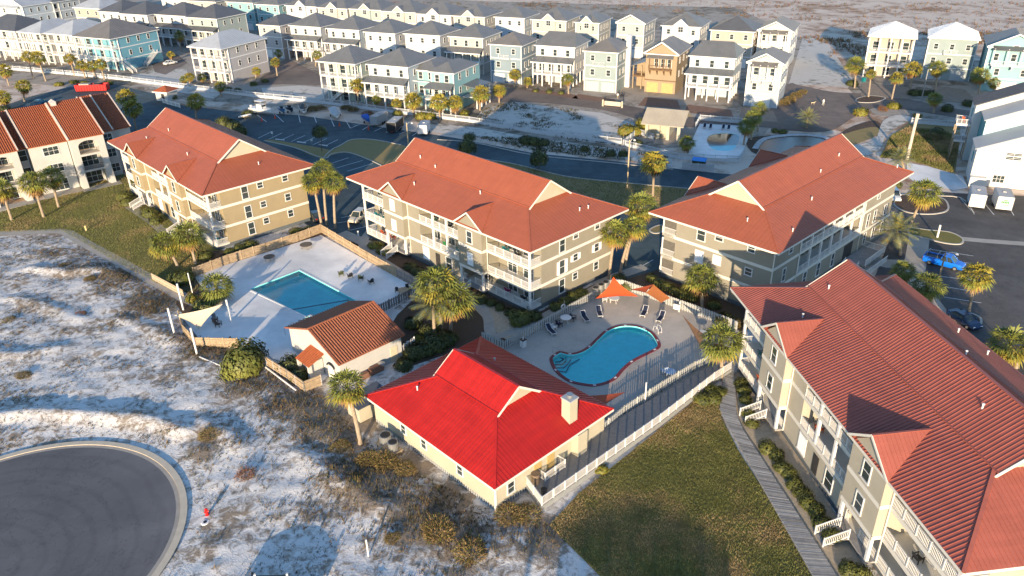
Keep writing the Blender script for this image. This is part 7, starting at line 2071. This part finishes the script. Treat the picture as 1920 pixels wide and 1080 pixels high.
x, y = at(385, 980); t = thing('valve_box', 'white round valve box with dark lid below the red hydrant', 'valve box', (x, y, 0)); MB().tube([(0,0,-.05),(0,0,.1)], [.42,.34], 16).build('collar', M_deck1, t); MB().tube([(0,0,.1),(0,0,.13)], .17, 12).build('lid', M_black, t)
for lab, p, hh in (('grill with white lid beside the pool house wall', (716,692), .9),):
    x, y = at(*p); t = thing('grill', lab, 'grill', (x, y, 0), .7); MB().tube([(0,0,.6),(0,0,.85),(0,0,1.05)], [.42,.5,.15], 12).build('lid', M_metal, t)
    for k in range(3): MB().bar((math.cos(k*2.1)*.3, math.sin(k*2.1)*.3, 0),(math.cos(k*2.1)*.25, math.sin(k*2.1)*.25, .62), .05).build('leg', M_black, t)
x, y = at(1170, 192+8); t = thing('wood_gate', 'short tan board barrier at the edge of the brick street and sandy lot', 'barrier', (x-3, y, 0), math.radians(-26))
MB().bb(-2.2,2.2,-.05,.05,.3,1.4).build('board', M_tan, t)
for s in (-1, 1): MB().bb(-.2,.2,-.2,.2,0,1.7).build('post', M_cream, t, (s*2.6,0,0))
# mailboxes or trash by the beige garage
x, y = at(1619, 153); tag(MB().bb(-.4,.4,-.4,.4,0,1.1).bb(-.44,.44,-.5,.44,1.1,1.18).build('wheelie_bin', M_teal, None, (x, y, 0), .3), 'teal wheelie bin at the left corner of the beige square house', 'bin')

# ------------------------------------------------------------------ driveways
for P_ in ([(1085,176),(1152,186),(1160,196),(1072,184)], [(1210,182),(1270,188),(1276,204),(1196,198)], [(1290,196),(1370,206),(1376,222),(1282,210)], [(1390,204),(1450,208),(1458,228),(1384,224)], [(1617,156),(1704,164),(1712,186),(1614,180)], [(1745,160),(1810,168),(1838,196),(1762,190)], [(1000,166),(1080,178),(1084,186),(992,172)]):
    sheet('driveway', ats(P_), .010, M_paver if P_[0][0] < 1300 else mat('pale_brick_drive', (.26,.20,.15), .9, .2, .8, .4, 10))

# ------------------------------------------------------------------ people and a dog
def figure(name, label, cat, px, rz, joints, edges, mats, scale=1.0):
    bm = bmesh.new(); sk = bm.verts.layers.skin.verify(); vv = []
    for (p, r) in joints:
        v = bm.verts.new(p); v[sk].radius = (r, r); vv.append(v)
    vv[0][sk].use_root = True
    for a, c in edges: bm.edges.new((vv[a], vv[c]))
    me = bpy.data.meshes.new('body'); bm.to_mesh(me); bm.free()
    me.materials.append(mats[0])
    x, y = at(*px); t = thing(name, label, cat, (x, y, .02), rz)
    o = put('body', me, t); m = o.modifiers.new('skin', 'SKIN'); m.use_smooth_shade = True
    s = o.modifiers.new('smooth', 'SUBSURF'); s.levels = s.render_levels = 1
    return t
def person(label, px, rz, top, legs, skin_=(.45,.27,.18), hair=(.05,.035,.025)):
    ms = mat('skin_tone', skin_, .6, .05)
    J = [((0,0,.95),.15),((0,0,1.2),.15),((0,0,1.42),.14),((0,0,1.52),.06),((0,0,1.66),.105),((.19,0,1.40),.06),((.26,.05,1.12),.045),((.25,-.14,.90),.035),((-.19,0,1.40),.06),((-.27,-.02,1.12),.045),((-.25,-.16,.92),.035),((.10,0,.88),.095),((.11,-.14,.48),.065),((.11,-.06,.07),.045),((.11,-.20,.04),.04),((-.10,0,.88),.095),((-.11,.10,.48),.065),((-.11,.26,.09),.045),((-.11,.14,.04),.04)]
    E_ = [(0,1),(1,2),(2,3),(3,4),(2,5),(5,6),(6,7),(2,8),(8,9),(9,10),(0,11),(11,12),(12,13),(13,14),(0,15),(15,16),(16,17),(17,18)]
    t = figure('person', label, 'person', px, rz, J, E_, [legs])
    b = MB(); b.tube([(0,0,.93),(0,0,1.2),(0,0,1.40),(0,0,1.47)], [.20,.20,.22,.10], 10)
    for s in (-1, 1): b.tube([(s*.17,0,1.42),(s*.25,.0,1.18)], [.085,.075], 8)
    b.build('shirt', top, t, smooth=True)
    h = MB().tube([(0,.015,1.62),(0,.02,1.70),(0,.02,1.78)], [.125,.125,.05], 10); h.build('hair', mat('dark_hair', hair, .7), t, smooth=True)
    f = MB().tube([(0,-.10,1.58),(0,-.115,1.64),(0,-.09,1.70)], [.05,.06,.045], 8); f.build('face', ms, t, smooth=True)
    return t
person('person in white walking on the sunny brick street', (1543,198), .3, mat('white_cloth', (.72,.70,.66), .8), mat('white_trousers', (.60,.58,.52), .8))
person('person in pale clothing on the drive of the blue green house, left of three', (1158,186), -.4, MATS['white_cloth'], mat('khaki_trousers', (.35,.28,.18), .8))
person('dark clothed person on the drive of the blue green house, middle of three', (1164,187), .5, M_black, mat('dark_trousers', (.03,.03,.04), .8)); person('dark clothed person on the drive of the blue green house, right of three', (1168,188), 1.2, M_black, MATS['dark_trousers'])
DJ = [((0,.3,.46),.12),((0,.05,.46),.13),((0,-.25,.50),.14),((0,-.42,.66),.08),((0,-.54,.74),.09),((0,-.70,.70),.045),((0,.48,.56),.03),((0,.62,.66),.02),((.09,-.26,.32),.05),((.09,-.28,.16),.035),((.09,-.30,.03),.035),((-.09,-.26,.32),.05),((-.09,-.22,.16),.035),((-.09,-.26,.03),.035),((.09,.30,.34),.07),((.09,.38,.20),.035),((.09,.34,.03),.035),((-.09,.30,.34),.07),((-.09,.36,.20),.035),((-.09,.32,.03),.035)]
DE = [(0,1),(1,2),(2,3),(3,4),(4,5),(0,6),(6,7),(2,8),(8,9),(9,10),(2,11),(11,12),(12,13),(0,14),(14,15),(15,16),(0,17),(17,18),(18,19)]
figure('dog', 'small pale dog on the brick street beside the person in white', 'dog', (1524,196), 1.2, DJ, DE, [mat('pale_fur', (.50,.40,.26), .9, .2, 6)])

# ------------------------------------------------------------------ low roof cut by the bottom edge, and the tower added unseen behind the camera to shade the lawn
x, y = at(512, 1104); t = thing('shelter', 'low olive roofed shelter with pale rim, cut by the bottom edge of the sand', 'shelter', (x, y-3.0, 0))
n = 8; R_ = 3.6; pts = [(R_*math.cos(2*PI*(k+.5)/n), R_*math.sin(2*PI*(k+.5)/n)) for k in range(n)]
b = MB()
for k in range(n):
    a, c = pts[k], pts[(k+1)%n]; b.poly([(a[0],a[1],1.25),(c[0],c[1],1.25),(0,0,1.95)]); b.poly([(a[0],a[1],1.1),(c[0],c[1],1.1),(c[0],c[1],1.25),(a[0],a[1],1.25)])
b.build('roof', mat('olive_roof', (.10,.10,.075), .7, .1), t)
for k in range(n): MB().bb(-.08,.08,-.08,.08,0,1.5).build('post', M_white, t, (pts[k][0]*.97, pts[k][1]*.97, 0))
t = thing('slatted_shadow_caster', 'unseen slatted screen with columns and arched top, added behind the viewer to shade the lawn', 'occluder', (-.7, -14.0, 0), math.radians(-10.5))  # added out of view, shaped only for its shadow on the near lawn
TH_ = 69.4*math.tan(SUN_EL)
for k in range(8): MB().bb(-.2,.2,-.2,.2,0,TH_-.6).build('column', M_wood2, t, (-7+2*k, 0, 0))
b = MB(); n = int(TH_/.19)
for k in range(n):
    z = .3+k*.19; q = (z-(TH_-1.3))/1.3; hw_ = 7.2 if q < 0 else 7.2*math.sqrt(max(.0, 1-q*q))
    if hw_ > .3: b.bb(-hw_, hw_, .22, .26, z, z+.155)
b.build('slat', M_wood2, t, kind='stuff')
MB().tube([(0,0,0),(0,0,TH_-1)], .22, 8).build('mast', M_white, t, (-9.6, 2, 0))
